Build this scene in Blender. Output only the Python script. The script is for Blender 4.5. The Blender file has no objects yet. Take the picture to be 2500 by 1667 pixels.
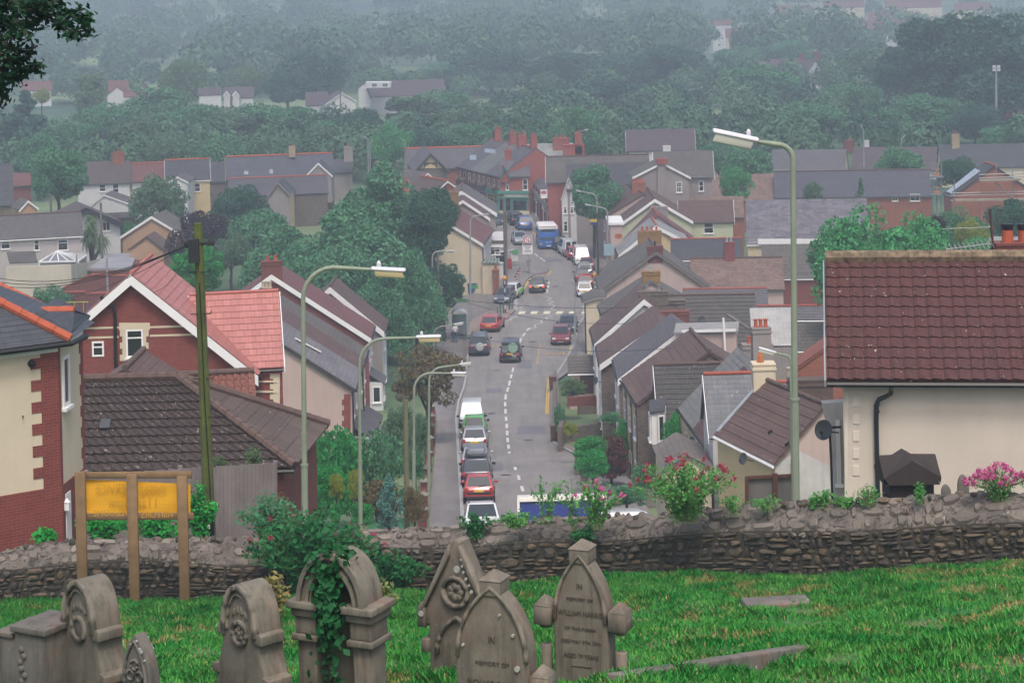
import bpy, math, random
import numpy as np
from mathutils import Vector, Matrix
random.seed(5)
RNG = np.random.default_rng(11)
SC = bpy.context.scene
R_ = math.radians
# ---------------- camera: a level shift-lens view down the hill, rolled a little
F, VH, ROLL, ZC = 5200.0, -893.5, 0.026, 36.0
cam = bpy.data.cameras.new("camera"); camo = bpy.data.objects.new("camera", cam)
SC.collection.objects.link(camo); SC.camera = camo
cam.sensor_width = 36.0; cam.lens = 36.0*F/2500.0
cam.shift_x = -VH*math.sin(ROLL)/2500.0; cam.shift_y = VH*math.cos(ROLL)/2500.0
cam.clip_start = 0.5; cam.clip_end = 20000
camo.location = (0, 0, ZC); camo.rotation_mode = 'XYZ'
camo.matrix_world = Matrix.Translation((0, 0, ZC)) @ Matrix.Rotation(R_(90), 4, 'X') @ Matrix.Rotation(-ROLL, 4, 'Z')
# ---------------- world, sun, exposure: a bright overcast day
SUN_EL, SUN_ROT = R_(60), R_(172)
w = bpy.data.worlds.new("World"); SC.world = w; w.use_nodes = True
nt = w.node_tree; nt.nodes.clear()
sky = nt.nodes.new('ShaderNodeTexSky'); sky.sky_type = 'NISHITA'; sky.sun_disc = False
sky.sun_elevation = SUN_EL; sky.sun_rotation = SUN_ROT; sky.air_density = 1.0; sky.dust_density = 5.0; sky.ozone_density = 1.0
bg = nt.nodes.new('ShaderNodeBackground'); bg.inputs['Strength'].default_value = 0.15
wo = nt.nodes.new('ShaderNodeOutputWorld')
nt.links.new(sky.outputs[0], bg.inputs[0]); nt.links.new(bg.outputs[0], wo.inputs[0])
sl = bpy.data.lights.new("sun", 'SUN'); sl.energy = 1.5; sl.angle = R_(14); sl.color = (1, .96, .9)
so = bpy.data.objects.new("sun", sl); SC.collection.objects.link(so)
# nishita rotation runs clockwise from +Y
sd = Vector((math.sin(SUN_ROT)*math.cos(SUN_EL), math.cos(SUN_ROT)*math.cos(SUN_EL), math.sin(SUN_EL)))
so.rotation_mode = 'QUATERNION'; so.rotation_quaternion = (-sd).to_track_quat('-Z', 'Y'); so.location = (0, 0, 120)
SC.view_settings.view_transform = 'Standard'; SC.view_settings.look = 'None'
SC.view_settings.exposure = 0.5; SC.view_settings.gamma = 1
SC.cycles.max_bounces = 6; SC.cycles.diffuse_bounces = 3; SC.cycles.glossy_bounces = 2; SC.cycles.transmission_bounces = 3
SC.cycles.transparent_max_bounces = 6; SC.cycles.volume_bounces = 2
SC.cycles.use_denoising = True

# ---------------- photograph pixel <-> place
SN, CS = math.sin(ROLL), math.cos(ROLL)
def ray(px, py):
    dx, dy = px-1250.0, py-833.5
    return (dx*CS-dy*SN)/F, (dx*SN+dy*CS-VH)/F            # X per Y, drop per Y
def P(px, py, Y):
    a, b = ray(px, py); return Vector((a*Y, Y, ZC-b*Y))
def Pz(px, py, z):                                         # point of the ray at height z
    a, b = ray(px, py); Y = (ZC-z)/b; return Vector((a*Y, Y, z))
def Pp(px, py, q, n):                                      # ray meets plane
    a, b = ray(px, py); d = Vector((a, 1, -b)); o = Vector((0, 0, ZC))
    return o + d*((q-o).dot(n)/d.dot(n))
def S(Y): return F/Y
RT = [(0, 8.5), (44, 14.6), (60, 18.0), (75, 21.2), (98, 25.8), (113, 28.1), (136, 30.6), (160, 32.4), (183, 33.5), (227, 33.8), (256, 33.5), (271, 33.2), (300, 33), (420, 33.2), (1000, 33.5), (1400, 20), (2000, -60), (2800, -210), (3600, -360), (5200, -420), (9000, -420)]
RX, RY = [a for a, b in RT], [b for a, b in RT]
def R(Y): return float(np.interp(Y, RX, RY))
def gz(Y): return ZC-R(Y)
def G(px, py, up=0.0):                                     # where the ray meets the valley ground
    a, b = ray(px, py); lo, hi = 40.0, 4000.0
    for _ in range(60):
        m = .5*(lo+hi)
        if b*m < R(m)-up: lo = m
        else: hi = m
    return Vector((a*lo, lo, gz(lo)+up))
def yard(X, Y):                                            # the churchyard slope
    return ZC-(1.7+.25*Y-.06*X) + .10*math.sin(X*.9+Y*.35)+.06*math.sin(X*2.1-Y*.8)

# ---------------- mesh helpers
LOC = {}
class MB:
    def __init__(s): s.v = []; s.f = []; s.mi = []; s.m = 0
    def poly(s, pts, m=None):
        i = len(s.v); s.v += [tuple(p) for p in pts]; s.f.append(tuple(range(i, i+len(pts)))); s.mi.append(s.m if m is None else m); return s
    def prism(s, pts, vec, m=None, caps=True):
        pts = [Vector(p) for p in pts]; vec = Vector(vec); i = len(s.v); n = len(pts)
        s.v += [tuple(p) for p in pts]+[tuple(p+vec) for p in pts]
        nrm = sum(((pts[k]-pts[0]).cross(pts[(k+1) % n]-pts[0]) for k in range(1, n-1)), Vector())
        flip = nrm.dot(vec) > 0
        mm = s.m if m is None else m
        fs = [(i+k, i+(k+1) % n, i+n+(k+1) % n, i+n+k) for k in range(n)]
        if caps: fs += [tuple(range(i+n-1, i-1, -1)), tuple(range(i+n, i+2*n))]
        if not flip: fs = [tuple(reversed(f)) for f in fs]
        s.f += fs; s.mi += [mm]*len(fs); return s
    def box(s, c, sx, sy, sz, rz=0, m=None, tap=1.0):      # c = centre of the bottom face
        ca, sa = math.cos(rz), math.sin(rz); c = Vector(c); i = len(s.v)
        for z, k in ((0, 1), (sz, tap)):
            for x, y in ((-1, -1), (1, -1), (1, 1), (-1, 1)):
                X, Y = x*sx/2*k, y*sy/2*k
                s.v.append((c.x+X*ca-Y*sa, c.y+X*sa+Y*ca, c.z+z))
        fs = [(3, 2, 1, 0), (4, 5, 6, 7), (0, 1, 5, 4), (1, 2, 6, 5), (2, 3, 7, 6), (3, 0, 4, 7)]
        s.f += [tuple(i+k for k in f) for f in fs]; s.mi += [s.m if m is None else m]*6; return s
    def bar(s, a, b, w, h, up=(0, 0, 1), m=None):          # square bar from a to b
        a, b = Vector(a), Vector(b); d = (b-a).normalized(); x = d.cross(Vector(up))
        if x.length < 1e-4: x = d.cross(Vector((1, 0, 0)))
        x.normalize(); z = x.cross(d)
        return s.prism([a-x*w/2-z*h/2, a+x*w/2-z*h/2, a+x*w/2+z*h/2, a-x*w/2+z*h/2], b-a, m)
    def tube(s, pts, r, n=8, m=None, cap=True):
        pts = [Vector(p) for p in pts]; rs = r if isinstance(r, (list, tuple)) else [r]*len(pts)
        i0 = len(s.v); px = None
        for k, p in enumerate(pts):
            d = (pts[min(k+1, len(pts)-1)]-pts[max(k-1, 0)]).normalized()
            x = (px - d*px.dot(d)) if px is not None else d.cross(Vector((0, .1, 1)) if abs(d.z) < .95 else Vector((1, 0, 0)))
            x.normalize(); px = x; y = d.cross(x)
            for q in range(n):
                a = 2*math.pi*q/n; s.v.append(tuple(p+(x*math.cos(a)+y*math.sin(a))*rs[k]))
        mm = s.m if m is None else m
        for k in range(len(pts)-1):
            for q in range(n):
                a, b = i0+k*n+q, i0+k*n+(q+1) % n
                s.f.append((a, b, b+n, a+n)); s.mi.append(mm)
        if cap:
            s.f.append(tuple(range(i0+n-1, i0-1, -1))); s.mi.append(mm)
            e = i0+(len(pts)-1)*n; s.f.append(tuple(range(e, e+n))); s.mi.append(mm)
        return s
    def lathe(s, c, prof, n=14, m=None):                   # prof: (r, z) from bottom up
        c = Vector(c)
        i0 = len(s.v); mm = s.m if m is None else m
        for r, z in prof:
            for q in range(n):
                a = 2*math.pi*q/n; s.v.append((c.x+r*math.cos(a), c.y+r*math.sin(a), c.z+z))
        for k in range(len(prof)-1):
            for q in range(n):
                a, b = i0+k*n+q, i0+k*n+(q+1) % n
                s.f.append((a, b, b+n, a+n)); s.mi.append(mm)
        s.f.append(tuple(range(i0+n-1, i0-1, -1))); s.mi.append(mm)
        e = i0+(len(prof)-1)*n; s.f.append(tuple(range(e, e+n))); s.mi.append(mm)
        return s
    def ball(s, c, rx, ry, rz, n=10, k=6, m=None):
        return s.lathe2(c, [(math.sin(math.pi*j/k), -math.cos(math.pi*j/k)) for j in range(k+1)], rx, ry, rz, n, m)
    def lathe2(s, c, prof, rx, ry, rz, n, m=None):
        c = Vector(c); i0 = len(s.v); mm = s.m if m is None else m
        for r, z in prof:
            for q in range(n):
                a = 2*math.pi*q/n; s.v.append((c.x+rx*max(r, .01)*math.cos(a), c.y+ry*max(r, .01)*math.sin(a), c.z+rz*z))
        for kk in range(len(prof)-1):
            for q in range(n):
                a, b = i0+kk*n+q, i0+kk*n+(q+1) % n
                s.f.append((a, b, b+n, a+n)); s.mi.append(mm)
        return s
    def build(s, name, mats, parent=None, smooth=False, at=None):
        me = bpy.data.meshes.new(name)
        off = LOC.get(parent) if parent is not None else (Vector(at) if at is not None else Vector((0, 0, 0)))
        me.from_pydata([(x-off.x, y-off.y, z-off.z) for x, y, z in s.v], [], s.f)
        for mt in (mats if isinstance(mats, (list, tuple)) else [mats]): me.materials.append(mt)
        me.polygons.foreach_set('material_index', s.mi)
        boxuv(me)
        if smooth: me.polygons.foreach_set('use_smooth', [True]*len(me.polygons))
        me.update()
        return link(name, me, parent, at=off if parent is None else None)
def link(name, me, parent=None, at=None):
    o = bpy.data.objects.new(name, me); SC.collection.objects.link(o)
    if parent is not None: o.parent = parent; LOC[o] = LOC[parent]
    else:
        o.location = at if at is not None else (0, 0, 0); LOC[o] = Vector(o.location)
    return o
def boxuv(me):                                             # UVs in metres, along and up each face
    uv = me.uv_layers.new(name="UVMap"); n = len(me.loops)
    if n == 0: return
    V = np.empty(len(me.vertices)*3); me.vertices.foreach_get('co', V); V = V.reshape(-1, 3)
    N = np.empty(len(me.polygons)*3); me.polygons.foreach_get('normal', N); N = N.reshape(-1, 3)
    lt = np.empty(len(me.polygons), dtype=np.int64); me.polygons.foreach_get('loop_total', lt)
    li = np.empty(n, dtype=np.int64); me.loops.foreach_get('vertex_index', li)
    t = np.stack([-N[:, 1], N[:, 0], np.zeros(len(N))], 1); L = np.linalg.norm(t, axis=1)
    t[L < .05] = (1, 0, 0); t /= np.maximum(np.linalg.norm(t, axis=1), 1e-6)[:, None]
    b = np.cross(N, t); fi = np.repeat(np.arange(len(N)), lt); p = V[li]
    U = np.stack([(p*t[fi]).sum(1), (p*b[fi]).sum(1)], 1)
    uv.data.foreach_set('uv', U.astype(np.float32).ravel())
def npmesh(name, V, Fq, mats, parent=None, smooth=False, uv=False, mi=None, at=None):
    me = bpy.data.meshes.new(name); V = np.asarray(V, np.float32); Fq = np.asarray(Fq, np.int32); k = Fq.shape[1]
    off = LOC[parent] if parent is not None else (Vector(at) if at is not None else Vector((0, 0, 0)))
    V = V-np.array(off, np.float32)
    me.vertices.add(len(V)); me.vertices.foreach_set('co', V.ravel())
    me.loops.add(len(Fq)*k); me.loops.foreach_set('vertex_index', Fq.ravel())
    me.polygons.add(len(Fq)); me.polygons.foreach_set('loop_start', np.arange(0, len(Fq)*k, k, dtype=np.int32))
    try: me.polygons.foreach_set('loop_total', np.full(len(Fq), k, np.int32))
    except Exception: pass
    for mt in (mats if isinstance(mats, (list, tuple)) else [mats]): me.materials.append(mt)
    if mi is not None: me.polygons.foreach_set('material_index', np.asarray(mi, np.int32))
    if smooth: me.polygons.foreach_set('use_smooth', np.ones(len(Fq), bool))
    me.update(calc_edges=True)
    if uv: boxuv(me)
    return link(name, me, parent, at=off if parent is None else None)
def tag(o, label, cat, group=None):
    o['label'] = label; o['category'] = cat
    if group: o['group'] = group
    return o
def thing(name, label, cat, loc, group=None, rz=0):
    o = bpy.data.objects.new(name, None); SC.collection.objects.link(o); o.location = loc; o.empty_display_size = .3
    LOC[o] = Vector(loc); return tag(o, label, cat, group)
def struct(o, kind='structure'): o['kind'] = kind; return o
def copy_tree(o, loc, label, rz=None, scale=None, group=None, parent=None):
    c = o.copy(); SC.collection.objects.link(c)
    if parent is None:
        c.location = loc; c['label'] = label
        if rz is not None: c.rotation_euler = (0, 0, rz)
        if scale is not None: c.scale = scale
        if group: c['group'] = group
    else: c.parent = parent
    for ch in list(o.children): copy_tree(ch, None, None, parent=c)
    return c
def text(s, size, mat, parent, M, name='lettering', depth=.004, align='CENTER', sx=1.0):
    cu = bpy.data.curves.new(name, 'FONT'); cu.body = s; cu.size = size; cu.extrude = depth; cu.align_x = align; cu.align_y = 'CENTER'
    cu.resolution_u = 3
    t = bpy.data.objects.new(name, cu); SC.collection.objects.link(t)
    dg = bpy.context.evaluated_depsgraph_get(); me = bpy.data.meshes.new_from_object(t.evaluated_get(dg))
    bpy.data.objects.remove(t); bpy.data.curves.remove(cu)
    T = Matrix.Translation(-LOC[parent]) @ M @ Matrix.Diagonal((sx, 1, 1, 1))
    me.transform(T); me.materials.clear(); me.materials.append(mat); me.name = name
    return link(name, me, parent)
def frame(o, x, y):                                        # matrix with origin o, x axis, y axis
    x = Vector(x).normalized(); z = x.cross(Vector(y)).normalized(); y = z.cross(x)
    return Matrix(((x.x, y.x, z.x, o[0]), (x.y, y.y, z.y, o[1]), (x.z, y.z, z.z, o[2]), (0, 0, 0, 1)))
# ---------------- materials
def lin(c):
    if isinstance(c, str):
        c = [int(c[i:i+2], 16)/255 for i in (0, 2, 4)]
        c = [x/12.92 if x <= .04045 else ((x+.055)/1.055)**2.4 for x in c]
    return (c[0], c[1], c[2], 1)
def nodes(name):
    m = bpy.data.materials.new(name); m.use_nodes = True; t = m.node_tree
    return m, t, t.nodes['Principled BSDF']
def nd(t, typ, **kw):
    n = t.nodes.new(typ)
    for k, v in kw.items():
        if k in n.inputs.keys(): n.inputs[k].default_value = v
        else: setattr(n, k, v)
    return n
def mix(t, fac, a, b, mode='MIX'):
    n = t.nodes.new('ShaderNodeMix'); n.data_type = 'RGBA'; n.blend_type = mode
    for i, v in ((0, fac), (6, a), (7, b)):
        if isinstance(v, (int, float)): n.inputs[i].default_value = v
        elif isinstance(v, tuple): n.inputs[i].default_value = v
        else: t.links.new(v, n.inputs[i])
    return n.outputs[2]
def ramp(t, src, a, b, ca=(0, 0, 0, 1), cb=(1, 1, 1, 1)):
    n = t.nodes.new('ShaderNodeValToRGB'); n.color_ramp.elements[0].position = a; n.color_ramp.elements[1].position = b
    n.color_ramp.elements[0].color = ca; n.color_ramp.elements[1].color = cb; t.links.new(src, n.inputs[0]); return n.outputs[0]
def coord(t, kind='Object', scale=(1, 1, 1)):
    c = t.nodes.new('ShaderNodeTexCoord'); mp = t.nodes.new('ShaderNodeMapping'); mp.inputs['Scale'].default_value = scale
    t.links.new(c.outputs[kind], mp.inputs[0]); return mp.outputs[0]
def noise(t, co, scale, detail=4, rough=.6, dist=0):
    n = nd(t, 'ShaderNodeTexNoise', Scale=scale, Detail=detail, Roughness=rough, Distortion=dist); t.links.new(co, n.inputs['Vector']); return n.outputs[0]
def bump(t, b, h, strength=.3, dist=.02):
    n = nd(t, 'ShaderNodeBump', Strength=strength, Distance=dist); t.links.new(h, n.inputs['Height']); t.links.new(n.outputs[0], b.inputs['Normal'])
def scl(c, k): return (min(c[0]*k, 1), min(c[1]*k, 1), min(c[2]*k, 1), 1)
CACHE = {}
def mat(name, col, rough=.8, var=.25, scale=.6, bmp=0.0, bs=30, metal=0, col2=None, streak=0, spec=.4):
    key = ('m', name)
    if key in CACHE: return CACHE[key]
    m, t, b = nodes(name); c = lin(col); co = coord(t)
    f = ramp(t, noise(t, co, scale, 5), .3, .7)
    out = mix(t, f, scl(c, 1-var), scl(lin(col2), 1) if col2 else scl(c, 1+var*.6))
    if streak:
        co2 = coord(t, 'Object', (3.2, 3.2, .22)); g = ramp(t, noise(t, co2, 1.4, 5, .7), .48, .8)
        out = mix(t, g, out, mix(t, streak, out, scl(c, .35)))
    t.links.new(out, b.inputs['Base Color']); b.inputs['Roughness'].default_value = rough; b.inputs['Metallic'].default_value = metal
    b.inputs['Specular IOR Level'].default_value = spec
    if bmp: bump(t, b, noise(t, co, bs, 4), bmp, .02)
    CACHE[key] = m; return m
def tilemat(name, col, col2, tw=.3, gauge=.33, rough=.75, lichen=.0, var=.35, mortar=.5, streak=.25, off=.5):
    key = ('t', name)
    if key in CACHE: return CACHE[key]
    m, t, b = nodes(name); uv = coord(t, 'UV')
    br = nd(t, 'ShaderNodeTexBrick', Scale=1.0); br.inputs['Brick Width'].default_value = tw; br.inputs['Row Height'].default_value = gauge
    br.inputs['Mortar Size'].default_value = .012; br.inputs['Color1'].default_value = lin(col); br.inputs['Color2'].default_value = lin(col2)
    br.inputs['Mortar'].default_value = scl(lin(col), mortar); br.offset = off; br.inputs['Bias'].default_value = 0
    t.links.new(uv, br.inputs['Vector'])
    n1 = ramp(t, noise(t, uv, .45, 5, .65), .3, .72)
    out = mix(t, n1, mix(t, var, br.outputs[0], (.02, .02, .02, 1)), br.outputs[0])
    su = coord(t, 'UV', (2.5, .25, 1)); g = ramp(t, noise(t, su, 1.5, 5, .7), .5, .85)
    out = mix(t, g, out, mix(t, streak, out, scl(lin(col2), 1.9)))
    if lichen:
        l = ramp(t, noise(t, uv, 6.0, 3, .5), .70-.06*lichen, .74); out = mix(t, l, out, lin('b9b3a5'))
        l = ramp(t, noise(t, uv, 9.0, 3, .5), .68, .75); out = mix(t, l, out, scl(lin(col), .35))
    t.links.new(out, b.inputs['Base Color']); b.inputs['Roughness'].default_value = rough
    bump(t, b, noise(t, uv, 25, 3), .15, .01)
    CACHE[key] = m; return m
def brickmat(name, col, col2, mortar='8d7f78', rough=.9, bw=.225, bh=.075, msize=.008):
    key = ('b', name)
    if key in CACHE: return CACHE[key]
    m, t, b = nodes(name); uv = coord(t, 'UV')
    br = nd(t, 'ShaderNodeTexBrick', Scale=1.0); br.inputs['Brick Width'].default_value = bw; br.inputs['Row Height'].default_value = bh
    br.inputs['Mortar Size'].default_value = msize; br.inputs['Color1'].default_value = lin(col); br.inputs['Color2'].default_value = lin(col2)
    br.inputs['Mortar'].default_value = lin(mortar); t.links.new(uv, br.inputs['Vector'])
    n1 = ramp(t, noise(t, uv, .7, 5, .65), .3, .75)
    out = mix(t, n1, mix(t, .35, br.outputs[0], scl(lin(col), .4)), br.outputs[0])
    t.links.new(out, b.inputs['Base Color']); b.inputs['Roughness'].default_value = rough
    bump(t, b, br.outputs[1], -.4, .01)
    CACHE[key] = m; return m
def rubblemat(name, col, col2, size=.28):
    key = ('r', name)
    if key in CACHE: return CACHE[key]
    m, t, b = nodes(name); uv = coord(t, 'UV', (1, 1.9, 1)); vo = nd(t, 'ShaderNodeTexVoronoi', Scale=1/size)
    wn = nd(t, 'ShaderNodeTexNoise', Scale=3.0); t.links.new(uv, wn.inputs['Vector'])
    t.links.new(mix(t, .08, uv, wn.outputs[1]), vo.inputs['Vector'])
    out = mix(t, vo.outputs[1], lin(col), lin(col2))
    ed = nd(t, 'ShaderNodeTexVoronoi', Scale=1/size, feature='DISTANCE_TO_EDGE'); t.links.new(mix(t, .08, uv, wn.outputs[1]), ed.inputs['Vector'])
    e = ramp(t, ed.outputs[0], .02, .09); out = mix(t, e, lin('6f665f'), out)
    t.links.new(out, b.inputs['Base Color']); b.inputs['Roughness'].default_value = .92; bump(t, b, e, .5, .02)
    CACHE[key] = m; return m
def leafmat(name, col, col2, trans=.25, hue=.0, clump=1.2):
    key = ('l', name)
    if key in CACHE: return CACHE[key]
    m, t, b = nodes(name); g = t.nodes.new('ShaderNodeNewGeometry'); co = coord(t)
    n1 = ramp(t, noise(t, co, clump, 3, .6), .35, .68)
    base = mix(t, n1, lin(col), lin(col2))
    rv = ramp(t, g.outputs['Random Per Island'], 0, 1, (.74, .74, .74, 1), (1.22, 1.22, 1.12, 1))
    out = mix(t, 1.0, base, rv, 'MULTIPLY')
    t.links.new(out, b.inputs['Base Color']); b.inputs['Roughness'].default_value = .65; b.inputs['Specular IOR Level'].default_value = .25
    if trans:
        tr = t.nodes.new('ShaderNodeBsdfTranslucent'); t.links.new(out, tr.inputs[0]); ms = nd(t, 'ShaderNodeMixShader'); ms.inputs[0].default_value = trans
        t.links.new(b.outputs[0], ms.inputs[1]); t.links.new(tr.outputs[0], ms.inputs[2])
        t.links.new(ms.outputs[0], t.nodes['Material Output'].inputs[0])
    CACHE[key] = m; return m
def glass(name='glass', col=(.015, .018, .02, 1), rough=.06):
    key = ('g', name)
    if key in CACHE: return CACHE[key]
    m, t, b = nodes(name); b.inputs['Base Color'].default_value = col; b.inputs['Roughness'].default_value = rough; b.inputs['Specular IOR Level'].default_value = .8
    co = coord(t); bump(t, b, noise(t, co, 2.0, 2), .04, .02)
    CACHE[key] = m; return m
def paint(name, col, rough=.28, coat=.5, metal=0.0):
    key = ('p', name)
    if key in CACHE: return CACHE[key]
    m, t, b = nodes(name); co = coord(t); c = lin(col)
    out = mix(t, ramp(t, noise(t, co, 2.5, 4), .35, .7), scl(c, .9), c)
    t.links.new(out, b.inputs['Base Color']); b.inputs['Roughness'].default_value = rough; b.inputs['Coat Weight'].default_value = coat; b.inputs['Metallic'].default_value = metal
    CACHE[key] = m; return m
def emit(name, col, st):
    key = ('e', name)
    if key in CACHE: return CACHE[key]
    m, t, b = nodes(name); b.inputs['Base Color'].default_value = lin(col); b.inputs['Emission Color'].default_value = lin(col); b.inputs['Emission Strength'].default_value = st
    CACHE[key] = m; return m
WHITE = mat('white_paint', 'e2dfdd', .5, .06); CREAM = mat('cream_render', 'c9bba2', .9, .10, .5, .12, 18, streak=.10)
YELLOWR = mat('yellow_render', 'c4b088', .9, .08, .5, .1, 18, streak=.12); WHITER = mat('white_render', 'c6c4c2', .9, .08, .4, .1, 18, streak=.18)
PINKR = mat('pink_render', 'b59f97', .9, .1, .4, .12, 14, streak=.2); GREYR = mat('grey_render', '8c8380', .9, .14, .4, .15, 12, streak=.25)
GREENR = mat('green_render', 'b4b59a', .9, .08, .5, .1, 14, streak=.12); TANR = mat('tan_render', 'a8886c', .9, .08, .4, .1, 14)
BLACK = mat('black_plastic', '17181a', .45, .1); DARK = mat('dark_void', '0e0e10', .9, .1); LEAD = mat('lead_flashing', '9a9da3', .5, .15, 3)
BRICK = brickmat('red_brick', '863c34', '75322d', '7c5c54'); BRICKD = brickmat('old_red_brick', '7a3a33', '6d302a', '6d5a55'); BRICKO = brickmat('orange_brick', '9c5640', '8a4736', '8a7468')
BRICKS = brickmat('shop_brick', 'a04a3c', '8e3e33', '9a7a70')
STONE = rubblemat('rubble_stone', '6d6057', '4e453f')
RIDGE = mat('ridge_tile', '9a5040', .8, .2, 4); RIDGEB = mat('brown_ridge_tile', '5d4b45', .85, .3, 5, .2, 20)
TERRA = mat('terracotta', 'a8543a', .8, .15, 6); GLASS = glass()
SLATE = tilemat('slate', '5b565a', '676266', .3, .22, .75); SLATED = tilemat('dark_slate', '424146', '4e4d52', .3, .22, .75)
SLATEP = tilemat('patchy_slate', '565259', '7b757d', .55, .3, .6, var=.45); BROWNT = tilemat('brown_concrete_tile', '5c4641', '664d47', .33, .33, .8, .3)
GREYT = tilemat('grey_concrete_tile', '5b5551', '68615c', .33, .33, .8, .3); MAROONT = tilemat('maroon_tile', '6e4240', '774a47', .33, .33, .75)
REDT = tilemat('red_tile', 'a5665e', 'b2736a', .33, .34, .5, var=.2, mortar=.7, streak=.35); PINKT = tilemat('pinkish_tile', '8b7064', '6f5a52', .33, .3, .8, .8)
DARKT = tilemat('dark_brown_tile', '3e3330', '4a3c39', .3, .33, .85, 1.0, var=.35, streak=.12, off=0); WINER = tilemat('wine_red_tile', '4c2926', '562e2a', .3, .34, .85, .35, var=.35, streak=.12, off=0)
ASPH = None
# ---------------- the setting: valley ground, hill, road, pavements, markings
def groundmat():
    m, t, b = nodes('ground_grass'); co = coord(t)
    big = ramp(t, noise(t, co, .012, 4, .6), .42, .6); sm = ramp(t, noise(t, co, .4, 5, .65), .3, .7)
    g = mix(t, sm, lin('24402f'), lin('3b5c3a')); f = mix(t, sm, lin('6d7c55'), lin('7f8a60'))
    t.links.new(mix(t, big, g, f), b.inputs['Base Color']); b.inputs['Roughness'].default_value = .95
    return m
GROUND = groundmat()
ys = np.concatenate([np.arange(47, 320, 3.0), np.geomspace(320, 9000, 90)]); us = np.linspace(-.75, .75, 81)
U, Yg = np.meshgrid(us, ys); Xg = U*(Yg+40)
Zg = ZC-np.interp(Yg, RX, RY)
hump = (np.sin(Xg*.004+1)+np.sin(Xg*.0093+Yg*.002))*np.clip((Yg-900)/1500, 0, 1)*16
Zg = Zg+hump + np.where((np.abs(Xg) > 3.5+Yg*.02) & (Yg > 330), .0, -.06)
V = np.stack([Xg, Yg, Zg], 2).reshape(-1, 3); nr, nc = Xg.shape
idx = np.arange(nr*nc).reshape(nr, nc)
Q = np.stack([idx[:-1, :-1], idx[:-1, 1:], idx[1:, 1:], idx[1:, :-1]], 2).reshape(-1, 4)
struct(npmesh('valley_ground', V, Q, GROUND, smooth=True))

def asphalt(name, a, b_, sc=.35):
    m, t, b = nodes(name); co = coord(t)
    n1 = ramp(t, noise(t, co, sc, 5, .65), .3, .7); n2 = noise(t, co, 14, 3, .6)
    st = ramp(t, noise(t, coord(t, 'Object', (1.3, .09, 1)), 1.0, 4, .6), .45, .75)
    out = mix(t, n1, lin(a), lin(b_)); out = mix(t, st, out, scl(lin(a), .86)); out = mix(t, .18, out, n2, 'OVERLAY')
    t.links.new(out, b.inputs['Base Color']); b.inputs['Roughness'].default_value = .85; bump(t, b, n2, .2, .01); return m
ASPH = asphalt('asphalt', '77726f', '88827e'); PAVE = asphalt('pavement_tarmac', '77716f', '867f7c', .5); PAVER = asphalt('red_paving', '82706b', '8f7d76', .6)
KERB = mat('kerbstone', '9a9896', .85, .15, 2)
LK = [(1150, 1420), (1140, 1330), (1131, 1235), (1122, 1100), (1117, 1024), (1122, 985), (1135, 950), (1142, 915), (1143, 880), (1150, 850), (1166, 815), (1200, 795), (1240, 775), (1259, 758), (1260, 722), (1285, 684), (1288, 660), (1262, 640), (1240, 618), (1236, 588), (1236, 560), (1245, 545), (1260, 535), (1270, 520), (1240, 500)]
RK = [(1480, 1420), (1440, 1330), (1425, 1200), (1408, 1112), (1349, 1085), (1347, 1011), (1346, 930), (1385, 870), (1400, 840), (1408, 800), (1428, 770), (1440, 745), (1449, 720), (1452, 690), (1446, 650), (1436, 630), (1420, 610), (1395, 590), (1350, 583), (1318, 572), (1308, 560), (1300, 545), (1296, 535), (1296, 520), (1310, 500)]
LO = [(1040, 1420), (1045, 1330), (1050, 1235), (1062, 1100), (1066, 1024), (1060, 985), (1050, 950), (1045, 915), (1050, 880), (1055, 850), (1065, 815), (1075, 795), (1090, 775), (1100, 758), (1140, 722), (1200, 684), (1212, 660), (1214, 640), (1216, 618), (1212, 588), (1212, 560), (1215, 545), (1215, 535), (1215, 520), (1200, 500)]
RO = [(1700, 1420), (1640, 1330), (1560, 1200), (1480, 1112), (1368, 1085), (1366, 1011), (1362, 930), (1440, 870), (1450, 840), (1452, 800), (1468, 770), (1480, 745), (1488, 720), (1490, 690), (1490, 650), (1480, 630), (1465, 610), (1440, 590), (1425, 583), (1400, 572), (1370, 560), (1350, 545), (1340, 535), (1330, 520), (1320, 500)]
def edge(pts):
    g = sorted([G(*p) for p in pts], key=lambda v: v.y); return [v.y for v in g], [v.x for v in g]
EDG = [edge(p) for p in (LO, LK, RK, RO)]
def eX(i, Y): return np.interp(Y, *EDG[i])
YS = np.concatenate([np.arange(70, 290, 1.0), np.arange(290, 340, 5)])
def strip(name, i, j, dz, m, kind='structure', skirt=0):
    a = np.stack([eX(i, YS), YS, [gz(y)+dz for y in YS]], 1); b = np.stack([eX(j, YS), YS, [gz(y)+dz for y in YS]], 1)
    n = len(YS); V = np.concatenate([a, b]); q = [(k, n+k, n+k+1, k+1) for k in range(n-1)]
    if skirt:
        i0 = 2*n; src = a if skirt < 0 else b; c = src.copy(); c[:, 2] -= .14; V = np.concatenate([V, c]); o = 0 if skirt < 0 else n
        q += [(o+k, o+k+1, i0+k+1, i0+k) for k in range(n-1)]
    return struct(npmesh(name, V, q, m, uv=True), kind)
strip('road', 1, 2, .02, ASPH); strip('left_pavement', 0, 1, .13, PAVE, skirt=1); strip('right_pavement', 2, 3, .13, PAVE, skirt=-1)
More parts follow.
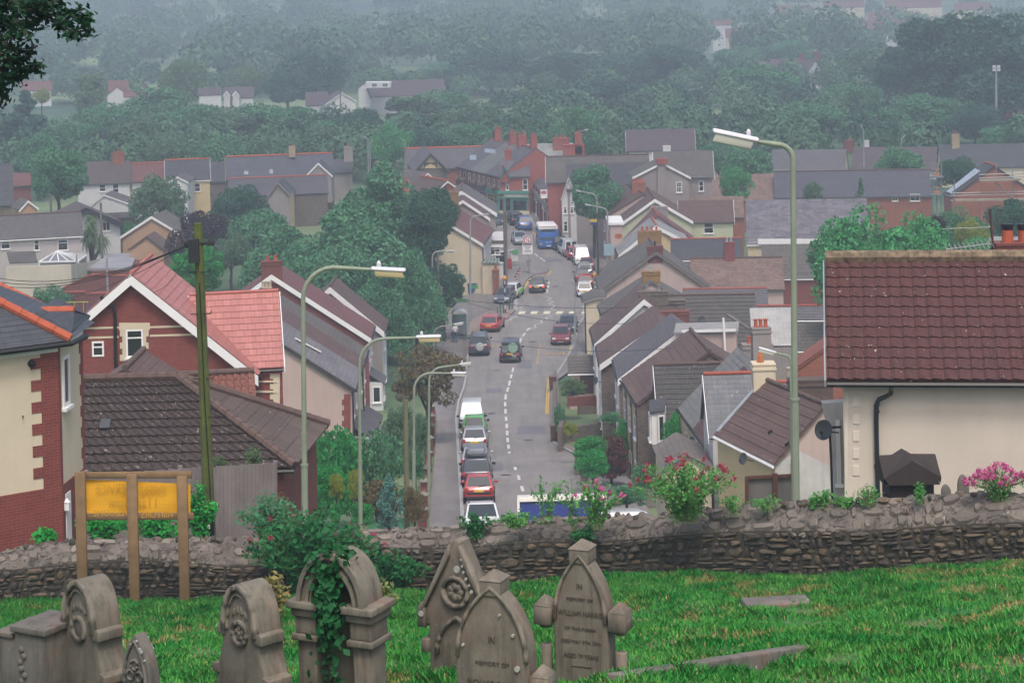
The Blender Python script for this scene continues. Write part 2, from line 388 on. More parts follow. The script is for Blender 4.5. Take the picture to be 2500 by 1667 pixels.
def kerb(i, side, name):
    a = [Vector((float(eX(i, y)), float(y), gz(y)+.13)) for y in YS[:230:2]]; mb = MB()
    for p, q in zip(a[:-1], a[1:]):
        if (p-q).length < 8: mb.poly([p+Vector((0, 0, .006)), q+Vector((0, 0, .006)), q+Vector((side*.18, 0, .006)), p+Vector((side*.18, 0, .006))] if side < 0 else [q+Vector((0, 0, .006)), p+Vector((0, 0, .006)), p+Vector((side*.18, 0, .006)), q+Vector((side*.18, 0, .006))])
    struct(mb.build(name, KERB))
kerb(1, -1, 'left_kerb'); kerb(2, 1, 'right_kerb')
def pav_poly(name, px, m, dz=.135):
    g = [G(*p) for p in px]; mb = MB(); top = [v+Vector((0, 0, dz)) for v in g]
    mb.prism([v-Vector((0, 0, .2)) for v in top], (0, 0, .2)); return struct(mb.build(name, m))
pav_poly('corner_pavement', [(1236, 724), (1263, 720), (1289, 683), (1303, 673), (1336, 668), (1342, 661), (1331, 655), (1286, 652), (1264, 640), (1244, 622), (1232, 634)], PAVE, .16)
pav_poly('crossing_pavement', [(1140, 822), (1162, 816), (1200, 797), (1240, 778), (1256, 762), (1240, 752), (1190, 764), (1150, 785)], PAVER, .145)
pav_poly('forecourt_lawn', [(1118, 741), (1144, 741), (1140, 733), (1118, 732)], mat('lawn', '2c6b3a', .9, .2, 2), .15)
# painted lines
LINEW = mat('white_line', 'c9c7c2', .7, .2, 2.5); LINEY = mat('yellow_line', 'c4a24c', .7, .2, 2.5); LINEC = mat('crossing_block', 'd3ccb2', .7, .1, 3)
def pline(mb, pts, wd, dz=.03):
    g = [G(*p) for p in pts]
    for a, b in zip(g[:-1], g[1:]):
        d = (b-a); nrm = Vector((d.y, -d.x, 0)).normalized()*wd/2; k = max(1, int(d.length/2))
        for i in range(k):
            p, q = a.lerp(b, i/k), a.lerp(b, (i+1)/k); p.z = gz(p.y)+dz; q.z = gz(q.y)+dz
            mb.poly([p+nrm, q+nrm, q-nrm, p-nrm])
mw, my, mc = MB(), MB(), MB()
cl = [(1295, 1200), (1290, 1188), (1283, 1172), (1276, 1150), (1270, 1140), (1262, 1124), (1255, 1112)]
for a, b in [((1277, 1200), (1273, 1187)), ((1268, 1172), (1265, 1161)), ((1259, 1148), (1257, 1141)), ((1243, 1107), (1244, 1103)), ((1242, 1096), (1241, 1086)), ((1240, 1080), (1239, 1069)), ((1238.5, 1063), (1238, 1052)), ((1237.5, 1046), (1237, 1035)), ((1236, 1028), (1235, 1018)), ((1234.5, 1010), (1234, 999)), ((1233.5, 993), (1233, 982)), ((1234, 976), (1235, 963)), ((1238, 957), (1241, 946)), ((1242.5, 942), (1245, 930)), ((1247, 924), (1249, 914)), ((1251, 909), (1253, 898)), ((1268, 838), (1273, 826)), ((1276, 822), (1282, 813)), ((1286, 808), (1293, 801)), ((1335, 716), (1337, 707)), ((1338, 703), (1339, 697)), ((1340, 694), (1341, 689)), ((1306, 620), (1314, 627)), ((1318, 629), (1324, 634)), ((1326, 635), (1331, 639))]:
    pline(mw, [a, b], .17)
pline(mw, [(1323, 692), (1341, 692)], .12)
def zig(pts, amp=.5):
    pline(mw, pts, .1)
zig([(1216, 794), (1230, 790), (1227, 787), (1248, 782), (1245, 779), (1262, 773), (1256, 769)])
zig([(1288, 806), (1309, 799), (1304, 794), (1324, 789), (1320, 783), (1337, 780), (1331, 776), (1349, 772)])
zig([(1333, 725), (1347, 728), (1336, 734), (1351, 737), (1340, 743), (1354, 747), (1345, 755), (1357, 758)])
zig([(1266, 746), (1278, 748), (1267, 753), (1278, 755), (1268, 758)])
zig([(1430, 745), (1422, 750), (1432, 753), (1424, 758), (1433, 762)]); zig([(1420, 770), (1430, 773), (1420, 778), (1428, 781), (1412, 785)])
pline(mw, [(1435, 777), (1416, 792)], .14)
for k in range(12): pline(mw, [(1259.5, 724+k*3), (1259.5, 725.4+k*3)], .3)
for x0 in (1264, 1294, 1325, 1356, 1387, 1418):
    g = [G(x0, 767), G(x0+16, 767), G(x0+20, 760.5), G(x0+4, 760.5)]; mc.poly([v+Vector((0, 0, .03)) for v in g])
pline(mw, [(1261, 758.5), (1432, 758.5)], .08); pline(mw, [(1261, 770), (1432, 770)], .08)
def dbl(pts, sgn=1):
    pline(my, pts, .11); pline(my, [(x+6*sgn*S(G(x, y).y)/40, y) for x, y in pts], .11)
dbl([(1333, 1011), (1334, 985), (1336, 950), (1340, 918)]); dbl([(1267, 721), (1288, 686)]); pline(my, [(1288, 686), (1303, 676), (1334, 671), (1342, 664), (1337, 657)], .1); pline(my, [(1300, 680), (1337, 673), (1346, 664), (1340, 657)], .1)
dbl([(1284, 655), (1262, 638), (1241, 620)]); dbl([(1299, 568), (1312, 581)])
my2 = [(1394, 866), (1399, 845)]; pline(my, my2, .5)
struct(mw.build('white_road_lines', LINEW)); struct(my.build('yellow_road_lines', LINEY)); struct(mc.build('zebra_crossing_blocks', LINEC))
def road_text(s, px, py, size, stretch=2.6, flip=False, name='road_lettering'):
    g = G(px, py); sl = (gz(g.y+4)-gz(g.y-4))/8; root = thing('t', '', '', (0, 0, 0)); s_ = -1 if flip else 1
    M = frame(g+Vector((0, 0, .045)), (s_, 0, 0), (0, s_, s_*sl))
    o = text(s, size, LINEY, root, M, name, .002, sx=.27); o.data.transform(Matrix.Identity(4)); o.parent = None; bpy.data.objects.remove(root); o.location = (0, 0, 0)
    return struct(o)
mb_ = MB()
for seg in ([(1311, 887), (1318, 842), (1390, 846)], [(1311, 887), (1385, 884)]):
    for a, b in zip(seg[:-1], seg[1:]):
        for k in range(9): pline(mb_, [(a[0]+(b[0]-a[0])*(k+.1)/9, a[1]+(b[1]-a[1])*(k+.1)/9), (a[0]+(b[0]-a[0])*(k+.6)/9, a[1]+(b[1]-a[1])*(k+.6)/9)], .12)
struct(mb_.build('bus_bay_outline', LINEY))
mp_ = MB(); mh = MB()
for x0, y0, x1, y1 in ((1150, 1150, 1230, 1128), (1262, 1060, 1335, 1040), (1185, 960, 1228, 948), (1262, 900, 1300, 880), (1330, 640, 1375, 632), (1290, 760, 1330, 750)):
    g = [G(*q) for q in ((x0, y0), (x1, y0), (x1-4, y1), (x0+4, y1))]; mp_.poly([v+Vector((0, 0, .026)) for v in g])
struct(mp_.build('road_patch', asphalt('asphalt_patch', '68656a', '757277')))
for x, y in ((1200, 1010), (1290, 1075), (1212, 905), (1300, 835), (1355, 700), (1235, 1160)):
    g = G(x, y); mh.poly([(g.x+.33*math.cos(a), g.y+.33*math.sin(a), gz(g.y+.33*math.sin(a))+.03) for a in np.linspace(0, 6.283, 15)[:-1]])
struct(mh.build('manhole_cover', mat('cast_iron', '3f3d3c', .6, .2, 6)))
road_text('BUS STOP', 1356, 864, 1.5, flip=True); road_text('BUS STOP', 1213, 846, 1.4)
# ---------------- building helpers
def proj(p):
    a, b = p[0]/p[1], (ZC-p[2])/p[1]; u, v = a*F, b*F+VH
    return 1250+u*CS+v*SN, 833.5-u*SN+v*CS
def bis(f, lo, hi):
    flo = f(lo)
    for _ in range(50):
        m = .5*(lo+hi)
        if (f(m) < 0) == (flo < 0): lo = m
        else: hi = m
    return lo
Zv = Vector((0, 0, 1))
def faceF(Y, eL, xR, yr, pitch=36, yaw=0):            # yaw 0: square on to the view ray
    E1 = P(eL[0], eL[1], Y); yaw = yaw or -math.degrees(math.atan2(E1.x, E1.y)); ux = Vector((math.cos(R_(yaw)), math.sin(R_(yaw)), 0)); pr = Vector((-ux.y, ux.x, 0)); tp = math.tan(R_(pitch))
    L = bis(lambda l: proj(E1+ux*l)[0]-xR, 0, 80); t = bis(lambda t: proj(E1+pr*t+Zv*t*tp)[1]-yr, 0, 30)
    return E1, E1+pr*t+Zv*t*tp, E1+pr*2*t, ux*L
def terr(Y, Ne, Fe, Na, L=None):
    E1 = P(Ne[0], Ne[1], Y); f = Pz(Fe[0], Fe[1], E1.z); V = f-E1; V.z = 0
    if L: V = V.normalized()*L
    n = V.normalized(); A = Pp(Na[0], Na[1], E1, n); h = A-E1; hz = h.z; h.z = 0
    return E1, A, E1+2*h, V
def gabF(Y, Le, Ap, Re, L, yaw=0):                          # gable facing the camera, three pixels, ridge runs away
    n = Vector((math.sin(R_(yaw)), math.cos(R_(yaw)), 0)); q = P(Ap[0], Ap[1], Y)
    return Pp(Le[0], Le[1], q, n), q, Pp(Re[0], Re[1], q, n), n*L
def tiles(mb, A, B, C, D, gauge=.33, lip=.025, roll=0, amp=.03, thick=.1):
    n = (B-A).cross(D-A).normalized()
    if n.z < 0: A, B, C, D = B, A, D, C; n = -n
    sl = ((D-A).length+(C-B).length)/2; N = max(2, round(sl/gauge)); w = (B-A).length; K = max(1, int(w/roll*6)) if roll else 1
    for k in range(N):
        t0, t1 = k/N, min(1, (k+1)/N)
        a0, b0, a1, b1 = A.lerp(D, t0), B.lerp(C, t0), A.lerp(D, t1), B.lerp(C, t1)
        i = len(mb.v)
        for j in range(K+1):
            s = j/K; o = (math.sin(s*w/roll*2*math.pi)*amp + (amp*.5*math.sin(s*w/roll*4*math.pi))) if roll else 0
            p, q = a0.lerp(b0, s)+n*(lip+o), a1.lerp(b1, s)+n*(.004+o*.8); r = a0.lerp(b0, s)-n*.02
            mb.v += [tuple(p), tuple(q), tuple(r)]
        for j in range(K):
            e = i+j*3; mb.f += [(e, e+3, e+4, e+1), (e+2, e+5, e+3, e)]; mb.mi += [mb.m]*2
    d = -n*thick; k0 = -n*.021
    mb.prism([A+k0, B+k0, C+k0, D+k0], d)
    return n
def window(par, c, n, w, h, frame_m=None, pane_m=None, mull=1, tran=.68, sill=True, fw=.07, proud=.05, name='window', surround=None):
    n = Vector(n).normalized(); ux = Zv.cross(n); ux.normalize(); uy = n.cross(ux); c = Vector(c); frame_m = frame_m or WHITE; pane_m = pane_m or GLASS
    mb = MB(); A = lambda x, y, d: c+ux*x+uy*y+n*d
    def rect(x0, y0, x1, y1, d0, d1): mb.prism([A(x0, y0, d0), A(x1, y0, d0), A(x1, y1, d0), A(x0, y1, d0)], n*(d1-d0))
    W, H = w/2, h/2
    rect(-W, -H, -W+fw, H, -.02, proud); rect(W-fw, -H, W, H, -.02, proud); rect(-W+fw, -H, W-fw, -H+fw, -.02, proud-.002); rect(-W+fw, H-fw, W-fw, H, -.02, proud-.002)
    for k in range(1, mull+1):
        x = -W+w*k/(mull+1); rect(x-fw/3, -H+fw, x+fw/3, H-fw, -.02, proud-.004)
    if tran: y = -H+h*tran; rect(-W+fw, y-fw/2.5, W-fw, y+fw/2.5, -.02, proud-.006)
    if sill: rect(-W-.06, -H-.08, W+.06, -H, -.02, proud+.07)
    f = mb.build(name, frame_m, par)
    g = MB(); g.poly([A(-W+fw*.5, -H+fw*.5, proud*.35), A(W-fw*.5, -H+fw*.5, proud*.35), A(W-fw*.5, H-fw*.5, proud*.35), A(-W+fw*.5, H-fw*.5, proud*.35)]); g.build('pane', pane_m, f)
    return f
def pwin(par, q, n, x0, y0, x1, y1, **k):
    a, b, c = Pp(x0, (y0+y1)/2, q, n), Pp(x1, (y0+y1)/2, q, n), Pp((x0+x1)/2, y0, q, n); d = Pp((x0+x1)/2, y1, q, n)
    return window(par, (a+b)/2, n, (a-b).length, (c-d).length, **k)
def chimney(par, c, w, d, h, m=None, pots=2, rz=0, potm=None, name='chimney', cap=True):
    mb = MB(); c = Vector(c); m = m or BRICKD; mb.box(c, w, d, h, rz); 
    if cap: mb.box(c+Zv*(h-.22), w+.1, d+.1, .1, rz); mb.box(c+Zv*h, w+.06, d+.06, .07, rz)
    o = mb.build(name, m, par)
    for k in range(pots):
        x = (k-(pots-1)/2)*w*.8/max(pots, 1); p = c+Vector((x*math.cos(rz), x*math.sin(rz), h+.05))
        MB().lathe(p, [(.12, 0), (.13, .05), (.105, .1), (.10, .38), (.13, .40), (.13, .45), (.09, .45)], 10).build('chimney_pot', potm or TERRA, o, smooth=False)
    return o
class House: pass
def house(name, label, sp, zb, wall, roof, front=None, barge=None, ov=.12, oh=.25, gauge=.33, roll=0, amp=.03, lip=.025, ridge=None, ridge_r=.11, gutter=True, group=None, cat='house', back=True, farb=False, fwin=0, fz=(1.5,), fh=1.3, fw=.9, gable_m=None, bh=.2, down=0, frontpaint=None, fwm=None, barge2=True):
    E1, A, E2, V = sp; H = House(); vn = V.normalized(); hn = (E2-E1); hn.z = 0; hn.normalize()
    E2 = E2.copy()
    base = Vector(((E1.x+E2.x+V.x)/2, (E1.y+E2.y+V.y)/2, zb)); root = thing(name, label, cat, base, group); H.root = root
    B1, B2 = Vector((E1.x, E1.y, zb)), Vector((E2.x, E2.y, zb)); mb = MB()
    mb.prism([B1, B2, E2, A, E1], V, m=0)
    mats = [wall, front or wall, gable_m or wall]
    # which faces: the front wall and the near gable take their own render
    for i, f in enumerate(mb.f):
        p = [Vector(mb.v[k]) for k in f]; c = sum(p, Vector())/len(p); nn = (p[1]-p[0]).cross(p[2]-p[0]).normalized()
        if abs(nn.dot(hn)) > .9 and (c-E1).dot(hn) < .1: mb.mi[i] = 1
        if len(f) == 5 and (c-E1).dot(vn) < .1: mb.mi[i] = 2
    H.wall = mb.build('wall', mats, root)
    rb = MB()
    s1 = (E1-A).normalized(); s2 = (E2-A).normalized(); up = Zv*.02
    a0, a1 = A-vn*ov+up, A+V+vn*ov+up; e0, e1 = E1+s1*oh-vn*ov+up, E1+V+s1*oh+vn*ov+up; b0, b1 = E2+s2*oh-vn*ov+up, E2+V+s2*oh+vn*ov+up
    tiles(rb, e0, e1, a1, a0, gauge, lip, roll, amp)
    if back: tiles(rb, b1, b0, a0, a1, gauge, lip, roll, amp)
    H.roof = rb.build('roof', roof, root); n1 = (e1-e0).cross(a0-e0).normalized(); n1 = n1 if n1.z > 0 else -n1
    H.n1 = n1
    if ridge:
        k = max(2, int(V.length/.45)); r = MB()
        for j in range(k): r.tube([a0.lerp(a1, j/k)+up*2, a0.lerp(a1, (j+.985)/k)+up*2], [ridge_r*1.04, ridge_r*.97], 8)
        r.build('ridge_tiles', ridge, root)
    if barge:
        b = MB(); ends = [(-1, a0, e0, b0)]+([(1, a1, e1, b1)] if farb else [])
        for sg, aa, ee, bb in ends:
            for q in ((ee, aa), (bb, aa)) if barge2 else ((ee, aa),):
                p0, p1 = q[0]-Zv*.02, q[1]-Zv*.02; off = vn*sg*.03
                b.prism([p0+off, p1+off, p1+off-Zv*bh, p0+off-Zv*bh], vn*sg*-.05 if False else vn*sg*.035)
        b.build('bargeboard', barge, root)
    if gutter:
        g = MB(); g.tube([e0+s1*.06-Zv*.08, e1+s1*.06-Zv*.08], .065, 6); fn = -hn; q0, q1 = E1-Zv*.16+fn*.02, E1+V-Zv*.16+fn*.02
        g.prism([q0, q1, q1+fn*.03, q0+fn*.03], (0, 0, .16)); g.build('gutter', BLACK if gutter is True else gutter, root)
    H.E1, H.A, H.E2, H.V, H.zb, H.hn, H.vn = E1, A, E2, V, zb, hn, vn
    for z in fz:
        for k in range(fwin):
            c = E1+V*((k+.5)/fwin)-Zv*z; window(root, c, -hn, fw, fh, mull=0, tran=.5, frame_m=fwm)
    if down:
        d = MB(); p = E1+vn*.15*(1)-hn*.09; d.tube([p-Zv*.1, Vector((p.x, p.y, zb))], .05, 6); d.build('downpipe', BLACK, root)
    return H
def rchim(H, t, w=.9, d=.5, h=1.2, m=None, pots=2, off=0, potm=None, below=.7):    # chimney on the ridge at fraction t
    c = H.A+H.V*t+H.hn*off-Zv*below; return chimney(H.root, c, w, d, h+below, m, pots, math.atan2(H.hn.y, H.hn.x), potm)
def skylight(H, px0, py0, px1, py1, m=None, name='skylight'):
    a, b, c, d = [Pp(x, y, H.E1, H.n1)+H.n1*.09 for x, y in ((px0, py1), (px1, py1), (px1, py0), (px0, py0))]
    mb = MB(); mb.prism([a, b, c, d], -H.n1*.08); o = mb.build(name, LEAD, H.root)
    k = [p+(sum((a, b, c, d), Vector())/4-p)*.15+H.n1*.006 for p in (a, b, c, d)]; MB().poly(k).build('pane', m or glass('sky_glass', (.25, .28, .3, 1), .1), o)
# ---------------- buildings: left side, near to far
def gabV(Y, Le, Ap, Re, ApF):
    A = P(*Ap, Y); f = Pz(*ApF, A.z); V = f-A; V.z = 0; n = V.normalized()
    return Pp(*Le, A, n), A, Pp(*Re, A, n), V
# cream and brick house at the left edge
def cream_brick_house():
    Y = 53.0; C = P(140, 836, Y); d = Vector((.82, .57, 0)); d2 = Vector((.10, 1.0, 0)).normalized(); zb = gz(52)-1
    a = C-d*7; e = C+d2*2.05; root = thing('brick_house', 'cream rendered house with red brick quoins and slate roof at the left edge', 'house', (C.x-2, C.y, zb))
    zl = Pp(122, 1190, C, Vector((-d.y, d.x, 0))).z; back = e+Vector((-7.5, 3.2, 0))
    plan = [a, C, e, back]
    def pr(z0, z1, grow=0): return [Vector((p.x, p.y, z0)) for p in plan]
    up = MB(); up.prism(pr(zl, 0), (0, 0, C.z-zl)); up.build('wall', CREAM, root)
    lo = MB(); nA = Vector((d.y, -d.x, 0)); nB = Vector((d2.y, -d2.x, 0)); o = [a+nA*.02, C+(nA+nB)*.02, e+nB*.02, back]
    lo.prism([Vector((p.x, p.y, zb)) for p in o], (0, 0, zl-zb)); lo.build('brick_base', BRICK, root)
    q = MB(); n = 13; hh = (C.z-.05-zl)/n
    for k in range(n):
        wd = .72 if k % 2 else .46
        p = C-d*(wd+.0)+nA*.015
        q.prism([Vector((p.x, p.y, zl+k*hh)), Vector((C.x, C.y, zl+k*hh))+nA*.015, Vector((C.x, C.y, zl+(k+1)*hh))+nA*.015, Vector((p.x, p.y, zl+(k+1)*hh))], -nA*.03)
        wd = .30 if k % 2 else .18; p2 = C+d2*2.05
        q.prism([Vector((p2.x, p2.y, zl+k*hh))-d2*wd+nB*.015, Vector((p2.x, p2.y, zl+k*hh))+nB*.015, Vector((p2.x, p2.y, zl+(k+1)*hh))+nB*.015, Vector((p2.x, p2.y, zl+(k+1)*hh))-d2*wd+nB*.015], -nB*.03)
    q.prism([C+Vector((0, 0, zl-C.z))+nB*.014, C+d2*.16+Vector((0, 0, zl-C.z))+nB*.014, C+d2*.16+nB*.014, C+nB*.014], -nB*.03)
    q.build('quoins', BRICK, root)
    pwin(root, C, nB, 151, 866, 167, 992, mull=0, tran=0, fw=.10)
    pwin(root, C, nB, 158, 1200, 170, 1330, mull=0, tran=0, fw=.2, name='door', sill=False)
    lm = MB(); c = Pp(156, 1232, C, nB)+nB*.08; lm.box(c-Zv*.13, .13, .13, .2); lm.lathe(c+Zv*.07, [(.09, 0), (.02, .09)], 8); lm.build('wall_lamp', WHITE, root)
    v = MB(); c = Pp(76, 887, C, nA); v.tube([c, c+nA*.05, c+nA*.06, c+nA*.2], [.095, .095, .05, .05], 12); v.build('vent', BLACK, root)
    c = Pp(55, 1015, C, nA); h = MB(); h.tube([c, c+nA*.06, c+nA*.08-Zv*.06-d*.03], .012, 6); h.build('wall_hook', BLACK, root)
    # roof: front slope, hip, pale side slope, and the small wing with a terracotta ridge
    fe0, fe1 = a+nA*.3-Zv*.0, P(172, 831, Y-.1); fe0 = Vector((fe0.x, fe0.y, fe1.z)); fe0 = fe1-d*7.2
    h1 = Pp(-30, 712, fe1, Vector((.5, -.62, .6)).normalized()); h1 = fe1-d*2.3+Vector((-d.y, d.x, 0))*1.7+Zv*1.55
    hl = h1-d*4.9
    rf = MB(); tiles(rf, fe0, fe1, h1, hl, .2, .012); 
    s1 = e+Vector((.25, .5, 0)); s1.z = fe1.z; rf.poly([fe1+Zv*.02, s1+Zv*.02, h1+Vector((-.2, .9, .18)), h1+Zv*.03])
    rf.build('roof', tilemat('new_slate', '3f424a', '484b53', .45, .2, .5, streak=.1), root)
    for p, q_ in ((fe1, h1), (P(104, 753, Y+2.2), P(-30, 690, Y+3.6))):
        k = 7; hp = MB()
        for j in range(k): hp.tube([p.lerp(q_, j/k)+Zv*.05, p.lerp(q_, (j+.98)/k)+Zv*.05], [.12, .11], 8)
        hp.build('hip_tiles', TERRA, root)
    w0, w1 = P(82, 760, Y+1.4), P(182, 757, Y+1.4); w1.z = w0.z
    hp = MB()
    for j in range(3): hp.tube([w0.lerp(w1, j/3), w0.lerp(w1, (j+.98)/3)], [.12, .11], 8)
    hp.build('ridge_tiles', TERRA, root)
    wg = MB(); wl, wr = P(150, 842, Y+.55), P(176, 812, Y+.55); wr.z = wl.z = fe1.z+.12; tiles(wg, wl-Vector((.6, 0, -.5)), wr, w1, w0, .2, .012); tiles(wg, wr+Vector((0, 2.4, 0)), wl+Vector((-.6, 2.4, .5)), w0, w1, .2, .012)
    wg.prism([wr, w1-Zv*.06, wr+Vector((0, 2.4, 0))], (-.05, 0, 0)); wg.build('wing_roof', CACHE[('t', 'new_slate')], root)
    lv = MB(); lv.bar(P(84, 772, Y+.7), P(165, 828, Y+.05), .22, .03); lv.build('valley_flashing', LEAD, root)
    g = MB(); g.tube([fe0+nA*.06-Zv*.07, fe1+nA*.06-Zv*.07, fe1+d2*1.0+nB*.1-Zv*.07], .07, 6); g.build('gutter', BLACK, root)
    f = MB(); q0, q1 = a+nA*.03-Zv*.02, C+nA*.03-Zv*.02; f.prism([q0-Zv*.2, q1-Zv*.2, q1, q0], -nA*.04); q0, q1 = C+nB*.03-Zv*.02, e+nB*.03-Zv*.02; f.prism([q0-Zv*.12, q1-Zv*.12, q1, q0], -nB*.04); f.build('fascia', WHITE, root)
cream_brick_house()
# red brick house with white bargeboards
Y = 88; sp = gabV(Y, (187, 787), (321.5, 668.6), (616, 902), (369, 625)); E2, A, E1, V = sp
H = house('brick_gable_house', 'red brick gable house with wide white bargeboards and pink tiled roof', (E1, A, E2, V), gz(90)-.3, BRICK, REDT, barge=WHITE, oh=.35, ov=.28, bh=.42, gauge=.36, ridge=mat('pink_ridge', 'b06a60', .7), ridge_r=.08)
n = -H.vn
bd = MB()
for x0, x1, y0 in ((205, 290, 804), (366, 455, 801), (182, 290, 828), (366, 481, 822)):
    a, b = Pp(x0, y0, A, n), Pp(x1, y0-(x1-x0)*.026, A, n); b.z = a.z; bd.prism([a+n*.02, b+n*.02, b+n*.02+Zv*.08, a+n*.02+Zv*.08], -n*.03)
bd.build('string_course', CREAM, H.root)
s_ = MB()
def srect(mb, x0, y0, x1, y1, q, n, d=.03):
    p = [Pp(x, y, q, n)+n*d for x, y in ((x0, y1), (x1, y1), (x1, y0), (x0, y0))]; mb.prism(p, -n*(d+.01))
for k, yy in enumerate(np.linspace(806, 866, 5)): 
    o = 6 if k % 2 else 0; srect(s_, 293+o, yy, 308, yy+14.9, A, n); srect(s_, 350, yy, 363-o, yy+14.9, A, n)
srect(s_, 291, 788, 366, 805.6, A, n, .04); s_.build('window_surround', CREAM, H.root)
pwin(H.root, A, n, 308, 804, 350, 872, mull=0, tran=.7, name='window'); pwin(H.root, A, n, 225, 833, 254, 870, mull=0, tran=.62, sill=False)
dp = MB(); pts = [Pp(x, y, A, n)+n*.10 for x, y in ((249, 722), (251, 736), (259, 742), (276, 746), (281, 760), (284, 905))]; dp.tube(pts, .075, 8); dp.build('downpipe', BLACK, H.root)
Hw = house('brick_side_wing', 'red tiled side wing with cream quoins joined to the red brick gable house', faceF(88.5, (470, 902), 689, 722, 41, 0), gz(90)-.4, BRICK, REDT, barge=WHITE, farb=True, ov=.05, gauge=.355, oh=.15, bh=.2, ridge=mat('pink_ridge', 'b06a60', .7), ridge_r=.07)
n = -Hw.hn; q = Hw.E1; mbq = MB()
for k in range(12):
    wd = 16 if k % 2 else 24; y0 = 912+k*12.5; srect(mbq, 683-wd, y0, 683, y0+12.4, q, n)
mbq.build('quoins', CREAM, Hw.root); mbb = MB(); srect(mbb, 618, 929, 676, 933, q, n, .06); srect(mbb, 618, 953, 676, 958, q, n, .06); mbb.build('string_course', CREAM, Hw.root)
H = house('porch_building', 'small brown tiled gable roof in front of the red brick wall', gabV(76, (240, 945), (306, 900), (392, 953), (350, 856)), gz(76)-.5, BRICKO, BROWNT, ridge=RIDGEB, gauge=.36, roll=0, gutter=False)
H = house('garage', 'low outbuilding with a rounded orange brown clay tile roof', faceF(70, (440, 1012), 618, 918, 38), gz(72)-1, BRICKD, tilemat('pantile', '7a4a3e', '8a5648', .24, .3, .7, .2), roll=.24, amp=.035, gauge=.3, ridge=RIDGEB, gutter=False)
# brown hipped bungalow
def bungalow():
    Y = 61.0; er = P(719, 1141, Y); z = er.z; zb = gz(62)-1.5; el = Vector((er.x-8.2, er.y+.1, z)); pr = Vector((0, 1, 0)); tp = math.tan(R_(37))
    t = bis(lambda t: proj(Vector((-9.5, er.y+t, z+t*tp)))[1]-921, .5, 12); rz = z+t*tp
    rr = Vector((P(432, 919, er.y+t).x, er.y+t, rz)); rl = Vector((el.x-1, er.y+t, rz)); eb = er+Vector((.5, 2*t, 0)); ebl = el+Vector((0, 2*t, 0))
    root = thing('bungalow', 'low bungalow under a big dark brown hipped tile roof with lichen spots', 'house', (er.x-4, er.y+t, zb))
    mb = MB(); mb.prism([Vector((p.x+dx, p.y+dy, zb)) for p, dx, dy in ((el, 0, .35), (er, -.35, .35), (eb, -.35, -.35), (ebl, 0, -.35))], (0, 0, z-zb-.05)); mb.build('wall', BRICKD, root)
    rf = MB(); tiles(rf, el, er, rr, rl, .40, .055, .30, .028); rf2 = MB(); tiles(rf2, er, eb, rr, rr+(er-rr)*1e-4, .6, .02); tiles(rf2, eb, ebl, rl, rr, .335, .03)
    rf.build('roof', DARKT, root); rf2.build('hip_end_roof', tilemat('hip_tile', '55463f', '5f4f48', .6, .6, .85, .4), root)
    h = MB()
    for p, q_, k in ((er, rr, 16), (eb, rr, 16), (rr, rl, 18)):
        for j in range(k): h.tube([p.lerp(q_, j/k)+Zv*.06, p.lerp(q_, (j+.985)/k)+Zv*.06], [.14, .125], 8)
    h.build('ridge_tiles', RIDGEB, root)
    g = MB(); g.tube([el-Zv*.1-pr*.05, er-Zv*.1-pr*.05], .06, 6); g.build('gutter', BLACK, root)
    nr = (er-el).cross(rr-er).normalized(); nr = nr if nr.z > 0 else -nr; c = Pp(258, 1040, er, nr)+nr*.06; v = MB(); ux = Vector((1, 0, 0)); uy = nr.cross(ux)
    v.prism([c-ux*.15-uy*.17, c+ux*.15-uy*.17, c+ux*.15+uy*.17, c-ux*.15+uy*.17], nr*.07); v.build('roof_vent', mat('grey_plastic', '3f4347', .5), root)
bungalow()
# terrace on the left of the street, stepping down the hill
sp = terr(125, (857, 943), (889, 838), (628, 800)); E1, A, E2, V = sp; fr = [0, .40, .72, 1.0]
lab = ['end terrace house with pale slate strip roof and blank grey gable, left of street', 'middle terrace house with brown tile roof, left of the street', 'terrace house with patched grey brown tiles below the white verge, left of street']
rfm = [tilemat('strip_slate', '6f6a6d', '7b7678', .5, .3, .75), BROWNT, GREYT]; TL = []
for k in range(3):
    o = V*fr[k]; st = Zv*(-.45*0 if k == 0 else -.12*k); v = V*(fr[k+1]-fr[k])
    H = house('terraced_house', lab[k], (E1+o+st, A+o+st, E2+o+st, v), gz(E1.y+o.y)-1, PINKR if k == 0 else GREYR, rfm[k], front=[PINKR, WHITER, CREAM][k], oh=.3, ov=.0 if k else .15, gauge=.36, ridge=RIDGEB if k else None, group='left terrace houses', fwin=2, fz=(1.3, 4.0), fh=1.5, fw=.9, down=1, barge=[mat('dark_barge', '3a3634', .7), None, WHITE][k]); TL.append(H)
n = -TL[0].vn; qm = MB()
for k in range(7): srect(qm, 845-(10 if k % 2 else 5), 962+k*13, 856, 974.8+k*13, TL[0].E1, n, .03)
qm.build('brick_quoins', BRICK, TL[0].root)
rchim(TL[0], .3, .8, .5, .8, BRICKD, 4, off=1.2, potm=mat('buff_pot', 'b3a58f', .8)); rchim(TL[2], .1, .8, .5, .9, BRICKD, 3, off=.5, potm=mat('buff_pot', 'b3a58f', .8))
fl = MB(); a, b = Pp(722, 832, TL[0].E1, TL[0].n1), Pp(782, 864, TL[0].E1, TL[0].n1); fl.bar(a+Zv*.15, b+Zv*.15, .3, .08); fl.build('roof_flashing', WHITE, TL[0].root)
cp = MB()
H = house('terraced_house', 'terrace house with maroon tiled roof, white bargeboard and two terracotta pots', terr(160, (899, 820), (907, 789), (663, 669)), gz(164)-1, BRICKD, MAROONT, front=WHITER, barge=WHITE, bh=.4, ov=.2, oh=.3, ridge=RIDGE, group='left terrace houses', fwin=2, fz=(1.4, 4.0)); LB = H
rchim(H, .02, 1.5, .7, .9, BRICKD, 2)
